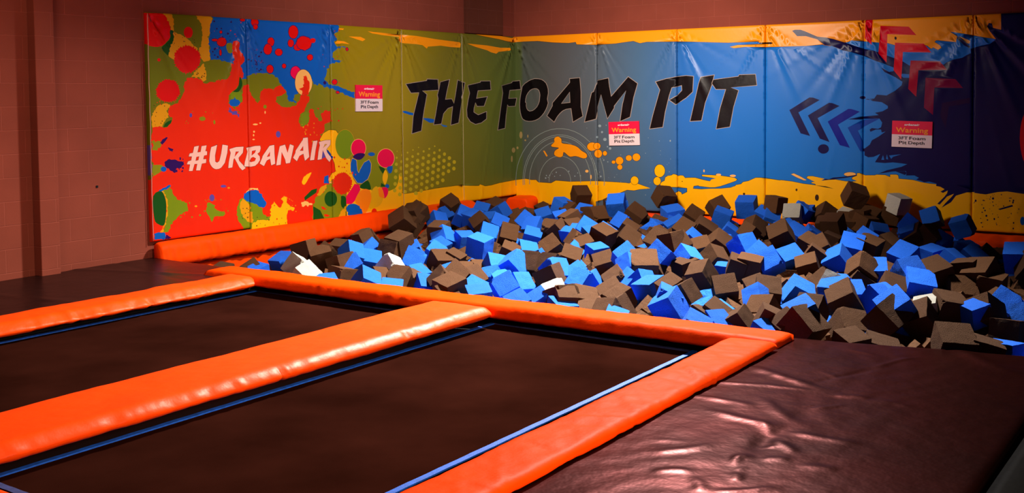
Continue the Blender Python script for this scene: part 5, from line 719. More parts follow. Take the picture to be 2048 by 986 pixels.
HT -2569,526 -2,-6 -4,-6 -6,-5 -8,-3 -9,-1 -9,0 -8,3 -8,4 -6,6 -4,6 -1,7 2,6 4,6 6,5 8,3 8,1 9,-1 9,-2 8,-4 6,-6 3,-6
HT -2477,471 -1,-7 -4,-6 -6,-5 -8,-3 -9,-1 -9,1 -9,2 -8,5 -6,5 -4,6 -1,7 2,7 4,6 6,4 8,3 9,2 9,-1 9,-2 7,-5 6,-5 4,-7
HT -2383,414 -1,-6 -4,-6 -7,-5 -8,-3 -9,-1 -9,0 -9,3 -8,4 -6,6 -3,6 -2,7 2,7 4,6 6,4 8,3 9,2 9,-1 9,-3 8,-4 6,-5 4,-7
HT -2288,357 -1,-6 -5,-6 -6,-5 -8,-3 -9,-1 -10,1 -9,2 -7,5 -7,5 -3,7 -1,7 1,6 4,6 6,5 8,3 9,1 10,-1 9,-2 8,-5 6,-5 4,-7
HT -2192,300 -1,-7 -5,-6 -6,-5 -8,-3 -9,-1 -10,1 -9,3 -8,4 -6,6 -4,6 -1,7 1,7 4,6 7,5 8,3 9,1 10,-1 9,-3 8,-4 6,-6 4,-6
HT -2578,446 -2,-7 -4,-5 -6,-5 -8,-3 -8,-1 -10,0 -8,3 -8,4 -6,6 -3,6 -2,7 2,6 4,6 6,5 8,3 8,1 10,-1 8,-2 8,-4 6,-6 3,-6
HT -2486,390 -1,-7 -4,-6 -6,-4 -8,-3 -9,-1 -9,0 -9,3 -8,4 -6,6 -3,6 -2,7 2,7 4,5 6,5 8,3 9,1 9,0 9,-3 7,-4 6,-6 4,-6
HT -2392,333 -1,-6 -5,-6 -6,-5 -8,-3 -9,-1 -9,1 -9,2 -8,5 -6,5 -3,7 -2,7 2,6 4,6 6,5 8,3 9,1 9,-1 9,-3 8,-4 6,-5 4,-7
HT -2587,366 -2,-7 -4,-5 -6,-5 -8,-3 -8,-1 -9,0 -9,3 -8,4 -6,6 -3,6 -1,7 1,7 4,5 6,5 8,3 9,1 9,-1 8,-2 8,-4 6,-6 4,-6
HT -2495,309 -1,-6 -4,-6 -6,-5 -8,-3 -9,-1 -9,1 -9,3 -8,4 -6,5 -3,7 -2,7 2,6 4,6 6,5 8,3 9,1 9,-1 9,-2 7,-5 6,-5 4,-7
YO -3063,2298 543,-16 351,-4 407,-28 491,-21 21,-18 -23,-52 -208,0 -203,12 -257,-20 -30,-26 -86,41 -114,8 -261,4 -72,33 1,42 -268,8 -207,15
YO -3387,2225 205,2 83,-25 -51,-25 -99,19
YO -3538,2314 80,-2 -16,-17 -64,3
YO -3621,2138 48,30 111,-2 97,-31 -129,7 -80,-13
YO -1115,2218 440,-12 321,-23 236,7 36,-27 -60,-15 -260,-21 -59,-29 -125,17 -91,25 -265,38
BK -1007,2360 518,4 421,-31 46,14 42,20 238,141 1138,15 2130,20 1403,-18 1449,-28 4,-149 7,-177 -88,26 -10,48 -26,6 -18,-33 29,-53 61,-90 -162,32 -160,38 -150,30 72,-49 -10,-69 -208,28 -17,-16 60,-38 18,-31 -40,-23 -57,29 -16,-16 -43,35 -63,24 -299,0 -77,24 -98,10 -313,37 -46,-19 -28,-2 -38,-9 -135,-28 -79,12 -4,8 -211,-9 -303,1 -210,2 -253,11 -89,-6 -65,-4 -56,20 107,21 243,0 125,4 73,-5 9,9 -171,7 -12,14 -396,0 -398,25 -314,15 -422,12 -101,-14 -99,31 -116,-8 -148,-14 -302,-7 -311,15 -15,34 -108,-9 -255,15 -260,30 -231,2 -137,-4 -87,-7 -331,37 -364,26
YO -1004,2359 514,1 423,-31 49,16 38,18 240,142 1136,15 2130,20 1403,-18 1447,-27 4,-147 6,-173 -83,24 -10,48 -30,7 -19,-36 30,-54 60,-87 -158,33 -161,38 -153,28 72,-51 -9,-65 -206,28 -21,-19 62,-40 16,-28 -36,-20 -57,29 -16,-16 -42,34 -63,24 -300,-1 -76,25 -99,9 -314,38 -45,-19 -29,-3 -38,-8 -134,-28 -77,12 -5,9 -212,-10 -303,1 -210,2 -253,11 -90,-6 -64,-4 -52,17 104,18 242,0 125,4 75,-5 12,15 -174,7 -13,14 -397,0 -398,25 -314,16 -422,11 -101,-14 -98,32 -118,-9 -148,-14 -301,-6 -309,15 -15,33 -110,-9 -255,16 -260,30 -232,1 -136,-3 -86,-7 -331,36 -364,27
RG 919,319 1,25 -2,25 -6,24 -8,23 -11,21 -14,20 -17,17 -19,15 -20,12 -22,9 -24,6 -24,3 -24,-1 -24,-4 -23,-7 -23,-11 -21,-13 -19,-17 -18,-18 -14,-21 -12,-23 -9,-24 -6,-24 -3,-26 0,-25 10,1 0,24 3,25 5,23 9,23 11,22 14,19 16,18 19,16 20,13 21,10 22,7 23,4 23,0 22,-2 22,-6 21,-8 20,-12 17,-14 16,-17 13,-19 11,-20 8,-22 5,-23 2,-24 -1,-23
RG 1078,310 2,45 -4,46 -10,43 -16,42 -22,40 -26,36 -31,32 -35,27 -39,22 -42,17 -44,11 -45,5 -46,-1 -46,-7 -45,-14 -43,-19 -40,-25 -37,-29 -33,-35 -28,-38 -23,-42 -18,-44 -11,-46 -6,-47 2,-46 10,1 -1,46 5,45 11,45 17,43 22,41 28,37 32,33 36,30 39,24 41,18 44,13 44,7 45,2 44,-5 43,-11 40,-16 38,-22 34,-27 31,-31 25,-35 21,-38 15,-41 10,-43 4,-44 -2,-45
RG 1235,296 3,72 -6,71 -15,70 -23,66 -31,62 -38,57 -46,51 -51,44 -57,35 -61,28 -65,18 -66,8 -68,-1 -68,-11 -66,-20 -63,-30 -60,-39 -55,-47 -49,-55 -42,-60 -35,-67 -26,-70 -17,-73 -8,-75 1,-75 11,2 -2,73 8,74 17,72 25,69 34,65 41,60 49,54 53,46 59,38 62,30 65,20 66,11 67,1 65,-9 63,-17 60,-27 56,-35 51,-43 44,-50 38,-56 30,-62 23,-65 14,-68 6,-71 -3,-70
RG 1314,292 3,81 -7,80 -17,78 -27,75 -36,70 -44,64 -53,57 -59,49 -66,41 -71,30 -75,21 -77,10 -79,-1 -79,-13 -77,-23 -74,-33 -69,-44 -65,-53 -57,-61 -49,-69 -40,-75 -31,-80 -20,-82 -9,-85 2,-84 10,1 -2,83 9,84 20,81 30,79 40,73 48,68 56,61 63,52 69,43 73,33 75,23 78,12 77,1 76,-9 74,-21 69,-30 65,-40 59,-48 51,-56 44,-64 36,-69 26,-73 16,-77 7,-79 -3,-80
RG 1337,291 4,84 -8,83 -17,81 -28,77 -37,72 -47,67 -54,59 -62,51 -69,42 -74,32 -78,21 -80,10 -82,-1 -82,-12 -81,-24 -77,-35 -73,-45 -67,-55 -59,-64 -52,-71 -42,-78 -32,-82 -21,-86 -9,-88 2,-88 10,2 -2,86 10,87 20,84 32,82 41,76 50,71 59,63 66,54 72,45 76,34 79,23 80,13 81,1 79,-10 77,-21 73,-32 67,-41 61,-50 54,-59 46,-65 36,-72 28,-76 17,-80 7,-82 -3,-82
RG 1450,287 3,95 -8,94 -21,91 -33,87 -44,82 -55,75 -65,67 -74,58 -81,47 -88,37 -93,24 -96,12 -98,-1 -97,-14 -96,-27 -93,-39 -87,-51 -80,-63 -72,-72 -62,-81 -51,-89 -38,-94 -25,-98 -11,-52 -8,-45 4,-100 2,-1 14,0 -2,99 11,98 25,97 38,93 50,87 61,80 70,72 80,62 86,50 91,39 95,27 96,13 97,1 94,-11 92,-24 86,-36 81,-47 73,-57 64,-66 54,-75 44,-81 32,-86 21,-90 8,-93 -4,-93
TN 114,955 -1,-14 -4,-13 -5,-11 -6,-7 -7,-4 -8,-1 -7,4 -6,8 -5,11 -3,12 -1,14 2,15 3,12 5,11 6,8 8,4 7,0 7,-4 6,-7 5,-11 3,-13
TN -20,738 -2,-10 -6,-9 -9,-8 -11,-5 -13,-2 -13,0 -12,4 -11,6 -9,8 -5,10 -2,10 2,11 6,9 9,7 11,5 12,3 14,-1 12,-3 11,-7 9,-8 5,-10
TN -89,617 -1,-13 -3,-12 -5,-10 -5,-7 -7,-3 -6,0 -6,4 -6,8 -4,10 -2,12 -1,13 1,13 3,12 4,10 6,7 6,3 7,0 6,-4 6,-8 4,-10 2,-12
TN 220,940 -4,-16 -8,-7 -9,6 -3,17 3,16 9,7 8,-7
TN 179,882 -2,-6 -4,-5 -6,-3 -8,0 -6,3 -4,4 -2,6 2,6 4,5 7,2 7,0 6,-2 5,-5
TN 41,771 -2,-9 -4,-7 -7,-4 -7,0 -6,4 -5,7 -1,9 1,8 5,7 7,4 7,0 6,-3 5,-7
CR 1201,476 -1,-5 -4,-5 -4,-5 -7,-3 -7,-2 -7,0 -7,2 -6,2 -5,4 -3,5 -1,5 1,6 3,5 5,4 6,3 7,2 8,0 7,-1 6,-3 5,-4 3,-4
CR 1250,398 -4,-22 -7,-10 -8,9 -3,22 3,23 8,10 8,-9
CR 523,699 -4,-4 -8,-3 -8,2 -4,5 4,4 8,3 8,-2
BK 605,826 15,13 20,14 13,14 2,14 -4,17 3,18 17,15 22,12 24,5 23,-7 22,-14 16,-18 3,-20 -3,-21 8,-13 31,-7 45,-2 45,-5 40,-8 39,-10 35,-12 29,-18 23,-19 23,-18 27,-13 27,-12 21,-14 11,-17 3,-19 -5,-16 -13,-11 -20,-7 -27,-2 -38,8 -44,13 -39,8 -33,-3 -30,-8 -33,1 -36,20 -34,28 -22,13 -7,-8 -2,-24 -7,-22 -18,-12 -21,-7 -24,-1 -28,6 -30,12 -22,15 -6,20 5,22 12,20 26,17 31,14 6,6 -21,5 -49,3 -39,4 -16,8 -2,11
YO 609,824 14,12 20,14 15,15 2,16 -4,18 3,15 15,14 21,11 22,5 21,-7 20,-13 16,-17 2,-18 -3,-22 10,-16 33,-7 46,-3 44,-4 40,-8 39,-9 34,-13 28,-17 23,-19 23,-18 27,-14 28,-12 19,-13 11,-16 2,-17 -4,-14 -11,-10 -19,-6 -26,-2 -36,8 -44,13 -41,8 -33,-3 -31,-7 -30,0 -35,20 -34,28 -26,14 -10,-11 -3,-25 -6,-21 -16,-10 -20,-7 -22,0 -27,5 -30,11 -20,14 -5,18 5,20 11,19 25,17 31,14 11,11 -28,7 -50,3 -37,4 -13,7 -2,8
BK 1342,814 -3,-18 -10,-16 -16,-13 -19,-10 -22,-5 -24,-1 -22,4 -20,9 -15,13 -10,16 -3,17 4,18 10,16 15,14 20,9 22,5 23,1 23,-5 19,-9 15,-12 10,-16
YO 1338,813 -4,-16 -9,-15 -14,-12 -19,-9 -21,-5 -22,-1 -21,4 -19,9 -14,12 -9,14 -3,16 3,17 10,15 14,12 19,9 21,5 22,1 21,-4 18,-9 15,-12 9,-15
BK 1397,823 -2,-14 -8,-13 -11,-10 -14,-8 -16,-4 -17,-1 -16,4 -15,7 -11,10 -7,13 -2,13 2,14 8,13 11,10 14,8 16,4 17,0 17,-3 14,-7 11,-10 7,-13
YO 1392,822 -2,-12 -7,-12 -10,-9 -13,-7 -15,-4 -16,-1 -15,4 -13,6 -10,9 -6,12 -2,12 2,13 7,12 10,9 13,7 15,4 16,0 15,-3 13,-6 10,-10 6,-11
BK 1420,720 -3,-16 -7,-16 -13,-13 -15,-10 -18,-5 -19,0 -17,4 -16,9 -12,12 -8,16 -2,16 3,17 7,16 13,13 15,9 18,6 19,0 18,-4 15,-9 12,-13 7,-15
YO 1415,720 -2,-15 -8,-15 -11,-12 -14,-9 -17,-5 -17,0 -16,4 -15,8 -11,12 -7,14 -2,15 2,16 7,15 12,12 14,9 17,5 17,0 16,-4 15,-8 11,-12 7,-14
BK 1498,727 -2,-10 -4,-9 -7,-8 -9,-6 -10,-3 -11,0 -10,2 -9,6 -7,7 -4,9 -2,10 2,10 4,9 7,8 9,6 10,3 11,0 11,-2 8,-6 7,-7 4,-9
YO 1493,727 -1,-9 -4,-8 -6,-7 -8,-5 -9,-3 -9,0 -9,2 -8,5 -6,6 -4,8 -1,9 1,9 4,9 6,6 8,5 9,3 9,0 9,-2 8,-5 6,-6 4,-8
BK 1751,635 -2,-16 -8,-15 -12,-12 -15,-9 -17,-5 -18,0 -18,4 -15,8 -12,11 -7,15 -3,15 3,16 8,15 12,12 15,9 17,5 18,0 18,-4 15,-8 11,-12 8,-14
YO 1747,635 -3,-15 -7,-13 -11,-12 -14,-8 -16,-5 -17,0 -16,3 -14,8 -11,11 -7,13 -2,14 3,15 7,14 11,11 14,8 16,5 17,0 16,-3 14,-8 10,-11 7,-13
BK 1736,549 -1,-11 -6,-10 -8,-9 -10,-6 -12,-4 -13,0 -12,3 -10,5 -8,8 -5,10 -2,11 2,11 5,10 8,8 11,7 12,3 12,0 12,-2 11,-6 8,-8 5,-10
YO 1732,548 -2,-9 -4,-9 -8,-8 -9,-6 -11,-3 -11,0 -11,2 -9,5 -7,8 -5,8 -1,10 1,10 5,9 7,7 10,6 10,3 12,0 10,-2 10,-5 7,-7 4,-9
BK 1628,613 -1,-8 -4,-7 -7,-6 -8,-4 -9,-2 -9,0 -9,1 -8,4 -6,6 -4,6 -1,8 1,7 4,7 7,6 8,4 9,2 9,1 9,-2 8,-4 6,-5 4,-7
YO 1624,612 -2,-6 -3,-6 -5,-4 -7,-4 -8,-2 -8,0 -8,1 -7,3 -5,5 -4,6 -1,6 1,6 4,6 5,5 7,3 8,2 8,0 8,-1 7,-3 5,-5 4,-5
BK 1880,674 -2,-12 -6,-11 -10,-9 -12,-6 -13,-4 -15,0 -13,2 -12,6 -10,9 -6,11 -2,11 2,12 7,11 9,9 12,7 14,3 14,1 14,-3 12,-6 9,-9 6,-10
YO 1875,674 -2,-11 -5,-10 -8,-8 -11,-6 -13,-3 -13,0 -12,2 -11,6 -9,7 -5,10 -2,10 2,11 5,10 9,8 11,6 12,3 13,1 13,-3 11,-5 8,-8 6,-10
BK 2005,688 -2,-15 -7,-14 -12,-12 -15,-9 -17,-4 -17,-1 -17,4 -15,8 -12,11 -7,14 -3,15 3,15 8,14 11,12 15,8 17,5 18,1 17,-4 14,-8 12,-11 7,-14
YO 2001,688 -2,-14 -7,-13 -11,-11 -14,-8 -15,-4 -17,-1 -16,4 -13,7 -11,10 -7,13 -2,14 2,14 7,13 11,11 14,8 16,4 16,1 16,-4 13,-7 11,-11 7,-12
YO 466,739 26,0 52,-72 -24,-7
ST 1405,1096 -1,-5 -3,-5 -4,-4 -6,-2 -6,-2 -7,0 -6,2 -6,2 -4,4 -3,4 -1,5 1,5 3,5 4,3 6,3 6,2 7,0 6,-2 6,-2 5,-4 2,-5
ST 1434,1012 -2,-6 -5,-5 -6,-3 -7,0 -7,3 -4,5 -2,6 2,6 4,5 7,3 7,0 7,-3 4,-4
ST 1357,944 -2,-7 -5,-6 -8,-3 -8,0 -7,3 -5,5 -2,7 2,7 5,5 8,4 8,0 7,-3 5,-6
ST 1489,914 -1,-6 -3,-5 -5,-5 -7,-3 -7,-2 -8,0 -7,2 -7,3 -5,4 -3,5 -1,6 1,6 3,5 5,5 7,3 7,2 8,0 7,-2 7,-3 5,-4 3,-5
ST 1562,794 -2,-7 -5,-6 -8,-4 -9,0 -8,3 -6,6 -1,8 2,7 5,6 8,4 9,0 8,-3 5,-6
ST 1512,817 -3,-7 -8,-3 -8,3 -3,7 3,6 8,3 8,-2
ST 1453,634 -3,-6 -8,-3 -8,2 -3,7 3,7 8,3 8,-3
ST 1514,613 -3,-6 -6,-3 -6,3 -3,5 3,6 6,2 6,-2
ST 1408,412 -2,-5 -3,-4 -5,-2 -6,-1 -5,2 -4,4 -1,5 1,5 4,4 5,2 6,0 5,-2 3,-3
ST 2446,911 -3,-9 -7,-3 -7,3 -3,9 3,8 7,4 7,-3
ST 1623,1007 -3,-5 -6,2 0,7 6,2
ST 1768,157 -2,-3 -4,1 0,3 4,1
ST 1908,1119 -4,-4 -6,2 0,5 6,2
ST 1712,349 -4,-4 -7,1 1,5 6,2
ST 1306,584 -3,-5 -5,1 0,7 5,2
ST 2086,742 -4,-6 -6,2 0,7 6,3
ST 1521,399 -3,-4 -5,2 0,5 5,1
ST 1281,857 -4,-4 -6,1 0,5 6,1
ST 2126,946 -3,-5 -5,2 0,6 5,2
ST 1241,728 -2,-5 -5,-2 -5,2 -2,4 2,5 5,2 5,-2
ST 1677,143 -3,-2 -4,0 0,3 4,1
ST 1319,501 -4,-6 -7,2 1,8 6,3
ST 1185,1065 -3,-4 -5,1 0,5 5,2
ST 1274,594 -3,-5 -4,2 0,5 4,2
ST 1649,444 -4,-3 -6,1 1,4 5,1
ST 1381,469 -4,-7 -7,2 0,9 7,2
ST 1831,487 -2,-3 -4,1 0,3 4,1
ST 2331,73 -3,-3 -5,1 0,4 5,1
ST 2286,908 -4,-6 -6,2 0,7 7,2
ST 1609,403 -3,-4 -4,1 0,5 5,1
ST 1280,765 -2,-5 -5,-3 -4,2 -2,5 2,6 4,2 5,-2
ST 1713,712 -4,-6 -6,2 0,8 7,3
ST 1192,243 -4,-4 -7,1 0,6 7,2
ST 1431,658 -4,-4 -6,1 0,5 6,2
ST 1921,1050 -3,-4 -4,2 0,5 4,1
ST 2089,272 -2,-3 -4,1 0,4 4,1
ST 1471,326 -4,-6 -7,2 0,6 7,2
ST 2299,728 -3,-4 -5,2 0,4 5,1
ST 1616,410 -5,-4 -7,1 0,6 8,2
ST 1490,1105 -2,-5 -5,-3 -5,2 -2,6 2,6 5,2 5,-2
ST 2276,83 -2,-4 -5,2 0,4 5,2
ST 1247,923 -3,-3 -4,1 0,3 4,1
ST 2303,779 -4,-4 -6,1 0,5 6,2
ST 1343,1063 -4,-5 -7,2 0,6 7,2
ST 1253,645 -4,-6 -7,2 0,7 7,3
ST 1630,163 -4,-5 -7,1 0,6 7,2
ST 2081,191 -2,-4 -4,-2 -4,2 -2,4 2,4 4,1 4,-1
ST 1229,556 -3,-3 -4,1 0,3 5,1
ST 1273,269 -5,-4 -6,1 0,5 7,2
ST 1384,642 -3,-3 -4,1 0,4 4,2
ST 754,403 -3,-5 -7,-2 -6,1 -2,5 2,5 7,2 6,-2
ST 995,401 -3,-5 -8,-2 -7,2 -3,5 3,5 8,2 7,-2
ST 692,443 -3,-7 -6,-3 -7,2 -2,7 3,8 6,3 6,-3
ST 518,357 -4,-8 -8,-3 -8,3 -4,7 4,8 8,4 8,-3
ST 663,387 -2,-5 -6,-2 -6,1 -2,5 2,5 6,2 6,-1
ST 897,465 -3,-7 -7,-3 -7,2 -2,7 3,8 6,3 7,-3
ST 1083,410 -3,-5 -8,-3 -8,2 -3,5 3,5 8,2 8,-2
ST 568,348 -4,-4 -7,1 0,6 7,2
ST 1037,446 -2,-5 -5,-2 -6,2 -2,5 2,5 6,2 5,-2
ST 528,394 -3,-7 -6,-3 -6,3 -2,6 2,7 6,3 6,-3
ST 625,420 -4,-4 -8,1 0,5 8,1
ST 990,401 -3,-6 -6,-2 -6,2 -2,5 2,6 6,2 6,-2
ST 583,398 -3,-6 -8,-3 -8,2 -3,6 3,6 8,3 8,-2
ST 558,370 -3,-5 -6,-2 -7,2 -3,4 3,5 7,2 6,-2
ST 2317,163 -3,-4 -4,1 0,4 4,2
ST 2331,571 -3,-4 -5,2 0,4 5,2
ST 2421,624 -3,-4 -5,1 0,5 5,1
ST 2426,295 -2,-2 -4,0 0,3 4,1
ST 2496,319 -4,-5 -6,1 0,7 6,3
ST 2075,372 -2,-2 -4,0 0,3 4,1
ST 2178,652 -2,-3 -4,1 0,4 4,1
ST 2442,391 -3,-4 -5,1 0,5 5,2
ST 2363,422 -3,-3 -4,1 0,4 4,1
ST 2509,218 -4,-6 -6,2 0,7 6,2
ST 2172,508 -2,-2 -5,1 0,3 5,1
ST 2248,202 -4,-4 -5,1 0,6 5,1
ST 2446,676 -4,-5 -6,2 0,5 6,2
ST 2279,130 -4,-5 -6,1 0,6 6,2
ST 2347,244 -2,-2 -4,1 0,3 4,1
ST 2216,136 -3,-4 -3,1 0,4 3,2
ST 2179,613 -2,-2 -3,0 0,3 3,1
ST 2150,358 -4,-5 -6,1 0,6 6,2
ST 2394,603 -3,-4 -4,1 0,4 4,2
ST 2256,553 -2,-2 -3,1 0,3 3,1
ST 2427,509 -4,-7 -7,2 0,8 7,3
ST 2244,198 -3,-4 -4,1 0,5 4,1
ST 2505,561 -2,-3 -4,1 0,3 4,1
ST 2218,506 -4,-4 -6,2 0,4 6,1
ST 2328,539 -2,-3 -4,1 0,4 4,1
ST 2270,141 -3,-4 -4,1 0,5 4,1
BK 2363,519 -2,-16 -4,-15 -6,-14 -9,-14 -11,-11 -12,-9 -14,-6 -15,-4 -15,0 -14,2 -14,6 -13,8 -10,10 -9,13 -7,14 -4,15 -1,16 2,16 4,15 6,15 9,13 11,11 13,9 13,6 15,3 15,1 15,-3 13,-5 13,-8 11,-11 8,-12 7,-14 4,-15
YB 2358,519 -2,-15 -3,-15 -7,-14 -8,-12 -10,-10 -12,-9 -13,-6 -13,-3 -14,0 -14,2 -12,5 -12,7 -10,10 -9,12 -6,13 -3,15 -2,15 2,15 4,15 6,14 8,12 10,10 12,9 13,6 14,3 14,0 13,-2 13,-5 11,-8 11,-10 8,-11 6,-14 4,-14
BK 2304,383 -2,-16 -7,-15 -11,-13 -14,-10 -16,-5 -16,-1 -16,4 -14,9 -11,12 -7,15 -2,16 2,16 7,16 11,13 14,9 16,6 17,0 16,-4 14,-9 10,-12 7,-14
YB 2299,383 -2,-15 -6,-14 -10,-12 -13,-9 -14,-5 -16,0 -14,4 -13,7 -9,11 -7,14 -2,15 2,15 7,15 10,11 12,9 15,5 15,1 14,-4 13,-8 10,-11 6,-14
BK 2287,345 26,29 37,19 10,43 41,24 47,6 29,19 41,-8 18,-16 45,10 40,-3 27,-28 35,5 103,4 128,-25 74,-14 22,25 61,11 -68,6 -122,13 0,25 123,0 67,-1 0,16 51,6 27,-24 123,-12 54,-7 41,-22 -23,-22 -71,-28 -134,-47 -81,-21 -73,-3 -147,11 -9,8 -59,-10 -7,-26 113,-3 127,13 135,6 132,18 60,22 9,14 70,15 26,26 71,15 95,44 61,3 251,-23 14,4 141,-12 139,-22 145,-10 0,5 -58,13 20,17 30,1 -103,40 17,27 64,2 148,-28 -43,-21 70,12 101,8 112,-16 72,-4 60,9 -59,17 8,26 51,21 0,27 31,5 40,-15 25,-9 112,4 15,10 -10,-13 15,12 103,-1 50,-20 0,26 77,3 21,-10 4,-36 155,-8 97,-24 79,-10 87,-6 172,7 223,-62 517,21 7,-571 -780,-19 -3315,26 -39,195 -9,101 -29,35 21,30 42,21 41,-17 8,-23 67,34 0,44 -145,2 -76,1 -27,7 -37,-22 -40,-7 -52,22
YB 2292,344 24,27 38,19 10,43 38,23 48,6 28,18 38,-7 18,-17 47,11 38,-3 27,-29 38,5 101,4 128,-25 77,-13 23,26 63,14 -72,10 -118,13 0,17 118,0 72,-2 0,17 44,5 27,-24 124,-12 53,-6 35,-19 -17,-18 -71,-27 -133,-47 -80,-20 -73,-3 -145,11 -9,8 -65,-11 -9,-35 119,-3 127,14 135,6 133,18 62,23 9,13 70,15 26,26 69,15 95,44 59,2 252,-23 14,4 140,-11 139,-22 150,-11 0,14 -54,11 13,11 34,4 -102,43 14,21 61,2 142,-25 -40,-21 74,9 99,7 113,-15 72,-4 65,12 -59,21 7,20 52,21 -1,27 26,4 39,-15 26,-9 115,4 13,13 -13,-14 19,10 101,-1 55,-21 0,28 72,2 18,-9 5,-37 157,-8 97,-23 79,-11 88,-6 172,7 223,-62 514,21 6,-564 -776,-19 -3311,27 -38,192 -9,102 -28,33 19,27 37,19 38,-16 9,-25 75,37 0,51 -150,3 -75,1 -28,7 -38,-23 -38,-6 -48,20
BK 4048,534 40,14 92,-38 71,-41 -39,-7 -90,34
CR 4053,533 35,12 90,-38 69,-37 -34,-5 -90,34
BK 4343,413 135,-8 100,-26 -100,13
CR 2922,537 -3,-13 -8,-5 -7,5 -3,13 3,13 7,6 8,-6
CR 3342,489 -2,-4 -5,-4 -7,-3 -9,-3 -11,-2 -11,0 -11,1 -10,2 -7,3 -5,3 -2,4 2,5 5,4 7,3 10,3 11,1 11,1 11,-1 9,-2 7,-3 5,-4
CR 3145,496 -1,-3 -4,-4 -6,-3 -8,-2 -10,-2 -9,0 -10,1 -8,1 -6,3 -4,3 -2,4 2,4 4,3 6,4 8,2 10,1 9,1 10,-1 8,-2 6,-3 4,-3
BK 4837,560 -4,-8 -9,-7 -13,-6 -17,-4 -19,-3 -20,-1 -19,2 -17,3 -13,5 -9,6 -4,8 4,9 9,7 13,6 17,4 19,3 20,1 19,-2 17,-3 13,-5 9,-6
CR 4833,560 -2,-6 -8,-7 -13,-5 -16,-4 -19,-3 -20,-1 -18,1 -17,4 -13,4 -8,6 -3,7 3,6 8,7 13,5 16,4 19,3 20,1 18,-2 17,-3 13,-4 8,-6
NV 4430,470 47,25 41,-5 46,21 113,14 52,9 111,18 8,-9 -138,-30 -113,-17 -79,-13
DK 4398,265 -1,-11 -3,-10 -4,-9 -6,-6 -7,-3 -7,-1 -6,3 -6,6 -5,8 -3,10 -1,11 1,11 3,10 5,8 5,7 7,3 7,0 7,-2 6,-6 4,-8 3,-10
DK 4134,347 -1,-7 -3,-6 -5,-3 -6,0 -5,3 -3,5 -2,7 2,7 3,6 5,3 6,0 5,-2 3,-6
DK 3466,268 -1,-7 -5,-5 -6,-3 -7,-1 -6,3 -4,5 -2,6 2,7 4,5 6,3 7,1 6,-3 5,-5
DK 2612,391 -2,-5 -6,-2 -5,2 -2,4 2,5 5,2 6,-1
BK 3651,2136 144,0 27,-13 -27,-11 -144,12
NV 6737,2500 -361,-32 4,-120 6,-173 -83,24 -10,48 -30,7 -19,-36 30,-54 60,-87 -59,-50 -138,-27 -60,-20 5,-49 -45,-18 -46,-28 -83,-17 -74,-28 -38,-28 -37,30 -239,6 -86,-37 -79,52 -158,64 -161,66 -121,25 -216,79 -134,47 -96,23 -98,13 -148,69 -59,22 -70,3 -33,-11 63,-68 109,-4 138,-44 88,-70 87,-13 106,-51 133,-32 122,-42 158,-69 92,-31 21,-12 79,-32 0,-41 -49,-9 -90,53 40,-52 120,-63 79,-52 -10,-40 -68,-60 -99,-54 -110,11 -30,-46 -82,-5 -20,-3 41,-7 51,0 -68,14 61,-27 104,-14 69,-43 0,-27 -60,-34 -86,-18 43,-26 -182,-18 -132,-23 -44,-9 97,-4 79,9 191,5 31,-47 -13,-53 -34,-18 -70,8 -26,-18 9,-26 61,27 60,1 9,-35 43,13 -77,-58 -78,-45 -26,-53 -60,-45 -27,-1 -8,-27 35,-8 0,-44 44,-21 61,6 77,37 -60,-98 113,-6 91,10 96,-8 62,-8 -62,-31 -163,-45 -97,-43 165,31 143,9 10,-24 -19,-21 -102,38 99,8 22,-22 -8,-29 93,4 49,-26 -31,-20 62,-16 27,-12 52,11 79,-20 -4,-27 47,-8 44,-25 -43,-29 26,-13 51,30 -8,-32 -26,-38 -77,-85 26,-8 77,94 73,35 -21,-32 -68,-76 -43,-57 103,69 50,75 110,41 87,8 -24,-9 134,-12 121,31 95,12 118,-15 186,-17
LB 5126,737 19,55 15,-54
LB 5179,748 10,55 15,-59
LB 5213,789 139,18 -95,-32 -19,-25
LB 5332,1707 19,15 78,-7 1,-40 -64,1
NV 4942,1454 -1,-5 -4,-4 -7,-4 -8,-3 -10,-1 -10,0 -9,1 -9,3 -6,4 -4,4 -2,5 2,5 4,5 6,4 9,2 9,2 10,0 10,-2 8,-3 7,-3 4,-5
NV 5934,2121 27,-6 111,-111 -9,-14 -46,26 -79,75
CR 5952,2125 65,-27 55,-31 -9,-29 -28,6
NV 5858,56 51,58 -38,-75
NV 5986,91 54,85 -29,-74
NV 6120,276 26,54 -12,-40
NV 6277,109 -2,-6 -6,-2 -7,1 -2,6 2,5 7,3 6,-2
NV 6216,273 -2,-5 -3,-2 -4,2 -1,5 1,5 4,2 3,-2
NV 6268,154 -6,-11 -10,-1 -6,11 6,12 10,1
NV 6230,322 -2,-7 -5,-3 -4,3 -2,6 2,6 4,3 5,-2
NV 6303,363 -1,-5 -4,-3 -4,2 -1,5 1,5 4,2 4,-2
NV 6227,30 -2,-4 -6,-2 -5,1 -3,4 3,5 5,2 6,-2
NV 6324,179 -1,-4 -4,-1 -4,1 -2,3 2,3 4,2 4,-1
NV 6336,348 -6,-12 -13,-1 -7,12 7,12 13,1
NV 6206,124 -2,-4 -4,-2 -4,1 -2,4 2,4 4,2 4,-2
NV 6157,314 -6,-13 -10,0 -6,12 5,13 11,1
NV 6480,146 -1,-5 -3,-2 -3,2 -2,4 1,4 3,2 3,-1
NV 6264,344 -2,-4 -4,1 0,4 4,2
NV 6222,191 -2,-5 -5,-3 -6,2 -2,5 2,5 6,2 5,-1
NV 6363,79 -2,-4 -3,-2 -3,1 -2,4 2,4 3,2 3,-1
NV 6285,345 -2,-4 -3,2 0,4 3,1
NV 6540,94 -4,-10 -8,0 -4,9 4,10 8,0
NV 6533,314 -5,-11 -9,-1 -4,11 4,12 9,0
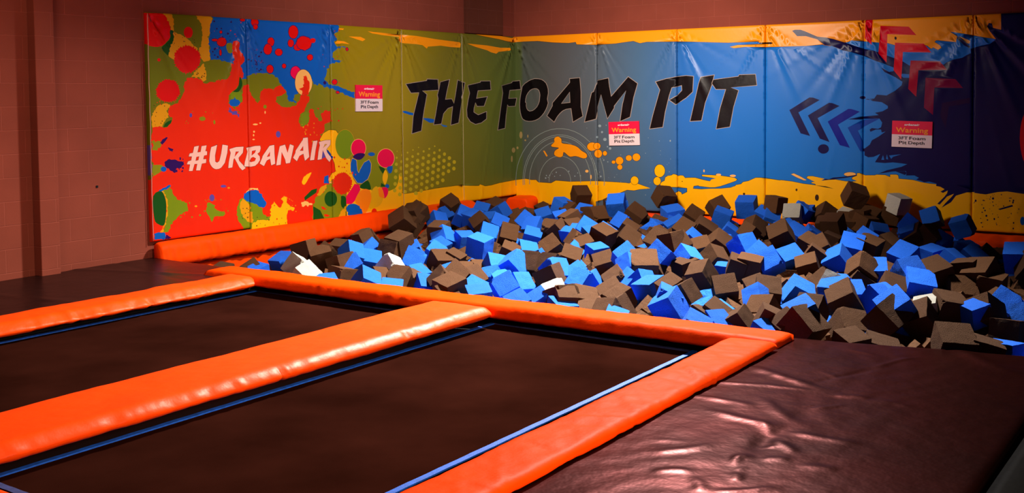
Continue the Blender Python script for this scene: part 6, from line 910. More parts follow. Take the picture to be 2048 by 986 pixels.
NV 6513,194 -2,-4 -4,-3 -4,2 -2,4 2,5 4,2 4,-1
NV 6360,283 -3,-4 -6,1 0,5 6,2
NV 6537,32 -4,-9 -8,-1 -4,9 4,10 8,0
NV 6509,360 -2,-6 -5,-2 -4,2 -2,6 2,5 4,3 5,-2
NV 6241,321 -2,-5 -4,-2 -4,2 -1,4 1,5 4,2 4,-2
NV 6374,170 -1,-3 -3,-1 -3,1 -1,3 1,3 3,1 3,-1
NV 6387,315 -3,-3 -3,1 0,4 3,1
NV 6328,376 -2,-5 -5,2 0,5 5,2
NV 6347,124 -4,-12 -10,0 -4,11 4,12 9,1
NV 6224,83 -2,-4 -3,1 0,5 3,1
NV 6235,238 -2,-7 -5,-4 -5,3 -2,7 2,7 5,3 5,-2
NV 6537,335 -5,-11 -8,0 -5,10 4,11 9,1
NV 6493,359 -2,-6 -3,-2 -4,2 -1,5 1,6 4,2 3,-2
NV 6498,330 -2,-6 -5,-3 -5,2 -2,6 2,6 5,3 4,-2
NV 6437,270 -2,-7 -4,-2 -5,2 -2,6 2,6 4,3 5,-3
NV 6296,338 -1,-4 -4,-2 -3,2 -2,4 2,4 3,2 4,-1
NV 6261,374 -2,-4 -4,2 0,4 4,2
NV 6413,393 -1,-5 -5,-2 -4,2 -2,4 1,5 5,3 4,-2
NV 6200,397 -2,-5 -3,-2 -4,2 -1,5 1,5 4,3 3,-3
NV 6298,298 -2,-4 -4,1 0,5 4,1
NV 6377,264 -2,-4 -3,1 0,5 3,1
NV 6314,209 -2,-3 -3,1 0,4 3,2
NV 6383,146 -1,-5 -5,-2 -4,2 -2,4 2,4 4,2 5,-1
NV 6394,52 -2,-3 -3,1 0,4 3,2
NV 6480,82 -3,-4 -5,1 0,4 5,2
NV 6327,309 -2,-5 -5,-2 -5,2 -2,4 2,5 5,2 5,-2
NV 6321,389 -3,-4 -4,1 0,5 4,2
NV 6512,180 -2,-2 -4,1 0,2 4,1
NV 6251,212 -2,-7 -6,-3 -6,3 -2,6 2,7 6,3 6,-2
NV 6294,232 -3,-4 -5,2 0,4 5,2
NV 6216,75 -3,-5 -6,-3 -6,2 -3,5 3,6 6,3 6,-2
NV 6339,392 -3,-4 -5,1 0,5 5,1
NV 6368,64 -1,-5 -4,-3 -4,2 -1,5 1,6 4,2 3,-2
NV 6406,357 -2,-3 -3,1 0,4 3,2
NV 6575,205 -3,-4 -5,1 0,5 5,1
NV 6274,62 -1,-3 -3,1 0,2 3,1
NV 6334,270 -2,-6 -4,-3 -4,3 -2,5 2,6 4,2 4,-2
NV 6495,153 -3,-5 -4,2 0,6 4,3
NV 6589,246 -2,-5 -4,-3 -4,2 -2,5 1,6 5,2 4,-2
NV 6375,235 142,54 8,-18 -131,-46
BL 6644,121 -1,-13 -3,-12 -4,-11 -5,-7 -7,-4 -6,-1 -7,4 -5,7 -5,9 -3,12 -1,13 1,13 3,12 4,11 5,7 7,4 6,0 7,-3 5,-7 5,-9 3,-12
BK 5290,2126 -1,-5 -1,-5 -3,-3 -3,-3 -3,-1 -4,0 -3,1 -3,3 -3,4 -1,5 -1,5 0,5 2,5 2,4 3,2 4,2 4,-1 3,-1 3,-3 3,-4 1,-5
LB 4026,1310 252,154 48,-2 84,-33 -261,-149 146,-285 -125,32
NV 4031,1309 248,151 46,-2 79,-29 -260,-148 146,-281 -117,30
LB 4258,1246 259,153 38,-3 92,-38 -261,-146 143,-285 -122,40
NV 4263,1245 255,151 36,-4 86,-34 -259,-144 143,-283 -114,39
LB 4498,1175 244,152 37,-2 103,-33 -255,-155 141,-273 -124,30
CB 4502,1174 241,150 35,-2 98,-31 -253,-152 140,-271 -117,29
CB2 4735,1104 176,90 96,14 95,2 -173,-91 -74,-49 58,-137 0,-106 -31,4
NV 4735,1202 44,9 132,23 182,18 9,-40 -191,-5 -79,-9
LB 4521,850 -3,-17 -8,-16 -13,-13 -17,-10 -19,-5 -19,0 -19,4 -17,9 -13,12 -8,16 -3,17 2,17 9,15 13,14 16,9 19,5 20,0 19,-4 17,-9 13,-12 8,-16
NV 4517,850 -2,-16 -8,-15 -12,-12 -16,-9 -18,-5 -19,-1 -18,4 -16,9 -12,12 -8,14 -3,16 3,16 8,14 12,13 16,9 18,4 19,1 18,-4 15,-9 13,-11 7,-15
RA 4935,2352 79,-2 -6,-290 -84,80
RA 5107,2275 314,-24 83,-98 -319,23 -7,-324 -91,109 13,264
RA 5270,2077 316,-22 82,-102 -309,15 -17,-311 -85,107
RA2 5443,1870 315,-18 81,-95 -308,1 -22,-299 -88,91
RA3 5608,1672 316,-20 79,-99 -299,9 -12,-307 -98,82
RA4 5787,1389 288,56 1,-57 -216,-37 -34,-240 -56,134
RD 6817,1014 -1,-61 -5,-58 -9,-55 -12,-49 -16,-41 -17,-33 -20,-22 -21,-12 -22,-1 -21,11 -20,21 -19,32 -17,41 -13,49 -10,54 -7,59 -3,61 2,62 5,59 9,55 12,48 16,42 18,32 20,22 21,11 21,0 22,-11 20,-22 18,-32 16,-41 14,-48 10,-54 6,-59
BL -2455,1339 56,3 150,-32 13,-29 -89,10 -99,27
BL -2077,1244 112,-3 132,-20 -1,-42 -106,3 -130,54
LB -1727,1159 150,-26 -14,-17 -69,7
OUT -2395,1678 412,44 10,22 222,-4 16,-145 -324,-9 83,-41 -75,-227 -45,-237 -195,-33 31,226 106,288 -139,-3
BK -2379,1673 404,42 10,21 203,-3 15,-131 -328,-12 87,-48 -74,-223 -44,-233 -174,-28 31,215 109,297 -147,-4
OUT -1712,1705 205,37 -63,-159 -34,-102 138,7 39,-58 28,94 55,213 172,-39 -33,-125 -69,-236 -47,-178 -186,-26 46,241 -91,-19 -94,-65 -51,-134 -172,-8 53,159 55,184 -17,43 36,78
BK -1702,1700 179,32 -58,-148 -37,-111 145,7 48,-61 37,104 54,204 149,-34 -31,-119 -69,-235 -47,-174 -162,-23 47,243 -112,-24 -97,-67 -50,-131 -149,-7 50,149 55,186 -16,43 35,76
OUT -1128,1663 278,41 8,18 234,3 15,-131 -306,-10 -27,-95 253,22 -89,-139 -167,-1 -27,49 -27,-70 -5,-48 89,-37 193,44 -6,-110 -118,-53 -134,-17 -117,41 -67,67 -10,100 36,133 35,86
BK -1114,1658 274,40 8,16 212,3 13,-116 -302,-10 -32,-111 248,22 -78,-123 -150,0 -36,52 -38,-79 -6,-54 100,-42 182,41 -5,-94 -112,-50 -127,-16 -109,39 -64,63 -10,97 36,132 35,88
OUT -359,1659 265,43 9,20 94,5 73,5 18,-133 -94,-6 -144,-7 -30,-105 173,2 20,1 -22,-104 -7,-19 -181,-3 -20,24 -34,-155 -28,-171 -195,-24 54,210 84,310
BK -344,1654 261,42 9,19 83,4 65,4 15,-117 -82,-5 -157,-7 -34,-121 188,3 10,0 -10,-50 -19,-58 -163,-2 -32,28 -43,-166 -27,-166 -166,-20 51,199 84,312
OUT 114,1647 43,39 58,33 58,22 58,14 58,-3 57,-9 47,-25 34,-29 23,-44 13,-43 3,-56 -17,-82 13,-56 -15,-48 -23,-47 -34,-52 -46,-42 -46,-34 -58,-24 -58,-12 -58,-3 -59,9 -49,25 -24,40 -17,58 -7,57 -3,56 7,67 12,66
BK 123,1643 40,37 57,32 56,22 56,13 56,-3 55,-8 44,-24 33,-28 21,-41 13,-42 3,-55 -18,-83 14,-55 -15,-46 -22,-46 -34,-50 -44,-42 -45,-33 -56,-23 -56,-12 -56,-3 -57,9 -45,24 -22,37 -16,56 -8,56 -2,56 6,66 12,65
OUT 172,1466 17,51 29,41 34,33 45,18 34,5 33,-1 28,-12 16,-17 13,-32 6,-32 -9,-84 -17,-41 -29,-42 -39,-32 -39,-23 -51,-8 -28,12 -22,24 -13,42 3,42 -17,9
GRAD 180,1464 17,50 28,40 32,31 43,17 31,5 31,-1 24,-10 15,-15 12,-31 6,-31 -10,-81 -16,-40 -27,-40 -38,-32 -38,-22 -45,-6 -24,10 -20,21 -13,39 3,45 -16,10
OUT 906,1744 176,12 15,-197 -2,-206 30,-130 -169,-87 -26,190 -75,-8 -51,-22 -42,-31 -38,-36 -21,-26 -44,-68 -128,92 91,142 1,42 288,279
BK 915,1737 159,11 14,-189 -1,-207 28,-126 -152,-77 -25,185 -85,-9 -54,-22 -44,-32 -38,-37 -22,-27 -39,-60 -114,82 89,138 1,41 288,280
OUT 914,1561 -141,-163 150,13
GRAD 910,1551 -124,-146 128,13
OUT 1343,1714 183,31 15,-110 26,-133 256,256 149,-96 -62,-191 -51,-256 -168,-65 44,238 55,176 -174,-202 -1,-26 -113,-153 -97,328 -55,-161 -22,-165 -192,-46 117,410 32,14
BK 1350,1708 169,28 14,-102 30,-146 262,260 137,-89 -60,-186 -51,-253 -149,-58 41,224 51,184 -187,-205 0,-27 -102,-141 -100,324 -63,-169 -22,-161 -172,-41 113,394 31,13
OUT 2223,1681 158,39 142,23 140,12 110,-11 -11,-204 -95,-78 -154,-87 -99,65 113,60 72,64 -4,56 -131,-25 -37,-102 -57,-213 -35,-197 -200,-26 47,183 106,332
BK 2235,1677 147,36 142,23 139,12 102,-10 -10,-195 -92,-75 -150,-84 -84,56 103,54 75,67 -4,68 -145,-28 -39,-106 -57,-213 -34,-193 -183,-23 45,173 106,334
OUT 2868,1732 192,25 -30,-119 -95,-240 -51,-227 -172,-10 63,241 64,251
BK 2874,1726 176,23 -27,-109 -95,-241 -51,-221 -155,-10 60,232 65,251
OUT 3035,1696 341,35 9,21 217,2 19,-145 -338,-19 102,-33 -67,-210 -49,-251 -193,-29 51,259 77,239 -131,1 -58,77
BK 3041,1690 340,35 8,20 207,2 17,-131 -337,-25 100,-38 -65,-204 -49,-247 -177,-27 49,249 80,247 -137,2 -54,71
BK -5621,1047 63,8 -18,-66 29,2 13,57 69,7 -16,-60 19,-1 -1,-41 -37,-5 -8,-31 36,0 -5,-44 -51,-4 -22,-68 -57,4 16,65 -27,-1 -24,-66 -51,0 16,65 -39,5 17,31 38,9 8,33 -39,2 14,34 39,5
WH -5618,1045 56,7 -19,-66 37,3 13,57 62,6 -16,-59 20,-1 -1,-37 -37,-5 -10,-36 37,0 -4,-39 -51,-4 -21,-67 -51,3 16,65 -33,0 -25,-67 -44,1 16,65 -38,4 14,27 39,9 9,38 -38,2 12,29 39,4
BK -5596,941 34,5 -10,-38 -34,-5
OR -5594,939 28,5 -8,-34 -28,-4
BK -5413,1033 84,22 -31,-113 1,-58 20,-11 26,13 25,72 21,95 77,-14 -11,-77 -36,-102 -49,-47 -31,-11 -36,-2 -30,9 -24,18 -22,30 -14,34 11,84
WH -5410,1031 76,19 -29,-107 1,-61 23,-13 29,15 26,73 20,93 70,-13 -11,-74 -35,-102 -48,-46 -30,-10 -35,-2 -28,9 -23,17 -22,29 -13,33 11,83
BK -5182,1001 95,18 107,0 -11,-68 -59,-49 5,-27 88,-83 -49,-27 -42,36 -61,96 -11,-6 -18,-85 -64,-4 12,66 26,92
WH -5177,999 90,17 103,0 -11,-64 -59,-49 5,-29 87,-82 -44,-23 -39,33 -63,99 -15,-9 -18,-84 -56,-3 10,63 27,92
BK -5091,969 45,0 -62,-54
OR -5089,966 38,1 -55,-50
BK -4952,1002 124,17 73,-1 6,-30 -14,-40 -30,-16 29,-29 2,-41 -30,-34 -39,-25 -58,-6 -97,8 12,51 39,102
WH -4947,1000 120,16 69,-1 6,-27 -14,-38 -32,-18 31,-30 2,-39 -30,-33 -38,-24 -56,-6 -92,8 10,47 40,103
BK -4871,965 53,7 -13,-28 -45,-27
OR -4868,963 45,6 -11,-24 -39,-24
BK -4899,856 17,37 25,9 37,-17 -14,-28 -50,-9
OR -4895,857 15,35 23,7 33,-15 -12,-25 -47,-9
BK -4633,1012 71,8 1,-90 7,-121 -63,-15 -14,71 -40,-15 -41,-58 -62,34 34,56 7,24
WH -4631,1009 65,7 1,-86 7,-118 -56,-14 -14,72 -45,-17 -40,-57 -57,31 34,54 7,23
BK -4626,948 -46,-56 41,5
OR -4627,946 -41,-52 34,5
BK -4491,1001 82,15 31,-92 34,94 64,-23 -34,-108 -26,-81 -67,-4 -10,45 -46,85 -14,-138 -70,-4 19,89
WH -4488,998 76,14 34,-91 36,93 57,-20 -33,-106 -26,-79 -60,-4 -9,43 -50,87 -17,-138 -63,-4 19,86
BK -4143,1076 77,3 7,-133 12,-89 -74,-44 -23,81 -56,-20 -41,-58 -63,45 37,55 4,25 116,116
WH -4140,1073 70,3 7,-130 11,-88 -67,-39 -22,80 -62,-22 -39,-56 -57,41 36,53 4,25 115,116
BK -4142,985 -53,-51 52,-2
OR -4143,982 -46,-46 42,-2
BK -3991,1037 80,1 -36,-109 -25,-111 -75,-2 28,118
WH -3987,1034 70,1 -34,-105 -24,-109 -67,-2 27,114
CB2 -3780,927 29,-7 86,-83 -15,-25 -58,45
PU2 -3837,919 5,-16 18,-14 6,-17 5,-16 7,-17 -20,-2 -20,-2 -11,-14 -4,15 0,14 -9,13 3,20 8,19
BK -3905,1020 113,17 89,-1 -5,-56 -67,-52 13,-32 80,-79 -50,-38 -54,48 -51,94 -17,-102 -73,-5 17,94 23,75
WH -3899,1018 108,16 83,-1 -5,-52 -66,-52 13,-34 78,-77 -44,-34 -50,44 -55,96 -21,-102 -64,-4 16,89 24,76
BK -3800,990 37,-2 -74,-43
YE -3798,987 29,0 -66,-41"""
LAYERS = []
for ln in MURAL.split('\n'):
    t = ln.split(); P = np.cumsum(np.array([[int(a) for a in q.split(',')] for q in t[1:]], float), 0) / 1000   # millimetres: first point, then steps
    LAYERS.append((t[0], P, P.min(0), P.max(0)))

def clip(P, lo, hi):
    P = [tuple(q) for q in P]
    for ax in (0, 1):
        for sgn, lim in ((1, lo[ax]), (-1, hi[ax])):
            o = []
            for i in range(len(P)):
                a, b = P[i - 1], P[i]
                ia, ib = sgn * (a[ax] - lim) >= 0, sgn * (b[ax] - lim) >= 0
                if ia != ib:
                    t = (lim - a[ax]) / (b[ax] - a[ax]); q = [a[0] + t * (b[0] - a[0]), a[1] + t * (b[1] - a[1])]; q[ax] = lim; o.append(tuple(q))
                if ib: o.append(b)
            P = o
            if len(P) < 3: return []
    return P

def inside(P, X, Y):
    x0, y0 = P[:, 0], P[:, 1]; x1, y1 = np.roll(x0, -1), np.roll(y0, -1)
    r = np.zeros(len(X), bool)
    for a, b, c, d in zip(x0, y0, x1, y1):
        if b == d: continue
        m = ((b > Y) != (d > Y)) & (X < (c - a) * (Y - b) / (d - b) + a)
        r ^= m
    return r

def to_world(s, z, d):
    if s < 0 or (s == 0 and SIDE == 'L'): return (T + d, s - T, z)
    return (s + T, -(T + d), z)

def fold_set(seed):
    r = random.Random(seed)
    return [(r.uniform(-1.15, 1.15), r.uniform(.035, .09), r.uniform(.004, .009), r.uniform(.25, .7)) for _ in range(5)] + [(r.uniform(.34, .5), .05, r.uniform(.012, .018), r.uniform(.5, .8)), (-r.uniform(.55, .7), .06, r.uniform(.008, .014), r.uniform(.4, .6))]

def wall_mat(name, s0, s1, z0, z1, label, seed, side, big=1.0):
    global SIDE; SIDE = side
    lo, hi = (s0, z0), (s1, z1)
    V, E = [], []
    def addpoly(P):
        n = len(V); V.extend(P); E.extend([(n + i, n + (i + 1) % len(P)) for i in range(len(P))])
    addpoly([(s0, z0), (s1, z0), (s1, z1), (s0, z1)])
    used = []
    for i, (m, P, a, b) in enumerate(LAYERS):
        if b[0] < s0 or a[0] > s1 or b[1] < z0 or a[1] > z1: continue
        used.append(i); Q = clip(P, lo, hi)
        if len(Q) > 2: addpoly(Q)
    # grid points: denser by the rim so the cushion edge rounds off
    gs = [s0 + .004, s0 + .009, s0 + .018, s0 + .03, s1 - .03, s1 - .018, s1 - .009, s1 - .004] + list(np.linspace(s0 + .05, s1 - .05, 34))
    gz = [z0 + .01, z0 + .03, z1 - .03, z1 - .01] + list(np.linspace(z0 + .06, z1 - .06, 46))
    V.extend([(a, b) for a in gs for b in gz])
    for b in list(np.linspace(z0, z1, 60))[1:-1]: V.extend([(s0, b), (s1, b)])
    for a in list(np.linspace(s0, s1, 36))[1:-1]: V.extend([(a, z0), (a, z1)])
    ov, oe, of, _, _, _ = delaunay_2d_cdt([Vector(v) for v in V], E, [], 0, 1e-6, False)
    A = np.array([(v.x, v.y) for v in ov]); A[:, 0] = np.clip(A[:, 0], s0, s1); A[:, 1] = np.clip(A[:, 1], z0, z1)
    F = [list(f) for f in of]
    cen = np.array([A[f].mean(0) for f in F])
    mi = np.full(len(F), NAMES.index('GRAD'))
    for i in used:
        m, P, a, b = LAYERS[i]
        sel = np.where((cen[:, 0] >= a[0]) & (cen[:, 0] <= b[0]) & (cen[:, 1] >= a[1]) & (cen[:, 1] <= b[1]))[0]
        if len(sel):
            k = inside(P, cen[sel, 0], cen[sel, 1]); mi[sel[k]] = NAMES.index(m)
    fl, fr = fold_set(seed), fold_set(seed + 1)
    fb = random.Random(seed + 5); bot = [(fb.uniform(s0 + .1, s1 - .1), fb.uniform(-.35, .35), fb.uniform(.02, .05), fb.uniform(.002, .006), fb.uniform(.3, 1.0)) for _ in range(5)]
    def disp(S, Z):
        es = np.minimum(S - s0, s1 - S); ez = np.minimum(Z - z0, z1 - Z)
        sk = 1.0 if abs(s0) > .01 and abs(s1) > .01 else 0.0
        if abs(s0) <= .01: es = s1 - S
        elif abs(s1) <= .01: es = S - s0
        d = -.018 * np.exp(-es / .007) - .012 * np.exp(-ez / .008)
        d = d + .010 * np.sin(np.pi * (S - s0) / (s1 - s0)) * np.sin(np.pi * np.clip((Z - z0) / (z1 - z0), 0, 1))
        for c, sg, fs in ((s0, 1, fl), (s1, -1, fr)):
            dx = (S - c) * sg; dz = z1 - Z; r = np.hypot(dx, dz) + 1e-6; th = np.arctan2(dx, dz)
            for (t0, w, a, L) in fs:
                d = d + big * a * np.exp(-((th - abs(t0)) / w) ** 2) * np.exp(-r / L) * (1 - np.exp(-r / .06)) * np.sign(t0) * 1.5
        for (c, sl, w, a, h) in bot:
            d = d + a * np.exp(-((S - c - sl * (Z - z0)) / w) ** 2) * np.exp(-((Z - z0) / h) ** 2)
        return d
    D = disp(A[:, 0], A[:, 1]); h = 1e-3
    gx = (disp(A[:, 0] + h, A[:, 1]) - disp(A[:, 0] - h, A[:, 1])) / (2 * h); gzz = (disp(A[:, 0], A[:, 1] + h) - disp(A[:, 0], A[:, 1] - h)) / (2 * h)
    # rim edges
    cnt = {}
    for fi, f in enumerate(F):
        for a, b in zip(f, f[1:] + f[:1]): cnt.setdefault((min(a, b), max(a, b)), []).append((fi, a, b))
    verts = [to_world(s, z, d) for (s, z), d in zip(A, D)]
    nrm = []
    for x, y in zip(gx, gzz):
        l = math.sqrt(1 + x * x + y * y); nrm.append((1 / l, -x / l, -y / l) if side == 'L' else (-x / l, -1 / l, -y / l))
    faces = [list(f) for f in F]; fm = list(mi)
    for k, v in cnt.items():
        if len(v) == 1:
            fi, a, b = v[0]; n = len(verts)
            for q in (a, b):
                s, z = A[q]; verts.append(verts[q]); verts.append(to_world(s, z, -T + .002))
            ds, dz = A[b] - A[a]; L = math.hypot(ds, dz) + 1e-9; on, oz = dz / L, -ds / L
            nn = (0, on, oz) if side == 'L' else (on, 0, oz)
            nrm += [nn] * 4
            faces.append([n, n + 1, n + 3, n + 2]); fm.append(mi[fi])
    me = mesh(name, verts, faces)
    usedm = sorted(set(fm)); rm = {g: i for i, g in enumerate(usedm)}
    for g in usedm: me.materials.append(PMAT[NAMES[g]])
    me.polygons.foreach_set('material_index', [rm[g] for g in fm]); me.polygons.foreach_set('use_smooth', [True] * len(faces))
    me.normals_split_custom_set_from_vertices(nrm)
    o = bpy.data.objects.new(name, me); COL.objects.link(o)
    tag(o, label, 'wall mat', 'printed wall mats around the foam pit')
    return o

SL = [-6.127, -4.905, -3.683, -2.460, -1.238, 0]
SR = [0, 1.335, 2.528, 3.720, 4.913, 6.105, 7.30]
ll = ['leftmost wall mat with red splats, a green lens shape and the hash sign', 'orange and blue splattered wall mat carrying the letters BANAI', 'olive wall mat with pink and blue ovals under a warning sign', 'olive wall mat with the letters T and H and a dotted halftone patch', 'green wall mat with the letter E meeting the room corner']
lr = ['grey wall mat right of the corner with thin rings and an orange splat', 'blue grey wall mat with the letter M and the middle warning sign', 'blue wall mat with the letters I and T', 'blue wall mat with the navy chevrons pointing left', 'blue to navy wall mat with red arrows and the right warning sign', 'navy wall mat at the right edge with a speckled yellow foot']
PIPE_LIT = material('piping_lit_tan', (.52, .40, .20), .4, .4); PIPE_LIT_PINK = material('piping_lit_pink', (.80, .38, .30), .4, .4)  # pale seam tones paint in the light caught by the mat edges
def lit_piping(parent, s, z0, z1, m, side, d=.004, r=.0032):
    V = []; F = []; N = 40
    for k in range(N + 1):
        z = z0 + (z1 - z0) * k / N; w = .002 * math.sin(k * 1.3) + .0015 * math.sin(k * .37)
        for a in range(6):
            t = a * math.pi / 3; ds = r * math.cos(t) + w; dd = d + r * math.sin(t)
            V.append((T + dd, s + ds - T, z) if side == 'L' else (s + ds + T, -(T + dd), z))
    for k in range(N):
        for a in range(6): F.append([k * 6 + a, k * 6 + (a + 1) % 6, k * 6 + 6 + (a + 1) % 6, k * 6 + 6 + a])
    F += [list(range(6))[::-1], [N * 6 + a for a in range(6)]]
    return link('lit_piping', mesh('lit_piping', V, F), [m], parent, smooth=True)
for i in range(5): wm = wall_mat('wall_mat', SL[i] + .0015, SL[i + 1] - (.0015 if i < 4 else 0.0), .150 if i == 0 else .10, 2.349, ll[i], 100 + i, 'L', 1.0); (lit_piping(wm, SL[i] + .004, .16 if i == 0 else .11, 2.335, PIPE_LIT if i else PIPE_LIT_PINK, 'L') if i in (0, 3, 4) else None)
for i in range(6): wall_mat('wall_mat', SR[i] + (.0015 if i else -.004), SR[i + 1] - .0015, -.02, 2.349, lr[i], 200 + i, 'R', 1.6 if i > 2 else 1.1)

# ------------------------------------------------------------------ warning signs
SIGNS = [[[-3.302, 1.661], [-2.838, 1.659], [-2.85, 1.343], [-3.31, 1.354]], [[1.537, 1.149], [1.995, 1.165], [2.001, 0.849], [1.535, 0.833]], [[5.253, 1.19], [5.69, 1.179], [5.687, 0.882], [5.244, 0.893]]]
SIGN_RED = material('sign_red', (.80, .004, .045), .4, .4); SIGN_WHITE = material('sign_white', (.80, .60, .60), .45, .4)
INK = material('sign_ink', (.012, .006, .008), .5, .3); SIGN_ORANGE = material('sign_orange', (.95, .30, .015), .5, .3); LOGO_WHITE = material('logo_white', (.85, .72, .72), .5, .3)
def text_mesh(body, width, height, bold=.0, shear=0):
    c = bpy.data.curves.new('t', 'FONT'); c.body = body; c.align_x = 'CENTER'; c.align_y = 'CENTER'; c.size = 1; c.offset = bold; c.extrude = .004; c.shear = shear; c.space_character = 1.0 + bold * 2
    o = bpy.data.objects.new('t', c); COL.objects.link(o)
    dg = bpy.context.evaluated_depsgraph_get(); me = bpy.data.meshes.new_from_object(o.evaluated_get(dg))
    bpy.data.objects.remove(o)
    co = np.array([v.co for v in me.vertices]); a, b = co.min(0), co.max(0)
    for v in me.vertices:
        v.co = ((v.co.x - (a[0] + b[0]) / 2) / (b[0] - a[0]) * width, (v.co.y - (a[1] + b[1]) / 2) / (b[1] - a[1]) * height, v.co.z * .25)
    return me
slabels = ['warning sign on the olive wall mat, left of the word THE', 'warning sign below the letter M on the blue grey wall mat', 'warning sign on the navy wall mat below the red arrows']
for q, lb in zip(SIGNS, slabels):
    q = np.array(q); c = q.mean(0); side = 'L' if c[0] < 0 else 'R'
    ux = (q[1] + q[2] - q[0] - q[3]) / 2; w = np.linalg.norm(ux); ux /= w; h = (q[0][1] + q[1][1] - q[2][1] - q[3][1]) / 2; uz = np.array([-ux[1], ux[0]])
    d0 = .022
    P = Vector((T + d0, c[0] - T, c[1])) if side == 'L' else Vector((c[0] + T, -(T + d0), c[1]))
    ex = Vector((0, ux[0], ux[1])) if side == 'L' else Vector((ux[0], 0, ux[1])); ey = Vector((0, uz[0], uz[1])) if side == 'L' else Vector((uz[0], 0, uz[1]))
    ez = ex.cross(ey)
    MW = Matrix((ex, ey, ez)).transposed().to_4x4(); MW.translation = P
    root = empty('warning_sign'); root.matrix_world = MW; tag(root, lb, 'sign')
    def part(nm, me, m, x, y, z):
        for v in me.vertices: v.co = v.co + Vector((x, y, z))
        me.materials.append(m); o = bpy.data.objects.new(nm, me); COL.objects.link(o); o.parent = root; return o
    def plate(y0, y1, z0, z1):
        bm = bmesh.new(); bmesh.ops.create_cube(bm, size=1)
        for v in bm.verts: v.co = Vector((v.co.x * w, (y0 + y1) / 2 + v.co.y * (y1 - y0), (z0 + z1) / 2 + v.co.z * (z1 - z0)))
        me = bpy.data.meshes.new('plate'); bm.to_mesh(me); bm.free(); return me
    sp = h * .5 - h * .52
    part('lower_panel', plate(-h / 2, sp, -.010, .004), SIGN_WHITE, 0, 0, 0)
    part('header_panel', plate(sp, h / 2, -.010, .004), SIGN_RED, 0, 0, 0)
    part('headline', text_mesh('Warning', w * .80, h * .25, .022), SIGN_ORANGE, 0, h * .125, .005)
    part('logo', text_mesh('urbanair', w * .38, h * .085, .03, .3), LOGO_WHITE, 0, h * .365, .005)
    for body, wx, cx, hy, cy in (('3FT', .235, -.215, .12, -.15), ('Foam', .40, .14, .12, -.15), ('Pit', .20, -.22, .125, -.325), ('Depth', .40, .12, .155, -.34)):
        part('text_word', text_mesh(body, w * wx, h * hy, .016), INK, w * cx, h * cy, .005)

# ------------------------------------------------------------------ padded vinyl bolsters (swept profile, wrinkled)
def sweep(name, prof, axis, a0, a1, mats, parent=None, step=.022, pleats=(), amp=.002, seed=1, shift=None, endround=.02):
    """prof: closed polyline of (cross, z); runs along 'x' or 'y' from a0 to a1."""
    P = []
    n = len(prof)
    for i in range(n):
        a, b = Vector(prof[i]), Vector(prof[(i + 1) % n]); k = max(1, int((b - a).length / .018))
        for j in range(k): P.append(a.lerp(b, j / k))
    # soften corners
    for _ in range(2): P = [P[i] * .5 + (P[i - 1] + P[(i + 1) % len(P)]) * .25 for i in range(len(P))]
    m = len(P); N = max(2, int(abs(a1 - a0) / step)); cx = sum(q.x for q in P) / m; cz = sum(q.y for q in P) / m
    nor = []
    for i in range(m):
        t = (P[(i + 1) % m] - P[i - 1]).normalized(); nor.append(Vector((t.y, -t.x)))
    ar = sum(P[i - 1].x * P[i].y - P[i].x * P[i - 1].y for i in range(m))
    sg = 1 if ar > 0 else -1
    V = []
    for j in range(N + 1):
        u = a0 + (a1 - a0) * j / N; e = min(j, N - j) / N * abs(a1 - a0)
        sh = shift(u) if shift else 0
        k = 1 - .5 * math.exp(-e / endround) * .35
        for i in range(m):
            q = P[i]; x = q.x + (0); z = q.y
            nn = noise.noise(Vector((u * 3.1, x * 5, z * 5 + seed))) * amp * 2 + noise.noise(Vector((u * 11, x * 16, z * 12 + seed * 3))) * amp
            for (c, w, a, sl, zc) in pleats:
                tt = (u - c - sl * (x - cx)) / w
                if abs(tt) < 3: nn += a * math.exp(-tt * tt) * math.exp(-((z - zc[0]) / zc[1]) ** 2) * math.exp(-((x - zc[2]) / zc[3]) ** 2)
            off = nor[i] * sg * nn
            X = cx + (x - cx) * 1 + off.x + sh; Z = cz + (z - cz) * k + off.y
            V.append((u, X, Z) if axis == 'x' else (X, u, Z))
    F = []
    for j in range(N):
        for i in range(m):
            a, b = j * m + i, j * m + (i + 1) % m
            F.append([a, b, b + m, a + m])
    F.append(list(range(m))); F.append([N * m + i for i in range(m)][::-1])
    me = mesh(name, V, F)
    bm = bmesh.new(); bm.from_mesh(me); bmesh.ops.recalc_face_normals(bm, faces=bm.faces[:]); bm.to_mesh(me); bm.free()
    return link(name, me, mats, parent, smooth=True)

rr = random.Random(5)
def pleat_run(a0, a1, n, w, a, sl, zc):
    return [(rr.uniform(a0, a1), rr.uniform(*w), rr.choice((-1, 1)) * rr.uniform(*a), rr.uniform(*sl), zc) for _ in range(n)]

# orange bolster along the left wall and its corner block
o = sweep('bolster', [(.052, .150), (.125, .142), (.165, .10), (.205, -.03), (.19, -.085), (.052, -.09)], 'y', -6.165, -2.6, [ORANGE_MATTE],
          pleats=pleat_run(-6.1, -2.7, 40, (.016, .04), (.010, .020), (-.9, .2), (.0, .12, .23, .09)), amp=.003, seed=3)
tag(o, 'wrinkled orange vinyl bolster along the foot of the left wall', 'bolster')
o = sweep('bolster', [(.052, .135), (.16, .13), (.25, .06), (.24, -.085), (.052, -.09)], 'y', -2.54, -1.2, [ORANGE], pleats=pleat_run(-2.5, -1.3, 6, (.015, .03), (.003, .008), (-.9, .2), (.0, .12, .23, .09)), amp=.004, seed=4)
tag(o, 'short orange bolster behind the brown cubes, left of the room corner', 'bolster')
o = sweep('corner_block', [(-.055, .105), (-.33, .085), (-.34, -.5), (-.055, -.5)], 'x', .055, .42, [ORANGE], amp=.004, seed=8)
tag(o, 'red orange padded block in the room corner behind blue cubes', 'bolster')
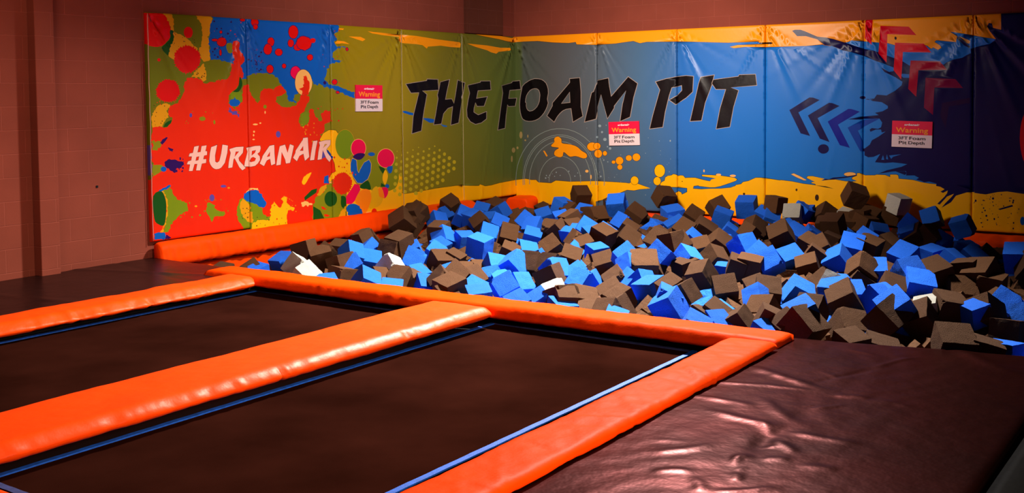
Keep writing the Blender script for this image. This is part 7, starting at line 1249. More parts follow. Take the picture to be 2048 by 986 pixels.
o = sweep('bolster', [(-.052, -.035), (-.16, -.045), (-.25, -.10), (-.27, -.30), (-.052, -.32)], 'x', 1.0, 9.9, [ORANGE], pleats=pleat_run(6.0, 7.4, 8, (.03, .06), (.004, .010), (-.9, .9), (-.1, .12, -.23, .12)), amp=.004, seed=5)
tag(o, 'orange bolster along the foot of the right wall, seen at the right edge', 'bolster')
o = box('pit_side_pad', (.002, -6.17, -.94), (.13, -.02, -.12), [ORANGE], bevel=.02)
tag(o, 'flat orange pad lining the pit below the left bolster', 'pad')

# court pads
side_pl = pleat_run(-10.6, -6.7, 70, (.010, .03), (.002, .006), (-.8, .8), (.015, .04, 4.345, .05))
o = sweep('frame_pad', [(3.83, .046), (4.305, .047), (4.372, -.010), (4.33, -.04), (3.86, -.045)], 'y', -11.6, -6.56, [ORANGE], pleats=side_pl + [(-8.55, .012, -.02, .2, (.01, .05, 4.35, .06))], amp=.0022, seed=21)
tag(o, 'wide orange frame pad between the two trampolines', 'pad')
o = sweep('frame_pad', [(1.60, .040), (1.875, .042), (1.958, -.028), (1.91, -.05), (1.61, -.01)], 'y', -12.5, -6.56, [ORANGE], pleats=pleat_run(-9.2, -6.7, 26, (.012, .035), (.003, .010), (-.5, .9), (-.0, .06, 1.93, .12)), amp=.004, seed=22)
tag(o, 'orange frame pad along the left trampoline beside the dark left deck', 'pad')
o = sweep('frame_pad', [(6.115, .05), (6.40, .055), (6.43, .03), (6.43, .004), (6.12, -.03)], 'y', -12.0, -6.52, [ORANGE_MATTE], pleats=pleat_run(-9.4, -6.6, 40, (.012, .03), (.002, .007), (-1.5, .6), (.03, .06, 6.3, .14)), amp=.003, seed=23)
tag(o, 'orange frame pad between the right trampoline and the dark right deck', 'pad')
o = sweep('frame_pad', [(-6.24, .047), (-6.50, .047), (-6.555, -.025), (-6.52, -.05), (-6.25, -.05)], 'x', 1.30, 6.40, [ORANGE_MATTE], pleats=pleat_run(1.6, 6.2, 22, (.015, .035), (.003, .008), (-.7, .7), (.0, .05, -6.5, .06)), amp=.003, seed=24, shift=lambda u: .055 * (u - 3.8) / 2.6)
tag(o, 'long orange pad along the front edge of the foam pit', 'pad')
o = sweep('frame_pad', [(-10.37, .05), (-10.9, .05), (-10.9, -.05), (-10.38, -.05)], 'x', 4.42, 6.03, [ORANGE], amp=.003, seed=25)
tag(o, 'orange cross pad in the bottom left corner of the view', 'pad')

# trampolines
def trampoline(x0, x1, y0, y1, label):
    root = empty('trampoline', ((x0 + x1) / 2, (y0 + y1) / 2, -.16)); tag(root, label, 'trampoline', None)
    nx, ny = 40, 80; V = []; F = []
    for j in range(ny + 1):
        for i in range(nx + 1):
            u, v = i / nx, j / ny
            V.append((x0 + (x1 - x0) * u, y0 + (y1 - y0) * v, -.100 - .012 * math.sin(math.pi * u) * math.sin(math.pi * v)))
    for j in range(ny):
        for i in range(nx):
            a = j * (nx + 1) + i; F.append([a, a + 1, a + nx + 2, a + nx + 1])
    link('jump_mat', mesh('jump_mat', V, F), [MESH_MAT], root, smooth=True)
    def strip(ax0, ay0, ax1, ay1, m, nm='edge_strip'):
        N = 60; V = []; F = []
        for k in range(N + 1):
            t = k / N
            if abs(ax1 - ax0) > abs(ay1 - ay0): pts = [(ax0 + (ax1 - ax0) * t, ay0), (ax0 + (ax1 - ax0) * t, ay1)]
            else: pts = [(ax0, ay0 + (ay1 - ay0) * t), (ax1, ay0 + (ay1 - ay0) * t)]
            wob = .0015 * math.sin(k * 1.7)
            for q in pts: V.append((q[0], q[1], -.0935 + wob * .4)); V.append((q[0], q[1], -.1005))
        for k in range(N):
            a = k * 4; b = a + 4; F += [[a, a + 2, b + 2, b], [a, b, b + 1, a + 1], [a + 2, a + 3, b + 3, b + 2]]
        me = mesh(nm, V, F); bm = bmesh.new(); bm.from_mesh(me); bmesh.ops.recalc_face_normals(bm, faces=bm.faces[:]); bm.to_mesh(me); bm.free()
        link(nm, me, [m], root)
    w = .034
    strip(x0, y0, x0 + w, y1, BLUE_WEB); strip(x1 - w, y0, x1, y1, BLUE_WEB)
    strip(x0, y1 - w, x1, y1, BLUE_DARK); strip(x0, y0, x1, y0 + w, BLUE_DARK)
    # black spring cover all round
    g = .30; V = [(x0 - g, y0 - g, -.13), (x1 + g, y0 - g, -.13), (x1 + g, y1 + .14, -.13), (x0 - g, y1 + .14, -.13), (x0 + .02, y0 + .02, -.112), (x1 - .02, y0 + .02, -.112), (x1 - .02, y1 - .02, -.112), (x0 + .02, y1 - .02, -.112)]
    V[0] = (max(V[0][0], 1.63), V[0][1], V[0][2]); V[3] = (max(V[3][0], 1.63), V[3][1], V[3][2])
    link('spring_cover', mesh('spring_cover', V, [[0, 1, 5, 4], [1, 2, 6, 5], [2, 3, 7, 6], [3, 0, 4, 7]]), [GAP_BLACK], root)
    return root
trampoline(1.83, 3.66, -11.2, -6.455, 'left trampoline with dark mat, behind the middle orange pad')
trampoline(4.27, 5.862, -10.17, -6.42, 'right trampoline with dark mat and bright blue edge strip, nearest the viewer')

# ------------------------------------------------------------------ dark vinyl decks
RIDGES = [[(6.428, -6.929), (6.945, -7.257), 10, 20], [(6.362, -7.363), (6.922, -7.272), 6, 14], [(6.997, -7.283), (7.166, -7.307), 11, 16], [(7.166, -7.307), (7.404, -7.371), 6, 18], [(6.559, -7.814), (6.97, -7.955), 11, 20], [(7.02, -7.97), (7.359, -7.945), 9, 16], [(6.64, -8.546), (6.821, -8.268), 9, 18], [(7.23, -6.058), (7.737, -6.58), 9, 28], [(7.214, -8.318), (7.362, -8.324), 11, 22], [(6.734, -8.725), (6.898, -8.655), 12, 16], [(7.011, -8.083), (7.142, -8.23), 12, 14], [(6.371, -7.67), (6.742, -7.658), 7, 16], [(6.788, -6.886), (6.93, -7.038), 6, 12], [(6.543, -8.36), (6.713, -8.339), 5, 16], [(6.74, -7.508), (6.973, -7.823), 10, 22], [(6.756, -6.308), (6.948, -6.446), 5, 10], [(6.859, -7.148), (7.012, -6.695), -5, 14], [(7.012, -6.695), (7.149, -6.391), 6, 12], [(6.952, -8.41), (7.029, -8.359), 12, 14], [(6.923, -8.689), (6.985, -8.838), 12, 16], [(7.016, -8.577), (7.092, -8.626), 14, 16], [(7.024, -8.789), (7.243, -8.622), 10, 14], [(7.006, -8.177), (7.046, -8.194), 12, 10], [(7.016, -8.501), (7.047, -8.519), 14, 10], [(6.953, -7.521), (6.973, -7.526), 10, 8], [(7.007, -7.595), (7.08, -7.438), 8, 10], [(6.834, -7.881), (7.006, -8.026), 8, 14], [(6.226, -6.306), (6.424, -6.297), 4, 12], [(7.055, -8.342), (7.168, -8.321), 12, 18], [(6.959, -5.203), (7.461, -5.459), 4, 20], [(6.985, -8.332), (6.988, -8.493), 10, 12], [(7.009, -7.628), (6.977, -7.787), -8, 30], [(6.974, -7.92), (7.012, -8.315), -10, 26]]
def heightmat(name, x0, x1, y0, y1, res, fn, m, thick=.045, outline=None):
    nx, ny = int((x1 - x0) / res), int((y1 - y0) / res)
    X, Y = np.meshgrid(np.linspace(x0, x1, nx + 1), np.linspace(y0, y1, ny + 1)); Z = fn(X, Y)
    e = np.minimum(np.minimum(X - x0, x1 - X), np.minimum(Y - y0, y1 - Y)); Z = Z - .012 * np.exp(-e / .012)
    XX, YY = outline(X, Y) if outline else (X, Y)
    V = [(a, b, c) for a, b, c in zip(XX.ravel(), YY.ravel(), Z.ravel())]
    F = []
    for j in range(ny):
        for i in range(nx):
            a = j * (nx + 1) + i; F.append([a, a + 1, a + nx + 2, a + nx + 1])
    rim = [i for i in range(nx + 1)] + [j * (nx + 1) + nx for j in range(1, ny + 1)] + [ny * (nx + 1) + i for i in range(nx - 1, -1, -1)] + [j * (nx + 1) for j in range(ny - 1, 0, -1)]
    n = len(V); V += [(V[k][0], V[k][1], -thick + .001) for k in rim]
    for i in range(len(rim)):
        k = (i + 1) % len(rim); F.append([rim[i], n + i, n + k, rim[k]])
    F.append([n + i for i in range(len(rim))][::-1])
    return link(name, mesh(name, V, F), [m], None, smooth=True)
def deck_fn(X, Y):
    Z = np.zeros_like(X)
    for (a, b, hmm, wmm) in RIDGES:
        a = np.array(a); b = np.array(b); L = np.linalg.norm(b - a); e = (b - a) / L; n = np.array([-e[1], e[0]])
        t = ((X - a[0]) * e[0] + (Y - a[1]) * e[1]) / L; d = (X - a[0]) * n[0] + (Y - a[1]) * n[1]
        d = d - .018 * np.sin(t * 3.0 + hmm)
        env = np.exp(-((t - .5) / .42) ** 4) * min(1, .35 + L * 1.3)
        Z += hmm / 1000 * .9 * env * np.exp(-(d / (wmm / 1000 * 1.7)) ** 2)
    Z += .0025 * np.sin(X * 7 + 2 * np.sin(Y * 1.7)) * np.sin(Y * 5 + X) * .6
    Z += .0016 * np.sin(X * 23 + 3 * np.sin(Y * 4)) * np.sin(Y * 14 + 2 * np.sin(X * 9)) * np.exp(-((X - 6.9) / .55) ** 2)
    return Z
o = heightmat('deck_mat', 6.37, 7.872, -12.2, -6.12, .0145, deck_fn, BLACK_VINYL, outline=lambda X, Y: (X, Y + np.clip((X - 6.4) / 1.24, 0, 1.3) * .27 * np.clip((Y + 8.2) / 2.08, 0, 1)))
tag(o, 'wrinkled dark brown vinyl deck mat right of the orange pad', 'floor mat')
o = heightmat('deck_mat', 7.905, 9.6, -12.2, -6.12, .05, lambda X, Y: .002 * np.sin(X * 9) * np.sin(Y * 6), BLACK_VINYL_DULL, outline=lambda X, Y: (X, Y + .32 * np.clip((Y + 8.2) / 2.08, 0, 1)))
tag(o, 'black deck mat beyond the seam in the bottom right corner', 'floor mat')
def left_fn(X, Y): return .006 * np.exp(-((Y + 7.0 - .35 * X) / .05) ** 2) - .004 * np.exp(-((Y + 6.55 + .2 * X) / .03) ** 2) + .003 * np.sin(X * 8 + Y * 3) * np.sin(Y * 5) + .006 * np.exp(-((Y + 8.2 - .2 * X) / .06) ** 2)
def left_out(X, Y): return X, Y + np.where(Y > -6.6, (Y + 6.6) / .45 * (-.10 * np.clip((X - .7) / .8, 0, 1) ** 2), 0)
LEFT_VINYL = material('left_deck_vinyl', (.011, .004, .0035), .33, .12, .0, (9, .3, .012), (2.2, .2), tint=(1, .36, .26))
o = heightmat('deck_mat', .005, 1.58, -12.6, -6.15, .03, left_fn, LEFT_VINYL, outline=left_out)
tag(o, 'black vinyl deck mat between the block wall and the left trampoline pad', 'floor mat')

# ------------------------------------------------------------------ foam cubes
def foam(name, rgb, sc=1.0):
    m = bpy.data.materials.new(name); m.use_nodes = True; nt = m.node_tree; b = nt.nodes['Principled BSDF']
    oi = nt.nodes.new('ShaderNodeObjectInfo'); tc = nt.nodes.new('ShaderNodeTexCoord')
    n = nt.nodes.new('ShaderNodeTexNoise'); n.inputs['Scale'].default_value = 38; n.inputs['Detail'].default_value = 6; nt.links.new(tc.outputs['Object'], n.inputs['Vector'])
    mr = nt.nodes.new('ShaderNodeMapRange'); mr.inputs[1].default_value = .3; mr.inputs[2].default_value = .7; mr.inputs[3].default_value = .82; mr.inputs[4].default_value = 1.2
    nt.links.new(n.outputs['Fac'], mr.inputs[0])
    mr2 = nt.nodes.new('ShaderNodeMapRange'); mr2.inputs[3].default_value = .78; mr2.inputs[4].default_value = 1.15; nt.links.new(oi.outputs['Random'], mr2.inputs[0])
    mu = nt.nodes.new('ShaderNodeMath'); mu.operation = 'MULTIPLY'; nt.links.new(mr.outputs[0], mu.inputs[0]); nt.links.new(mr2.outputs[0], mu.inputs[1])
    mx = nt.nodes.new('ShaderNodeMix'); mx.data_type = 'RGBA'; mx.blend_type = 'MULTIPLY'; mx.inputs[0].default_value = 1; mx.inputs[6].default_value = (*rgb, 1)
    nt.links.new(mu.outputs[0], mx.inputs[7]); nt.links.new(mx.outputs[2], b.inputs['Base Color'])
    bp = nt.nodes.new('ShaderNodeBump'); bp.inputs['Strength'].default_value = .5; bp.inputs['Distance'].default_value = .02; nt.links.new(n.outputs['Fac'], bp.inputs['Height']); nt.links.new(bp.outputs[0], b.inputs['Normal'])
    b.inputs['Roughness'].default_value = .9; b.inputs['Specular IOR Level'].default_value = .15
    return m
FOAM = {'b': foam('blue_foam', (.016, .135, .72)), 'k': foam('charcoal_foam', (.084, .034, .0125)), 'w': foam('white_foam', (.50, .47, .40))}
def cube_mesh(seed, rough=.004, chip=0):
    bm = bmesh.new(); bmesh.ops.create_cube(bm, size=1)
    bmesh.ops.subdivide_edges(bm, edges=bm.edges[:], cuts=9, use_grid_fill=True)
    r = random.Random(seed); off = Vector((r.uniform(0, 50), r.uniform(0, 50), 0))
    chips = [(Vector([r.choice((-.5, .5)) for _ in range(3)]) * Vector((1, 1, 1)).length / 1.732, r.uniform(.12, .26)) for _ in range(chip)]
    lean = [r.uniform(-.03, .03) for _ in range(4)]
    for v in bm.verts:
        c = v.co.copy()
        k = sum(1 for q in c if abs(q) > .49)
        n = noise.noise_vector(c * 3 + off) * .012 + noise.noise_vector(c * 11 + off) * rough
        if k >= 2: n += noise.noise_vector(c * 19 + off) * .006 - c * .005
        if k == 3: n -= c * .010
        for cc, rad in chips:
            d = (c - cc).length
            if d < rad: n -= cc.normalized() * (rad - d) * (.9 + noise.noise(c * 14 + off) * .9)
        v.co = c + n + Vector((lean[0] * c.z + lean[1] * c.y, lean[2] * c.z, lean[3] * c.x))
    me = bpy.data.meshes.new('foam_cube'); bm.to_mesh(me); bm.free(); return me
VAR = {}
for c in 'bkw':
    L = []
    for k in range(7):
        me = cube_mesh(40 + k + ord(c), chip=(0, 0, 1, 0, 1, 2, 0)[k] if c != 'w' else (0, 3, 1, 2, 3, 1, 0)[k]); me.materials.append(FOAM[c]); L.append(me)
    VAR[c] = L
CUBES = """0.905 -5.299 -0.106 0.055 0.044 0.973 0.218 0.185 b|blue foam cube, fourth row, at the far left end
1.564 -5.733 -0.033 0.493 0.242 0.480 -0.684 0.190 w|off-white foam cube, front row, at the far left end
1.846 -5.910 -0.057 0.691 -0.180 0.354 -0.604 0.183 w|off-white foam cube, front row, under the green lens shapes
1.243 -5.335 0.053 -0.204 0.001 -0.706 0.678 0.187 k|dark brown foam cube, fourth row, under the green lens shapes, leftmost of three
1.395 -5.193 -0.003 0.509 0.194 0.342 -0.766 0.177 k|dark brown foam cube, fourth row, under the green lens shapes, rightmost of three
1.400 -5.277 -0.025 -0.729 0.509 0.345 -0.301 0.208 k|dark brown foam cube, fourth row, under the green lens shapes, second of three
0.771 -4.379 -0.094 0.806 0.050 0.148 -0.571 0.177 k|dark brown foam cube, middle row, under the blue and pink ovals, leftmost of two
1.734 -5.211 0.044 -0.240 0.738 0.489 -0.398 0.177 b|blue foam cube, fourth row, under the blue and pink ovals
2.066 -5.530 -0.023 0.483 0.086 0.346 -0.800 0.182 b|blue foam cube, front row, under the blue and pink ovals
0.769 -3.897 -0.071 -0.391 -0.221 -0.261 0.855 0.184 k|dark brown foam cube, middle row, left of the word THE, leftmost of two
2.109 -5.913 -0.113 -0.473 0.045 -0.105 0.874 0.166 b|blue foam cube, front row, under the green lens shapes
2.058 -5.666 -0.089 0.525 -0.570 -0.388 0.498 0.202 k|dark brown foam cube, front row, under the blue and pink ovals, rightmost of two
2.515 -5.852 -0.063 -0.110 0.824 0.435 -0.346 0.192 b|blue foam cube, front row, left of the word THE, leftmost of two
1.962 -5.569 0.005 0.052 0.156 0.721 -0.673 0.197 k|dark brown foam cube, front row, under the blue and pink ovals, leftmost of two
0.536 -2.815 0.126 -0.611 -0.091 -0.332 0.712 0.202 k|dark brown foam cube, second row, under the T of THE, rightmost of three
0.545 -2.905 0.134 -0.862 0.495 0.104 -0.030 0.202 k|dark brown foam cube, second row, under the T of THE, second of three
0.530 -3.090 0.056 -0.897 0.321 0.302 -0.033 0.235 k|dark brown foam cube, second row, left of the word THE
0.538 -2.962 -0.002 -0.381 0.537 0.282 -0.698 0.214 k|dark brown foam cube, second row, under the T of THE, leftmost of three
1.544 -3.658 0.063 0.789 -0.610 -0.048 0.060 0.199 k|dark brown foam cube, middle row, under the T of THE
1.130 -4.403 0.054 -0.591 0.315 -0.553 0.494 0.164 k|dark brown foam cube, middle row, under the blue and pink ovals, rightmost of two
1.570 -4.793 -0.018 -0.715 0.199 -0.471 0.476 0.200 b|blue foam cube, fourth row, left of the word THE, leftmost of two
1.697 -4.913 -0.080 0.226 -0.856 -0.391 0.252 0.184 b|blue foam cube, fourth row, left of the word THE, rightmost of two
1.803 -4.598 0.067 -0.811 0.581 -0.065 -0.023 0.202 k|dark brown foam cube, middle row, left of the word THE, rightmost of two
1.773 -4.694 -0.001 0.391 -0.517 -0.410 0.642 0.202 k|dark brown foam cube, fourth row, left of the word THE
2.316 -5.309 -0.023 0.347 0.288 0.443 -0.775 0.179 w|off-white foam cube, fourth row, left of the word THE
2.305 -4.989 -0.015 -0.394 0.849 0.162 -0.314 0.198 b|blue foam cube, fourth row, under the T of THE, leftmost of two
1.895 -4.493 -0.010 0.353 0.097 0.268 -0.891 0.156 b|blue foam cube, middle row, under the T of THE, leftmost of three
2.236 -4.586 -0.006 -0.755 0.113 -0.348 0.545 0.179 b|blue foam cube, middle row, under the T of THE, second of three
1.706 -3.849 -0.080 0.656 -0.059 0.227 -0.717 0.178 b|blue foam cube, middle row, under the T of THE, rightmost of three
0.675 -2.616 0.009 -0.260 0.773 0.479 -0.325 0.191 b|blue foam cube, second row, under the T of THE
0.385 -2.131 0.016 0.721 -0.228 0.255 -0.603 0.181 b|blue foam cube, second row, under the letter H, leftmost of three
0.365 -1.974 0.134 -0.635 0.032 -0.330 0.698 0.201 k|dark brown foam cube, second row, under the letter H
1.630 -3.694 0.015 -0.234 0.693 0.531 -0.428 0.185 b|blue foam cube, middle row, under the letter H, leftmost of two
2.356 -4.644 -0.064 -0.194 0.815 0.520 -0.165 0.192 k|dark brown foam cube, fourth row, under the letter H, leftmost of four
2.419 -4.518 -0.053 -0.766 0.148 -0.181 0.599 0.166 k|dark brown foam cube, middle row, under the letter H
1.817 -3.562 -0.033 0.499 -0.109 0.104 -0.853 0.191 b|blue foam cube, middle row, under the letter H, rightmost of two
2.512 -4.225 0.051 -0.751 0.644 -0.058 -0.132 0.200 b|blue foam cube, middle row, under the letters E and F
3.164 -5.479 0.003 -0.703 0.127 -0.445 0.540 0.181 k|dark brown foam cube, fourth row, under the letter H, second of four
3.165 -5.623 -0.020 0.356 0.312 0.258 -0.842 0.175 k|dark brown foam cube, front row, under the letter H, leftmost of three
2.847 -5.617 -0.082 -0.044 0.829 0.447 -0.333 0.193 k|dark brown foam cube, front row, under the T of THE
2.477 -5.130 -0.110 -0.647 0.159 -0.186 0.722 0.164 b|blue foam cube, fourth row, under the T of THE, rightmost of two
2.799 -5.741 -0.026 -0.285 0.958 0.015 -0.028 0.177 k|dark brown foam cube, front row, left of the word THE, rightmost of two
2.352 -5.504 -0.102 -0.183 0.760 0.562 -0.269 0.168 k|dark brown foam cube, front row, left of the word THE, leftmost of two
2.930 -6.000 -0.079 0.329 -0.112 0.128 -0.929 0.177 b|blue foam cube, front row, left of the word THE, rightmost of two
3.003 -5.651 -0.093 -0.197 -0.436 -0.444 0.758 0.180 b|blue foam cube, front row, under the T of THE
3.330 -5.727 -0.063 0.792 -0.594 0.139 -0.022 0.209 k|dark brown foam cube, front row, under the letter H, rightmost of three
3.347 -5.813 -0.110 0.587 -0.133 0.240 -0.761 0.163 k|dark brown foam cube, front row, under the letter H, second of three
2.955 -5.050 -0.060 -0.383 0.105 -0.187 0.899 0.165 k|dark brown foam cube, fourth row, under the letter H, third of four
2.742 -4.974 -0.096 -0.417 -0.067 -0.186 0.887 0.163 b|blue foam cube, fourth row, under the letter H, leftmost of two
0.940 -2.458 0.074 -0.237 0.876 0.258 -0.333 0.190 b|blue foam cube, second row, under the letter H, second of three
1.096 -2.456 0.043 -0.802 0.586 -0.114 0.033 0.208 b|blue foam cube, second row, under the letter H, rightmost of three
0.498 -1.502 0.014 0.181 -0.947 -0.197 0.178 0.193 b|blue foam cube, back row, under the letters E and F
0.352 -0.980 0.022 0.605 0.043 0.222 -0.764 0.195 k|dark brown foam cube, back row, under the letters E and F
0.925 -1.663 0.055 -0.659 0.275 -0.453 0.534 0.181 b|blue foam cube, second row, under the letters E and F, rightmost of four
1.274 -2.551 0.032 0.364 0.196 0.406 -0.815 0.180 k|dark brown foam cube, second row, under the letters E and F, leftmost of two
0.911 -1.879 -0.035 -0.148 -0.020 -0.251 0.957 0.172 b|blue foam cube, second row, under the letters E and F, second of four
1.487 -2.505 0.012 -0.251 0.888 0.221 -0.317 0.192 b|blue foam cube, second row, under the letters E and F, third of four
1.839 -3.179 -0.009 -0.253 0.896 0.258 -0.258 0.193 b|blue foam cube, second row, under the letters E and F, leftmost of four
2.086 -3.141 0.010 -0.403 0.852 0.218 -0.254 0.194 k|dark brown foam cube, second row, under the letters E and F, rightmost of two
2.712 -4.023 -0.035 -0.087 0.937 0.239 -0.240 0.184 k|dark brown foam cube, middle row, under the letters E and F, rightmost of two
2.462 -4.128 0.002 -0.424 0.589 0.377 -0.576 0.196 k|dark brown foam cube, middle row, under the letters E and F, leftmost of two
1.695 -2.189 0.025 -0.456 -0.232 -0.387 0.767 0.193 b|blue foam cube, second row, under the letter O, leftmost of four
1.964 -2.461 0.005 -0.366 0.928 0.067 0.010 0.197 b|blue foam cube, second row, under the letter O, third of four
2.347 -3.073 -0.020 -0.149 0.938 0.244 -0.194 0.194 b|blue foam cube, second row, under the letter O, second of four
2.689 -3.673 -0.079 -0.185 0.889 0.364 -0.206 0.193 b|blue foam cube, middle row, under the letter O
1.558 -1.624 0.015 -0.381 -0.028 -0.281 0.880 0.191 b|blue foam cube, second row, under the letter O, rightmost of four
1.185 -1.087 0.031 -0.561 -0.067 -0.183 0.805 0.163 k|dark brown foam cube, back row, under the letter O
2.083 -2.065 0.072 0.381 0.035 0.161 -0.910 0.171 b|blue foam cube, second row, under the letter A, leftmost of two
1.564 -1.044 0.050 -0.561 -0.202 -0.211 0.775 0.171 k|dark brown foam cube, back row, under the letter A, leftmost of two
2.479 -2.899 0.055 -0.190 0.954 0.204 -0.110 0.192 k|dark brown foam cube, second row, under the letter A, leftmost of four
2.699 -2.789 0.053 0.721 -0.628 0.293 0.022 0.209 k|dark brown foam cube, second row, under the letter A, rightmost of four
2.948 -3.589 -0.001 -0.389 -0.149 -0.419 0.807 0.180 k|dark brown foam cube, middle row, under the letter A, leftmost of four
2.772 -2.906 0.019 0.822 -0.563 0.048 -0.065 0.207 b|blue foam cube, second row, under the letter A, rightmost of two
3.475 -4.751 0.032 0.496 -0.866 -0.048 0.044 0.182 k|dark brown foam cube, fourth row, under the letter O
3.666 -4.732 0.024 -0.492 0.869 -0.038 0.020 0.192 k|dark brown foam cube, fourth row, under the letter A, rightmost of two
3.044 -4.715 -0.045 -0.197 0.844 0.428 -0.255 0.188 b|blue foam cube, fourth row, under the letters E and F, second of four
3.371 -4.862 0.024 0.150 0.212 0.828 -0.497 0.201 b|blue foam cube, fourth row, under the letters E and F, rightmost of four
3.281 -5.098 -0.070 -0.048 -0.096 -0.277 0.955 0.168 b|blue foam cube, fourth row, under the letters E and F, leftmost of four
3.222 -5.292 -0.045 -0.659 0.248 -0.333 0.627 0.179 k|dark brown foam cube, fourth row, under the letter H, rightmost of four
2.889 -4.741 -0.089 -0.141 0.839 0.501 -0.158 0.163 k|dark brown foam cube, fourth row, under the letters E and F
3.748 -5.533 -0.048 -0.473 -0.007 -0.406 0.782 0.187 b|blue foam cube, front row, under the letters E and F, rightmost of two
3.414 -5.118 -0.087 -0.118 0.909 0.399 -0.007 0.174 b|blue foam cube, fourth row, under the letters E and F, third of four
4.163 -5.950 -0.066 -0.472 -0.051 -0.287 0.832 0.169 b|blue foam cube, front row, under the letter O, leftmost of two
3.785 -5.390 -0.043 0.542 -0.285 0.290 -0.735 0.175 b|blue foam cube, fourth row, under the letter O
3.360 -5.456 -0.113 -0.731 0.058 -0.233 0.639 0.177 b|blue foam cube, fourth row, under the letter H, rightmost of two
3.705 -5.829 -0.083 0.150 -0.910 -0.386 0.001 0.190 b|blue foam cube, front row, under the letters E and F, leftmost of two
4.236 -5.762 -0.065 0.392 0.178 0.242 -0.870 0.163 b|blue foam cube, front row, under the letter O, rightmost of two
4.174 -5.432 -0.063 0.365 0.092 0.229 -0.898 0.179 w|off-white foam cube, fourth row, under the letter A
4.420 -5.726 -0.031 0.046 0.209 0.675 -0.706 0.202 k|dark brown foam cube, front row, under the letter A, leftmost of three
4.482 -5.791 -0.014 -0.188 0.896 0.383 -0.125 0.158 k|dark brown foam cube, front row, under the letter A, second of three
3.753 -4.800 -0.014 0.282 -0.767 -0.493 0.299 0.194 b|blue foam cube, fourth row, under the letter A, leftmost of three
3.795 -4.938 -0.040 0.211 0.097 0.704 -0.672 0.203 k|dark brown foam cube, fourth row, under the letter A, leftmost of two
4.501 -5.871 -0.089 -0.111 0.863 0.482 -0.100 0.179 b|blue foam cube, front row, under the letter A
1.426 -1.008 0.086 -0.357 0.524 -0.624 0.456 0.199 b|blue foam cube, back row, under the letter A, leftmost of two
1.282 -0.313 0.155 0.783 -0.423 -0.206 0.407 0.220 k|dark brown foam cube, back row, under the letter A, rightmost of two
1.876 -1.220 0.042 0.723 0.090 0.224 -0.647 0.187 b|blue foam cube, back row, under the letter A, rightmost of two
1.999 -1.242 0.038 -0.705 0.705 -0.053 0.046 0.197 k|dark brown foam cube, back row, under the letter M, leftmost of three
2.174 -1.391 0.034 -0.356 0.795 0.451 -0.195 0.199 k|dark brown foam cube, back row, under the letter M, second of three
2.184 -0.923 0.136 -0.872 0.455 0.133 -0.121 0.224 b|blue foam cube, back row, under the letter M, leftmost of two
2.141 -0.829 0.070 -0.085 0.929 0.355 0.060 0.244 b|blue foam cube, back row, under the letter M, rightmost of two
2.023 -0.772 0.126 0.600 0.053 0.150 -0.784 0.158 k|dark brown foam cube, back row, under the letter M, rightmost of three
2.470 -0.991 0.016 -0.710 0.105 -0.317 0.620 0.239 k|dark brown foam cube, back row, under the middle sign and P
2.517 -0.297 0.202 -0.744 0.427 0.198 -0.475 0.211 k|dark brown foam cube, back row, under the letter P
2.698 -0.408 -0.027 -0.404 -0.011 -0.139 0.904 0.244 b|blue foam cube, back row, under the letter P, leftmost of two
3.193 -1.291 -0.050 -0.329 -0.203 -0.144 0.911 0.232 b|blue foam cube, back row, under the letter P, rightmost of two
2.592 -2.662 0.154 -0.481 0.191 -0.672 0.529 0.188 k|dark brown foam cube, second row, under the letter A, third of four
2.590 -2.926 0.069 -0.118 0.868 0.141 -0.461 0.173 k|dark brown foam cube, second row, under the letter A, second of four
2.956 -2.971 0.098 -0.685 0.007 -0.481 0.547 0.200 b|blue foam cube, second row, under the letter M, leftmost of four
3.006 -3.215 0.019 0.362 0.382 0.251 -0.813 0.178 k|dark brown foam cube, middle row, under the letter A, third of four
3.171 -3.333 -0.016 0.394 0.068 0.248 -0.882 0.179 k|dark brown foam cube, middle row, under the letter A, rightmost of four
3.222 -3.029 0.072 0.821 -0.168 0.314 -0.445 0.184 b|blue foam cube, second row, under the letter M, third of four
2.757 -1.812 0.038 -0.476 -0.274 -0.368 0.750 0.181 b|blue foam cube, second row, under the letter M, rightmost of four
3.097 -3.032 0.031 -0.312 0.407 -0.727 0.457 0.209 b|blue foam cube, second row, under the letter M, second of four
3.013 -2.152 0.012 -0.750 0.142 -0.287 0.579 0.184 k|dark brown foam cube, second row, under the middle sign and P, second of four
3.370 -2.824 0.012 -0.686 0.055 -0.460 0.561 0.201 k|dark brown foam cube, second row, under the middle sign and P, leftmost of four
3.260 -3.132 0.065 0.405 -0.521 0.656 -0.367 0.210 k|dark brown foam cube, second row, under the letter M
3.456 -3.582 -0.034 -0.496 0.021 -0.110 0.861 0.181 b|blue foam cube, middle row, under the letter M
3.410 -4.000 -0.033 -0.221 0.931 0.197 -0.214 0.194 k|dark brown foam cube, middle row, under the letter A, second of four
3.140 -3.504 -0.052 -0.768 0.260 -0.274 0.518 0.163 b|blue foam cube, middle row, under the letter A
3.851 -4.114 -0.035 -0.283 0.908 0.304 0.057 0.187 k|dark brown foam cube, middle row, under the letter M
3.859 -3.026 0.049 -0.488 -0.261 -0.314 0.772 0.210 k|dark brown foam cube, second row, under the middle sign and P, rightmost of four
4.020 -3.089 0.065 0.004 -0.182 -0.705 0.685 0.195 k|dark brown foam cube, second row, under the letter P, leftmost of three
3.510 -2.367 0.008 -0.660 0.114 -0.207 0.713 0.163 k|dark brown foam cube, second row, under the middle sign and P, third of four
4.419 -4.119 0.099 -0.427 -0.205 -0.505 0.721 0.189 b|blue foam cube, middle row, under the middle sign and P, rightmost of three
4.389 -4.220 0.009 0.720 -0.330 0.424 -0.440 0.188 k|dark brown foam cube, middle row, under the middle sign and P, rightmost of two
4.376 -4.339 0.019 0.830 -0.475 -0.147 0.251 0.236 k|dark brown foam cube, middle row, under the middle sign and P, leftmost of two
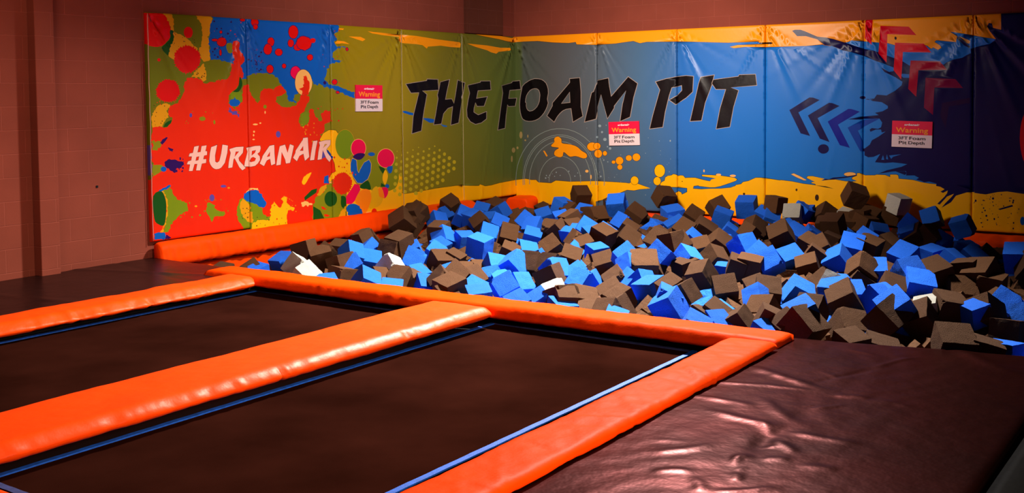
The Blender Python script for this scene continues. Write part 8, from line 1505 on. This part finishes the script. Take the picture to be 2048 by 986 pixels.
5.046 -5.156 0.020 -0.458 -0.157 -0.228 0.845 0.169 k|dark brown foam cube, fourth row, under the letter P, leftmost of two
4.174 -4.301 0.086 -0.531 -0.018 -0.463 0.709 0.183 b|blue foam cube, middle row, under the middle sign and P, leftmost of three
4.268 -4.417 0.034 -0.243 0.754 0.433 -0.430 0.159 b|blue foam cube, middle row, under the middle sign and P, second of three
4.458 -4.704 -0.076 -0.381 -0.321 -0.258 0.828 0.198 b|blue foam cube, fourth row, under the middle sign and P, leftmost of three
4.575 -4.742 -0.040 0.139 0.320 0.533 -0.771 0.168 b|blue foam cube, fourth row, under the middle sign and P, second of three
4.738 -4.902 -0.064 0.793 -0.595 0.020 -0.133 0.203 b|blue foam cube, fourth row, under the middle sign and P, rightmost of three
4.722 -5.368 -0.065 0.467 0.184 0.146 -0.852 0.183 k|dark brown foam cube, fourth row, under the letter M, rightmost of three
4.891 -5.730 -0.063 -0.638 0.320 -0.409 0.568 0.176 k|dark brown foam cube, front row, under the letter M, rightmost of three
4.889 -5.862 -0.059 -0.016 -0.080 -0.294 0.952 0.165 k|dark brown foam cube, front row, under the letter M, second of three
4.990 -5.938 -0.088 -0.824 0.094 -0.140 0.542 0.160 b|blue foam cube, front row, under the letter M
4.312 -4.704 -0.049 -0.305 -0.243 -0.253 0.885 0.174 k|dark brown foam cube, fourth row, under the letter M, second of three
4.564 -5.210 -0.059 0.304 0.225 0.183 -0.907 0.189 k|dark brown foam cube, fourth row, under the letter M, leftmost of three
3.925 -4.695 -0.037 -0.447 -0.145 -0.301 0.830 0.163 b|blue foam cube, fourth row, under the letter A, second of three
4.151 -5.010 -0.040 0.585 0.247 0.295 -0.714 0.179 b|blue foam cube, fourth row, under the letter A, rightmost of three
4.137 -4.838 -0.062 0.723 -0.399 0.297 -0.480 0.163 b|blue foam cube, fourth row, under the letter M
4.505 -5.562 -0.068 -0.166 0.888 0.380 -0.200 0.188 k|dark brown foam cube, front row, under the letter A, rightmost of three
4.624 -5.710 -0.118 -0.135 0.979 0.150 -0.032 0.163 k|dark brown foam cube, front row, under the letter M, leftmost of three
5.106 -5.331 -0.033 -0.835 0.143 -0.149 0.511 0.188 b|blue foam cube, fourth row, under the letter P, leftmost of two
5.159 -5.419 -0.058 -0.160 -0.154 -0.790 0.572 0.202 b|blue foam cube, fourth row, under the letter P, rightmost of two
3.192 -0.877 0.044 -0.656 0.019 -0.407 0.636 0.199 k|dark brown foam cube, back row, under the letter I, leftmost of two
3.601 -1.923 0.018 0.543 0.138 0.360 -0.746 0.201 k|dark brown foam cube, second row, under the letter P, rightmost of three
3.465 -0.762 0.161 0.468 -0.070 0.485 -0.735 0.197 k|dark brown foam cube, back row, under the letter I, rightmost of two
3.626 -1.002 0.064 -0.749 0.624 -0.034 -0.219 0.209 b|blue foam cube, back row, under the last T, leftmost of four
3.641 -0.302 0.134 0.813 -0.574 -0.065 0.072 0.229 b|blue foam cube, back row, under the last T, third of four
3.755 -1.803 -0.000 -0.097 0.916 0.220 -0.323 0.239 k|dark brown foam cube, second row, under the letter I, second of three
3.966 -1.572 -0.017 -0.050 0.929 0.166 -0.327 0.163 b|blue foam cube, back row, under the last T, second of four
4.328 -1.895 0.046 -0.436 -0.272 -0.405 0.756 0.163 k|dark brown foam cube, second row, under the last T, leftmost of two
4.265 -1.603 0.060 0.709 -0.076 0.556 -0.427 0.190 k|dark brown foam cube, second row, under the last T, rightmost of two
3.911 -0.466 0.066 -0.606 -0.061 -0.296 0.736 0.160 b|blue foam cube, back row, under the last T, rightmost of four
4.018 -0.504 0.014 0.777 0.011 0.326 -0.539 0.188 b|blue foam cube, back row, left of the navy chevrons, leftmost of two
4.049 -0.416 0.199 0.590 -0.542 -0.367 0.472 0.193 k|dark brown foam cube, back row, left of the navy chevrons
4.316 -0.554 0.094 -0.411 0.909 0.067 -0.009 0.205 w|off-white foam cube, back row, left of the navy chevrons
4.381 -0.437 0.123 0.172 -0.741 -0.588 0.277 0.187 b|blue foam cube, back row, under the navy chevrons, leftmost of three
4.411 -0.337 0.108 -0.590 0.467 -0.472 0.459 0.162 b|blue foam cube, back row, under the navy chevrons, second of three
4.612 -0.332 0.097 -0.700 0.064 -0.501 0.505 0.201 k|dark brown foam cube, back row, under the navy chevrons, leftmost of three
4.954 -0.310 0.329 -0.776 0.523 0.033 -0.351 0.223 k|dark brown foam cube, back row, under the fourth chevron, third of five
4.920 -0.477 0.012 -0.212 0.974 0.080 -0.019 0.228 k|dark brown foam cube, back row, under the fourth chevron, second of five
4.855 -0.931 0.025 -0.093 -0.056 -0.149 0.983 0.230 k|dark brown foam cube, back row, under the navy chevrons, second of three
4.947 -1.038 0.072 0.836 -0.547 -0.004 -0.046 0.208 k|dark brown foam cube, back row, under the fourth chevron, leftmost of five
5.059 -0.465 0.093 -0.704 0.706 -0.024 0.074 0.191 k|dark brown foam cube, back row, under the fourth chevron, fourth of five
4.829 -0.254 0.079 -0.660 -0.011 -0.155 0.735 0.163 w|off-white foam cube, back row, under the fourth chevron
5.125 -0.514 0.045 0.547 -0.139 0.104 -0.819 0.204 k|dark brown foam cube, back row, under the fourth chevron, rightmost of five
5.130 -0.344 0.103 -0.680 0.007 -0.225 0.698 0.194 k|dark brown foam cube, back row, left of the right sign, leftmost of two
5.357 -0.261 0.132 0.738 -0.665 0.057 0.101 0.197 k|dark brown foam cube, back row, left of the right sign, rightmost of two
5.435 -0.311 0.262 -0.660 0.519 0.321 -0.438 0.197 w|off-white foam cube, back row, under the right sign
5.861 -1.411 0.158 0.374 0.265 0.560 -0.691 0.186 b|blue foam cube, back row, under the right sign, second of three
5.879 -1.519 0.077 -0.689 0.301 -0.467 0.466 0.177 b|blue foam cube, back row, under the right sign, leftmost of three
5.792 -0.278 0.120 0.130 0.132 0.513 -0.838 0.190 b|blue foam cube, back row, under the right sign, rightmost of three
6.201 -0.696 0.100 -0.109 -0.131 -0.792 0.586 0.195 b|blue foam cube, back row, left of the last wall seam, second of three
6.172 -1.551 0.024 -0.519 -0.038 -0.279 0.807 0.175 b|blue foam cube, back row, left of the last wall seam, leftmost of three
6.081 -1.530 0.057 0.750 -0.371 -0.215 0.504 0.226 k|dark brown foam cube, back row, under the right sign, rightmost of three
5.473 -1.186 0.027 -0.187 0.939 0.240 -0.162 0.177 b|blue foam cube, back row, left of the right sign
5.616 -2.161 0.077 -0.665 0.073 -0.295 0.682 0.183 b|blue foam cube, second row, under the fourth chevron, rightmost of three
5.557 -2.367 0.031 0.718 0.117 0.297 -0.619 0.213 b|blue foam cube, second row, under the fourth chevron, second of three
5.437 -3.046 0.022 -0.771 0.232 -0.205 0.557 0.187 k|dark brown foam cube, second row, under the navy chevrons, second of three
5.228 -2.598 0.050 -0.620 0.025 -0.243 0.746 0.193 k|dark brown foam cube, second row, under the navy chevrons, leftmost of three
5.349 -2.636 0.051 -0.082 0.740 0.430 -0.511 0.183 k|dark brown foam cube, second row, under the navy chevrons, rightmost of three
5.100 -1.593 -0.030 -0.726 0.113 -0.150 0.661 0.170 k|dark brown foam cube, back row, under the navy chevrons, rightmost of three
4.741 -1.666 0.015 0.646 -0.028 0.313 -0.696 0.198 b|blue foam cube, second row, left of the navy chevrons, rightmost of two
4.818 -1.382 -0.020 0.811 -0.200 0.235 -0.497 0.175 b|blue foam cube, back row, under the navy chevrons, rightmost of three
4.549 -1.419 0.028 0.304 0.098 0.131 -0.939 0.196 b|blue foam cube, back row, left of the navy chevrons, rightmost of two
4.749 -2.065 0.063 -0.264 0.005 -0.870 0.416 0.216 k|dark brown foam cube, second row, left of the navy chevrons
5.222 -3.596 0.031 0.315 0.090 0.482 -0.813 0.195 b|blue foam cube, middle row, left of the navy chevrons, leftmost of two
5.216 -3.049 -0.019 0.366 0.044 0.283 -0.886 0.200 b|blue foam cube, second row, left of the navy chevrons, leftmost of two
4.625 -2.745 0.016 -0.421 0.720 0.494 -0.244 0.210 b|blue foam cube, second row, under the last T, leftmost of two
4.966 -3.135 0.008 -0.367 -0.262 -0.316 0.835 0.189 b|blue foam cube, second row, under the last T, rightmost of two
4.295 -2.596 0.024 -0.233 0.861 0.205 -0.403 0.181 k|dark brown foam cube, second row, under the letter I, rightmost of three
3.841 -2.271 -0.019 -0.748 0.184 -0.393 0.502 0.165 b|blue foam cube, second row, under the letter P
4.062 -3.006 0.034 -0.445 0.041 -0.426 0.787 0.189 k|dark brown foam cube, second row, under the letter P, second of three
4.250 -2.895 -0.005 0.301 0.035 0.292 -0.907 0.178 k|dark brown foam cube, second row, under the letter I, leftmost of three
4.605 -3.391 -0.006 -0.200 0.788 0.483 -0.324 0.182 k|dark brown foam cube, middle row, under the letter I, rightmost of two
5.024 -3.844 0.019 -0.112 0.952 0.211 -0.191 0.159 k|dark brown foam cube, middle row, under the last T, second of three
5.110 -3.770 -0.002 0.752 -0.644 -0.010 0.143 0.205 k|dark brown foam cube, middle row, under the last T, rightmost of three
4.569 -3.882 0.040 0.262 0.365 0.468 -0.761 0.190 b|blue foam cube, middle row, under the letter P
4.609 -3.997 -0.025 -0.492 -0.070 -0.099 0.862 0.186 k|dark brown foam cube, middle row, under the letter P
5.016 -4.543 0.041 -0.681 0.257 -0.545 0.417 0.181 k|dark brown foam cube, middle row, under the letter I, leftmost of two
4.847 -3.695 -0.084 -0.046 0.988 0.139 -0.057 0.174 b|blue foam cube, middle row, under the last T
5.217 -4.536 -0.068 -0.367 0.887 0.278 -0.038 0.191 k|dark brown foam cube, middle row, under the last T, leftmost of three
5.177 -5.201 0.003 -0.605 0.281 -0.432 0.607 0.173 k|dark brown foam cube, fourth row, under the letter P, rightmost of two
5.589 -5.577 -0.047 0.685 -0.124 0.284 -0.659 0.170 k|dark brown foam cube, front row, under the letter I, rightmost of two
5.552 -5.729 -0.074 0.098 -0.643 -0.718 0.248 0.183 k|dark brown foam cube, front row, under the letter I, leftmost of two
5.616 -5.958 -0.071 -0.790 0.128 -0.253 0.544 0.181 b|blue foam cube, front row, under the letter I, leftmost of two
5.675 -5.721 -0.086 -0.488 0.170 -0.227 0.826 0.165 b|blue foam cube, front row, under the letter I, rightmost of two
5.620 -4.848 -0.047 0.080 0.250 0.433 -0.862 0.166 b|blue foam cube, fourth row, under the last T
5.509 -4.604 -0.016 0.323 0.080 0.280 -0.901 0.157 k|dark brown foam cube, fourth row, under the last T, leftmost of two
5.634 -4.672 -0.025 0.194 -0.119 0.271 -0.935 0.194 k|dark brown foam cube, fourth row, left of the navy chevrons
5.716 -4.978 -0.115 -0.020 0.082 0.298 -0.951 0.193 k|dark brown foam cube, fourth row, under the last T, rightmost of two
5.807 -5.638 -0.063 0.677 -0.271 0.393 -0.559 0.166 k|dark brown foam cube, front row, under the last T
6.095 -5.880 -0.063 0.584 -0.093 0.195 -0.782 0.158 b|blue foam cube, front row, left of the navy chevrons
6.070 -5.755 0.008 0.831 -0.157 0.173 -0.505 0.159 k|dark brown foam cube, front row, left of the navy chevrons, leftmost of two
6.224 -5.810 -0.005 -0.379 -0.222 -0.237 0.866 0.158 k|dark brown foam cube, front row, left of the navy chevrons, rightmost of two
5.810 -4.492 -0.043 -0.821 0.132 -0.290 0.475 0.190 b|blue foam cube, middle row, left of the navy chevrons, rightmost of two
6.290 -5.569 0.056 0.015 -0.006 -0.268 0.963 0.175 k|dark brown foam cube, front row, under the navy chevrons, rightmost of two
6.105 -4.578 0.053 0.563 0.190 0.464 -0.658 0.175 w|off-white foam cube, middle row, under the navy chevrons
6.153 -4.631 0.024 -0.831 0.556 0.008 0.000 0.206 b|blue foam cube, fourth row, under the fourth chevron, leftmost of two
5.649 -3.042 0.003 -0.197 -0.157 -0.825 0.506 0.203 b|blue foam cube, second row, under the fourth chevron, leftmost of three
6.266 -4.637 0.001 -0.232 0.931 0.277 -0.060 0.186 b|blue foam cube, fourth row, under the fourth chevron, rightmost of two
6.046 -3.636 0.044 -0.211 -0.280 -0.838 0.418 0.200 k|dark brown foam cube, middle row, under the fourth chevron, rightmost of two
5.497 -3.381 -0.025 0.169 0.121 0.222 -0.953 0.192 k|dark brown foam cube, middle row, under the navy chevrons, leftmost of two
5.820 -3.892 -0.051 0.239 0.309 0.352 -0.851 0.171 k|dark brown foam cube, middle row, under the navy chevrons, rightmost of two
6.256 -4.756 -0.005 0.270 0.037 0.832 -0.483 0.205 k|dark brown foam cube, fourth row, under the fourth chevron, leftmost of two
6.285 -5.709 0.049 0.348 -0.089 0.776 -0.518 0.192 b|blue foam cube, front row, under the navy chevrons
6.361 -4.988 -0.155 -0.246 0.899 0.302 -0.202 0.208 k|dark brown foam cube, fourth row, under the fourth chevron, rightmost of two
6.329 -5.834 -0.003 -0.712 0.343 0.246 -0.561 0.220 k|dark brown foam cube, front row, under the navy chevrons, leftmost of two
6.638 -5.823 -0.081 0.458 -0.035 0.151 -0.875 0.173 k|dark brown foam cube, front row, under the fourth chevron
6.472 -4.659 -0.007 0.231 0.394 0.536 -0.710 0.182 b|blue foam cube, fourth row, left of the right sign
6.452 -4.494 -0.014 0.470 -0.035 0.152 -0.869 0.172 b|blue foam cube, middle row, left of the right sign, rightmost of two
6.681 -4.930 0.004 -0.383 0.054 -0.814 0.433 0.208 b|blue foam cube, fourth row, under the right sign
6.526 -3.733 -0.044 0.810 -0.538 -0.051 0.226 0.221 b|blue foam cube, middle row, under the right sign, rightmost of two
6.843 -4.753 -0.015 0.086 0.107 0.152 -0.979 0.166 w|off-white foam cube, fourth row, under the right sign
6.420 -3.617 0.048 0.385 -0.095 0.390 -0.831 0.195 b|blue foam cube, middle row, under the right sign, leftmost of two
6.342 -3.839 -0.055 -0.771 -0.005 -0.306 0.559 0.184 k|dark brown foam cube, middle row, left of the right sign
6.039 -3.690 -0.062 0.794 -0.227 0.227 -0.516 0.207 k|dark brown foam cube, middle row, under the fourth chevron, leftmost of two
6.097 -3.534 -0.020 0.175 -0.021 0.174 -0.969 0.245 b|blue foam cube, middle row, left of the right sign, leftmost of two
6.531 -3.255 -0.004 0.791 -0.466 -0.313 0.243 0.217 k|dark brown foam cube, middle row, left of the last wall seam, leftmost of three
6.542 -3.144 -0.024 -0.398 -0.008 -0.122 0.909 0.190 k|dark brown foam cube, second row, left of the last wall seam, leftmost of two
6.731 -3.257 -0.143 0.295 -0.907 -0.265 0.142 0.216 k|dark brown foam cube, middle row, left of the last wall seam, rightmost of three
6.929 -4.595 -0.043 -0.473 -0.087 -0.305 0.822 0.187 k|dark brown foam cube, middle row, left of the last wall seam, second of three
6.969 -4.704 -0.003 0.744 -0.579 -0.121 0.310 0.202 k|dark brown foam cube, fourth row, left of the last wall seam
6.834 -4.866 -0.065 0.173 0.145 0.865 -0.447 0.205 k|dark brown foam cube, fourth row, under the right sign
6.643 -5.027 -0.047 0.143 0.401 0.690 -0.585 0.211 k|dark brown foam cube, fourth row, left of the right sign
6.779 -5.687 -0.147 -0.067 0.964 0.207 -0.155 0.204 k|dark brown foam cube, front row, left of the right sign
7.246 -5.787 -0.017 -0.809 0.530 0.109 -0.227 0.214 k|dark brown foam cube, front row, left of the last wall seam, leftmost of two
7.261 -5.706 -0.044 0.519 0.182 0.198 -0.811 0.160 k|dark brown foam cube, front row, left of the last wall seam, rightmost of two
6.536 -1.926 -0.061 -0.608 0.133 -0.324 0.712 0.206 b|blue foam cube, second row, left of the last wall seam, rightmost of two
6.433 -2.217 -0.054 -0.586 0.206 -0.201 0.758 0.190 b|blue foam cube, second row, left of the last wall seam, leftmost of two
6.040 -2.339 -0.026 -0.522 -0.153 -0.270 0.795 0.212 b|blue foam cube, second row, under the right sign, leftmost of two
6.222 -2.054 -0.042 -0.511 -0.032 -0.108 0.852 0.190 b|blue foam cube, second row, under the right sign, rightmost of two
5.950 -1.528 0.057 -0.181 -0.254 -0.816 0.487 0.202 k|dark brown foam cube, back row, under the right sign, second of three
5.766 -1.887 0.017 -0.561 0.130 -0.268 0.773 0.175 k|dark brown foam cube, second row, left of the right sign, rightmost of two
5.685 -2.262 0.027 0.427 -0.508 0.652 -0.368 0.213 k|dark brown foam cube, second row, left of the right sign, leftmost of two
5.797 -1.495 0.036 -0.105 0.915 0.385 -0.062 0.165 k|dark brown foam cube, back row, under the right sign, leftmost of three
6.348 -1.198 -0.095 -0.414 0.048 -0.127 0.900 0.185 b|blue foam cube, back row, left of the last wall seam, rightmost of three
6.631 -1.723 -0.056 0.693 -0.231 0.294 -0.616 0.177 k|dark brown foam cube, second row, at the right edge of view, second of four
7.030 -2.430 0.062 0.845 -0.533 -0.041 0.016 0.212 b|blue foam cube, second row, at the right edge of view, rightmost of two
6.871 -3.095 -0.011 -0.598 0.241 -0.603 0.470 0.227 k|dark brown foam cube, second row, at the right edge of view, leftmost of four
7.148 -2.525 0.004 -0.289 -0.370 -0.812 0.347 0.199 k|dark brown foam cube, second row, at the right edge of view, rightmost of four
6.800 -3.018 -0.094 0.082 0.224 0.259 -0.936 0.172 b|blue foam cube, second row, at the right edge of view, leftmost of two
6.747 -3.062 0.012 -0.024 -0.082 -0.738 0.669 0.195 k|dark brown foam cube, second row, left of the last wall seam, rightmost of two
7.227 -4.187 -0.048 -0.574 -0.052 -0.401 0.712 0.191 b|blue foam cube, middle row, at the right edge of view, leftmost of two
7.457 -4.554 -0.021 -0.083 0.259 0.596 -0.756 0.168 b|blue foam cube, middle row, at the right edge of view, rightmost of two
7.153 -4.736 -0.012 0.421 0.092 0.115 -0.895 0.157 b|blue foam cube, fourth row, at the right edge of view
7.199 -4.651 -0.031 -0.174 -0.185 -0.918 0.305 0.210 k|dark brown foam cube, fourth row, at the right edge of view, leftmost of two
7.378 -4.770 -0.121 0.500 -0.591 -0.399 0.492 0.202 k|dark brown foam cube, fourth row, at the right edge of view, rightmost of two
7.409 -5.732 -0.058 -0.801 0.100 -0.094 0.583 0.190 k|dark brown foam cube, front row, at the right edge of view
7.484 -5.603 -0.092 0.535 -0.563 -0.420 0.469 0.199 b|blue foam cube, front row, at the right edge of view
6.958 -3.156 -0.081 0.762 -0.645 0.053 0.033 0.202 k|dark brown foam cube, second row, at the right edge of view, third of four
7.171 -4.058 -0.051 -0.346 -0.223 -0.166 0.896 0.157 k|dark brown foam cube, middle row, at the right edge of view
0.783 -5.945 -0.121 0.123 -0.985 -0.104 0.054 0.163 k|dark brown foam cube, front row, at the far left end, leftmost of two
0.935 -5.715 -0.120 -0.506 -0.156 -0.250 0.811 0.166 k|dark brown foam cube, front row, at the far left end, rightmost of two
1.039 -5.740 -0.128 -0.698 -0.052 -0.115 0.705 0.160 b|blue foam cube, front row, at the far left end"""
CN = {'b': 'blue foam cubes in the pit', 'k': 'dark brown foam cubes in the pit', 'w': 'off-white foam blocks in the pit'}
centres = []
protos = {}
for i, ln in enumerate(CUBES.split('\n')):
    num, lb = ln.split('|'); t = num.split(); x, y, z, qw, qx, qy, qz, s = map(float, t[:8]); c = t[8]
    k = (i * 5 + 3) % 7; key = (c, k)
    if key not in protos: o = protos[key] = bpy.data.objects.new('foam_cube', VAR[c][k])
    else: o = protos[key].copy()
    COL.objects.link(o)
    o.location = (x, y, z); o.rotation_mode = 'QUATERNION'; o.rotation_quaternion = (qw, qx, qy, qz); o.scale = (s * .985,) * 3
    tag(o, lb, 'foam cube', CN[c]); centres.append((x, y, z))
# the rest of the pit, below and between the counted cubes
def heap(x, y):
    t = min(1, max(0, (y + 6.2) / 6.2)); h = .13 * t
    if x > 5.8: h -= .16 * min(1, max(0, (x - 5.8) / 1.2)) * t
    if x < 1.6: h -= .07 * min(1, max(0, (1.6 - x) / 1.2)) * min(1, max(0, (-y - 2.5) / 1.5))
    return h
rf = random.Random(9); V = []; F = []; MI = []
base = [(-.5, -.5, -.5), (.5, -.5, -.5), (.5, .5, -.5), (-.5, .5, -.5), (-.5, -.5, .5), (.5, -.5, .5), (.5, .5, .5), (-.5, .5, .5)]
bf = [(0, 3, 2, 1), (4, 5, 6, 7), (0, 1, 5, 4), (1, 2, 6, 5), (2, 3, 7, 6), (3, 0, 4, 7)]
CA = np.array(centres)
for layer, (sp, dz) in enumerate(((.195, .262), (.2, .42))):
    y = -6.06
    while y < -.50:
        x = .30
        while x < 10.2:
            if x < .52 and layer == 0: x += sp; continue
            px, py = x + rf.uniform(-.05, .05), y + rf.uniform(-.05, .05); pz = heap(px, py) - dz + rf.uniform(-.035, .035)
            if px > 7.6: pz += .05
            x += sp
            if layer == 0 and (np.hypot(np.hypot(CA[:, 0] - px, CA[:, 1] - py), (CA[:, 2] - pz)) < .17).any(): continue
            q = Quaternion((rf.gauss(0, 1), rf.gauss(0, 1), rf.gauss(0, 1), rf.gauss(0, 1))).normalized(); n = len(V); s = .196
            V += [tuple(q @ (Vector(b) * s) + Vector((px, py, pz))) for b in base]; F += [[n + k for k in f] for f in bf]; MI += [1 if rf.random() < .25 else 0] * 6
        y += sp
me = mesh('foam_cubes', V, F); me.materials.append(FOAM['k']); me.materials.append(FOAM['b']); me.polygons.foreach_set('material_index', MI)
o = bpy.data.objects.new('foam_cubes', me); COL.objects.link(o)
tag(o, 'mass of brown and blue foam cubes filling the pit below the top ones', 'foam cubes', None, 'stuff')
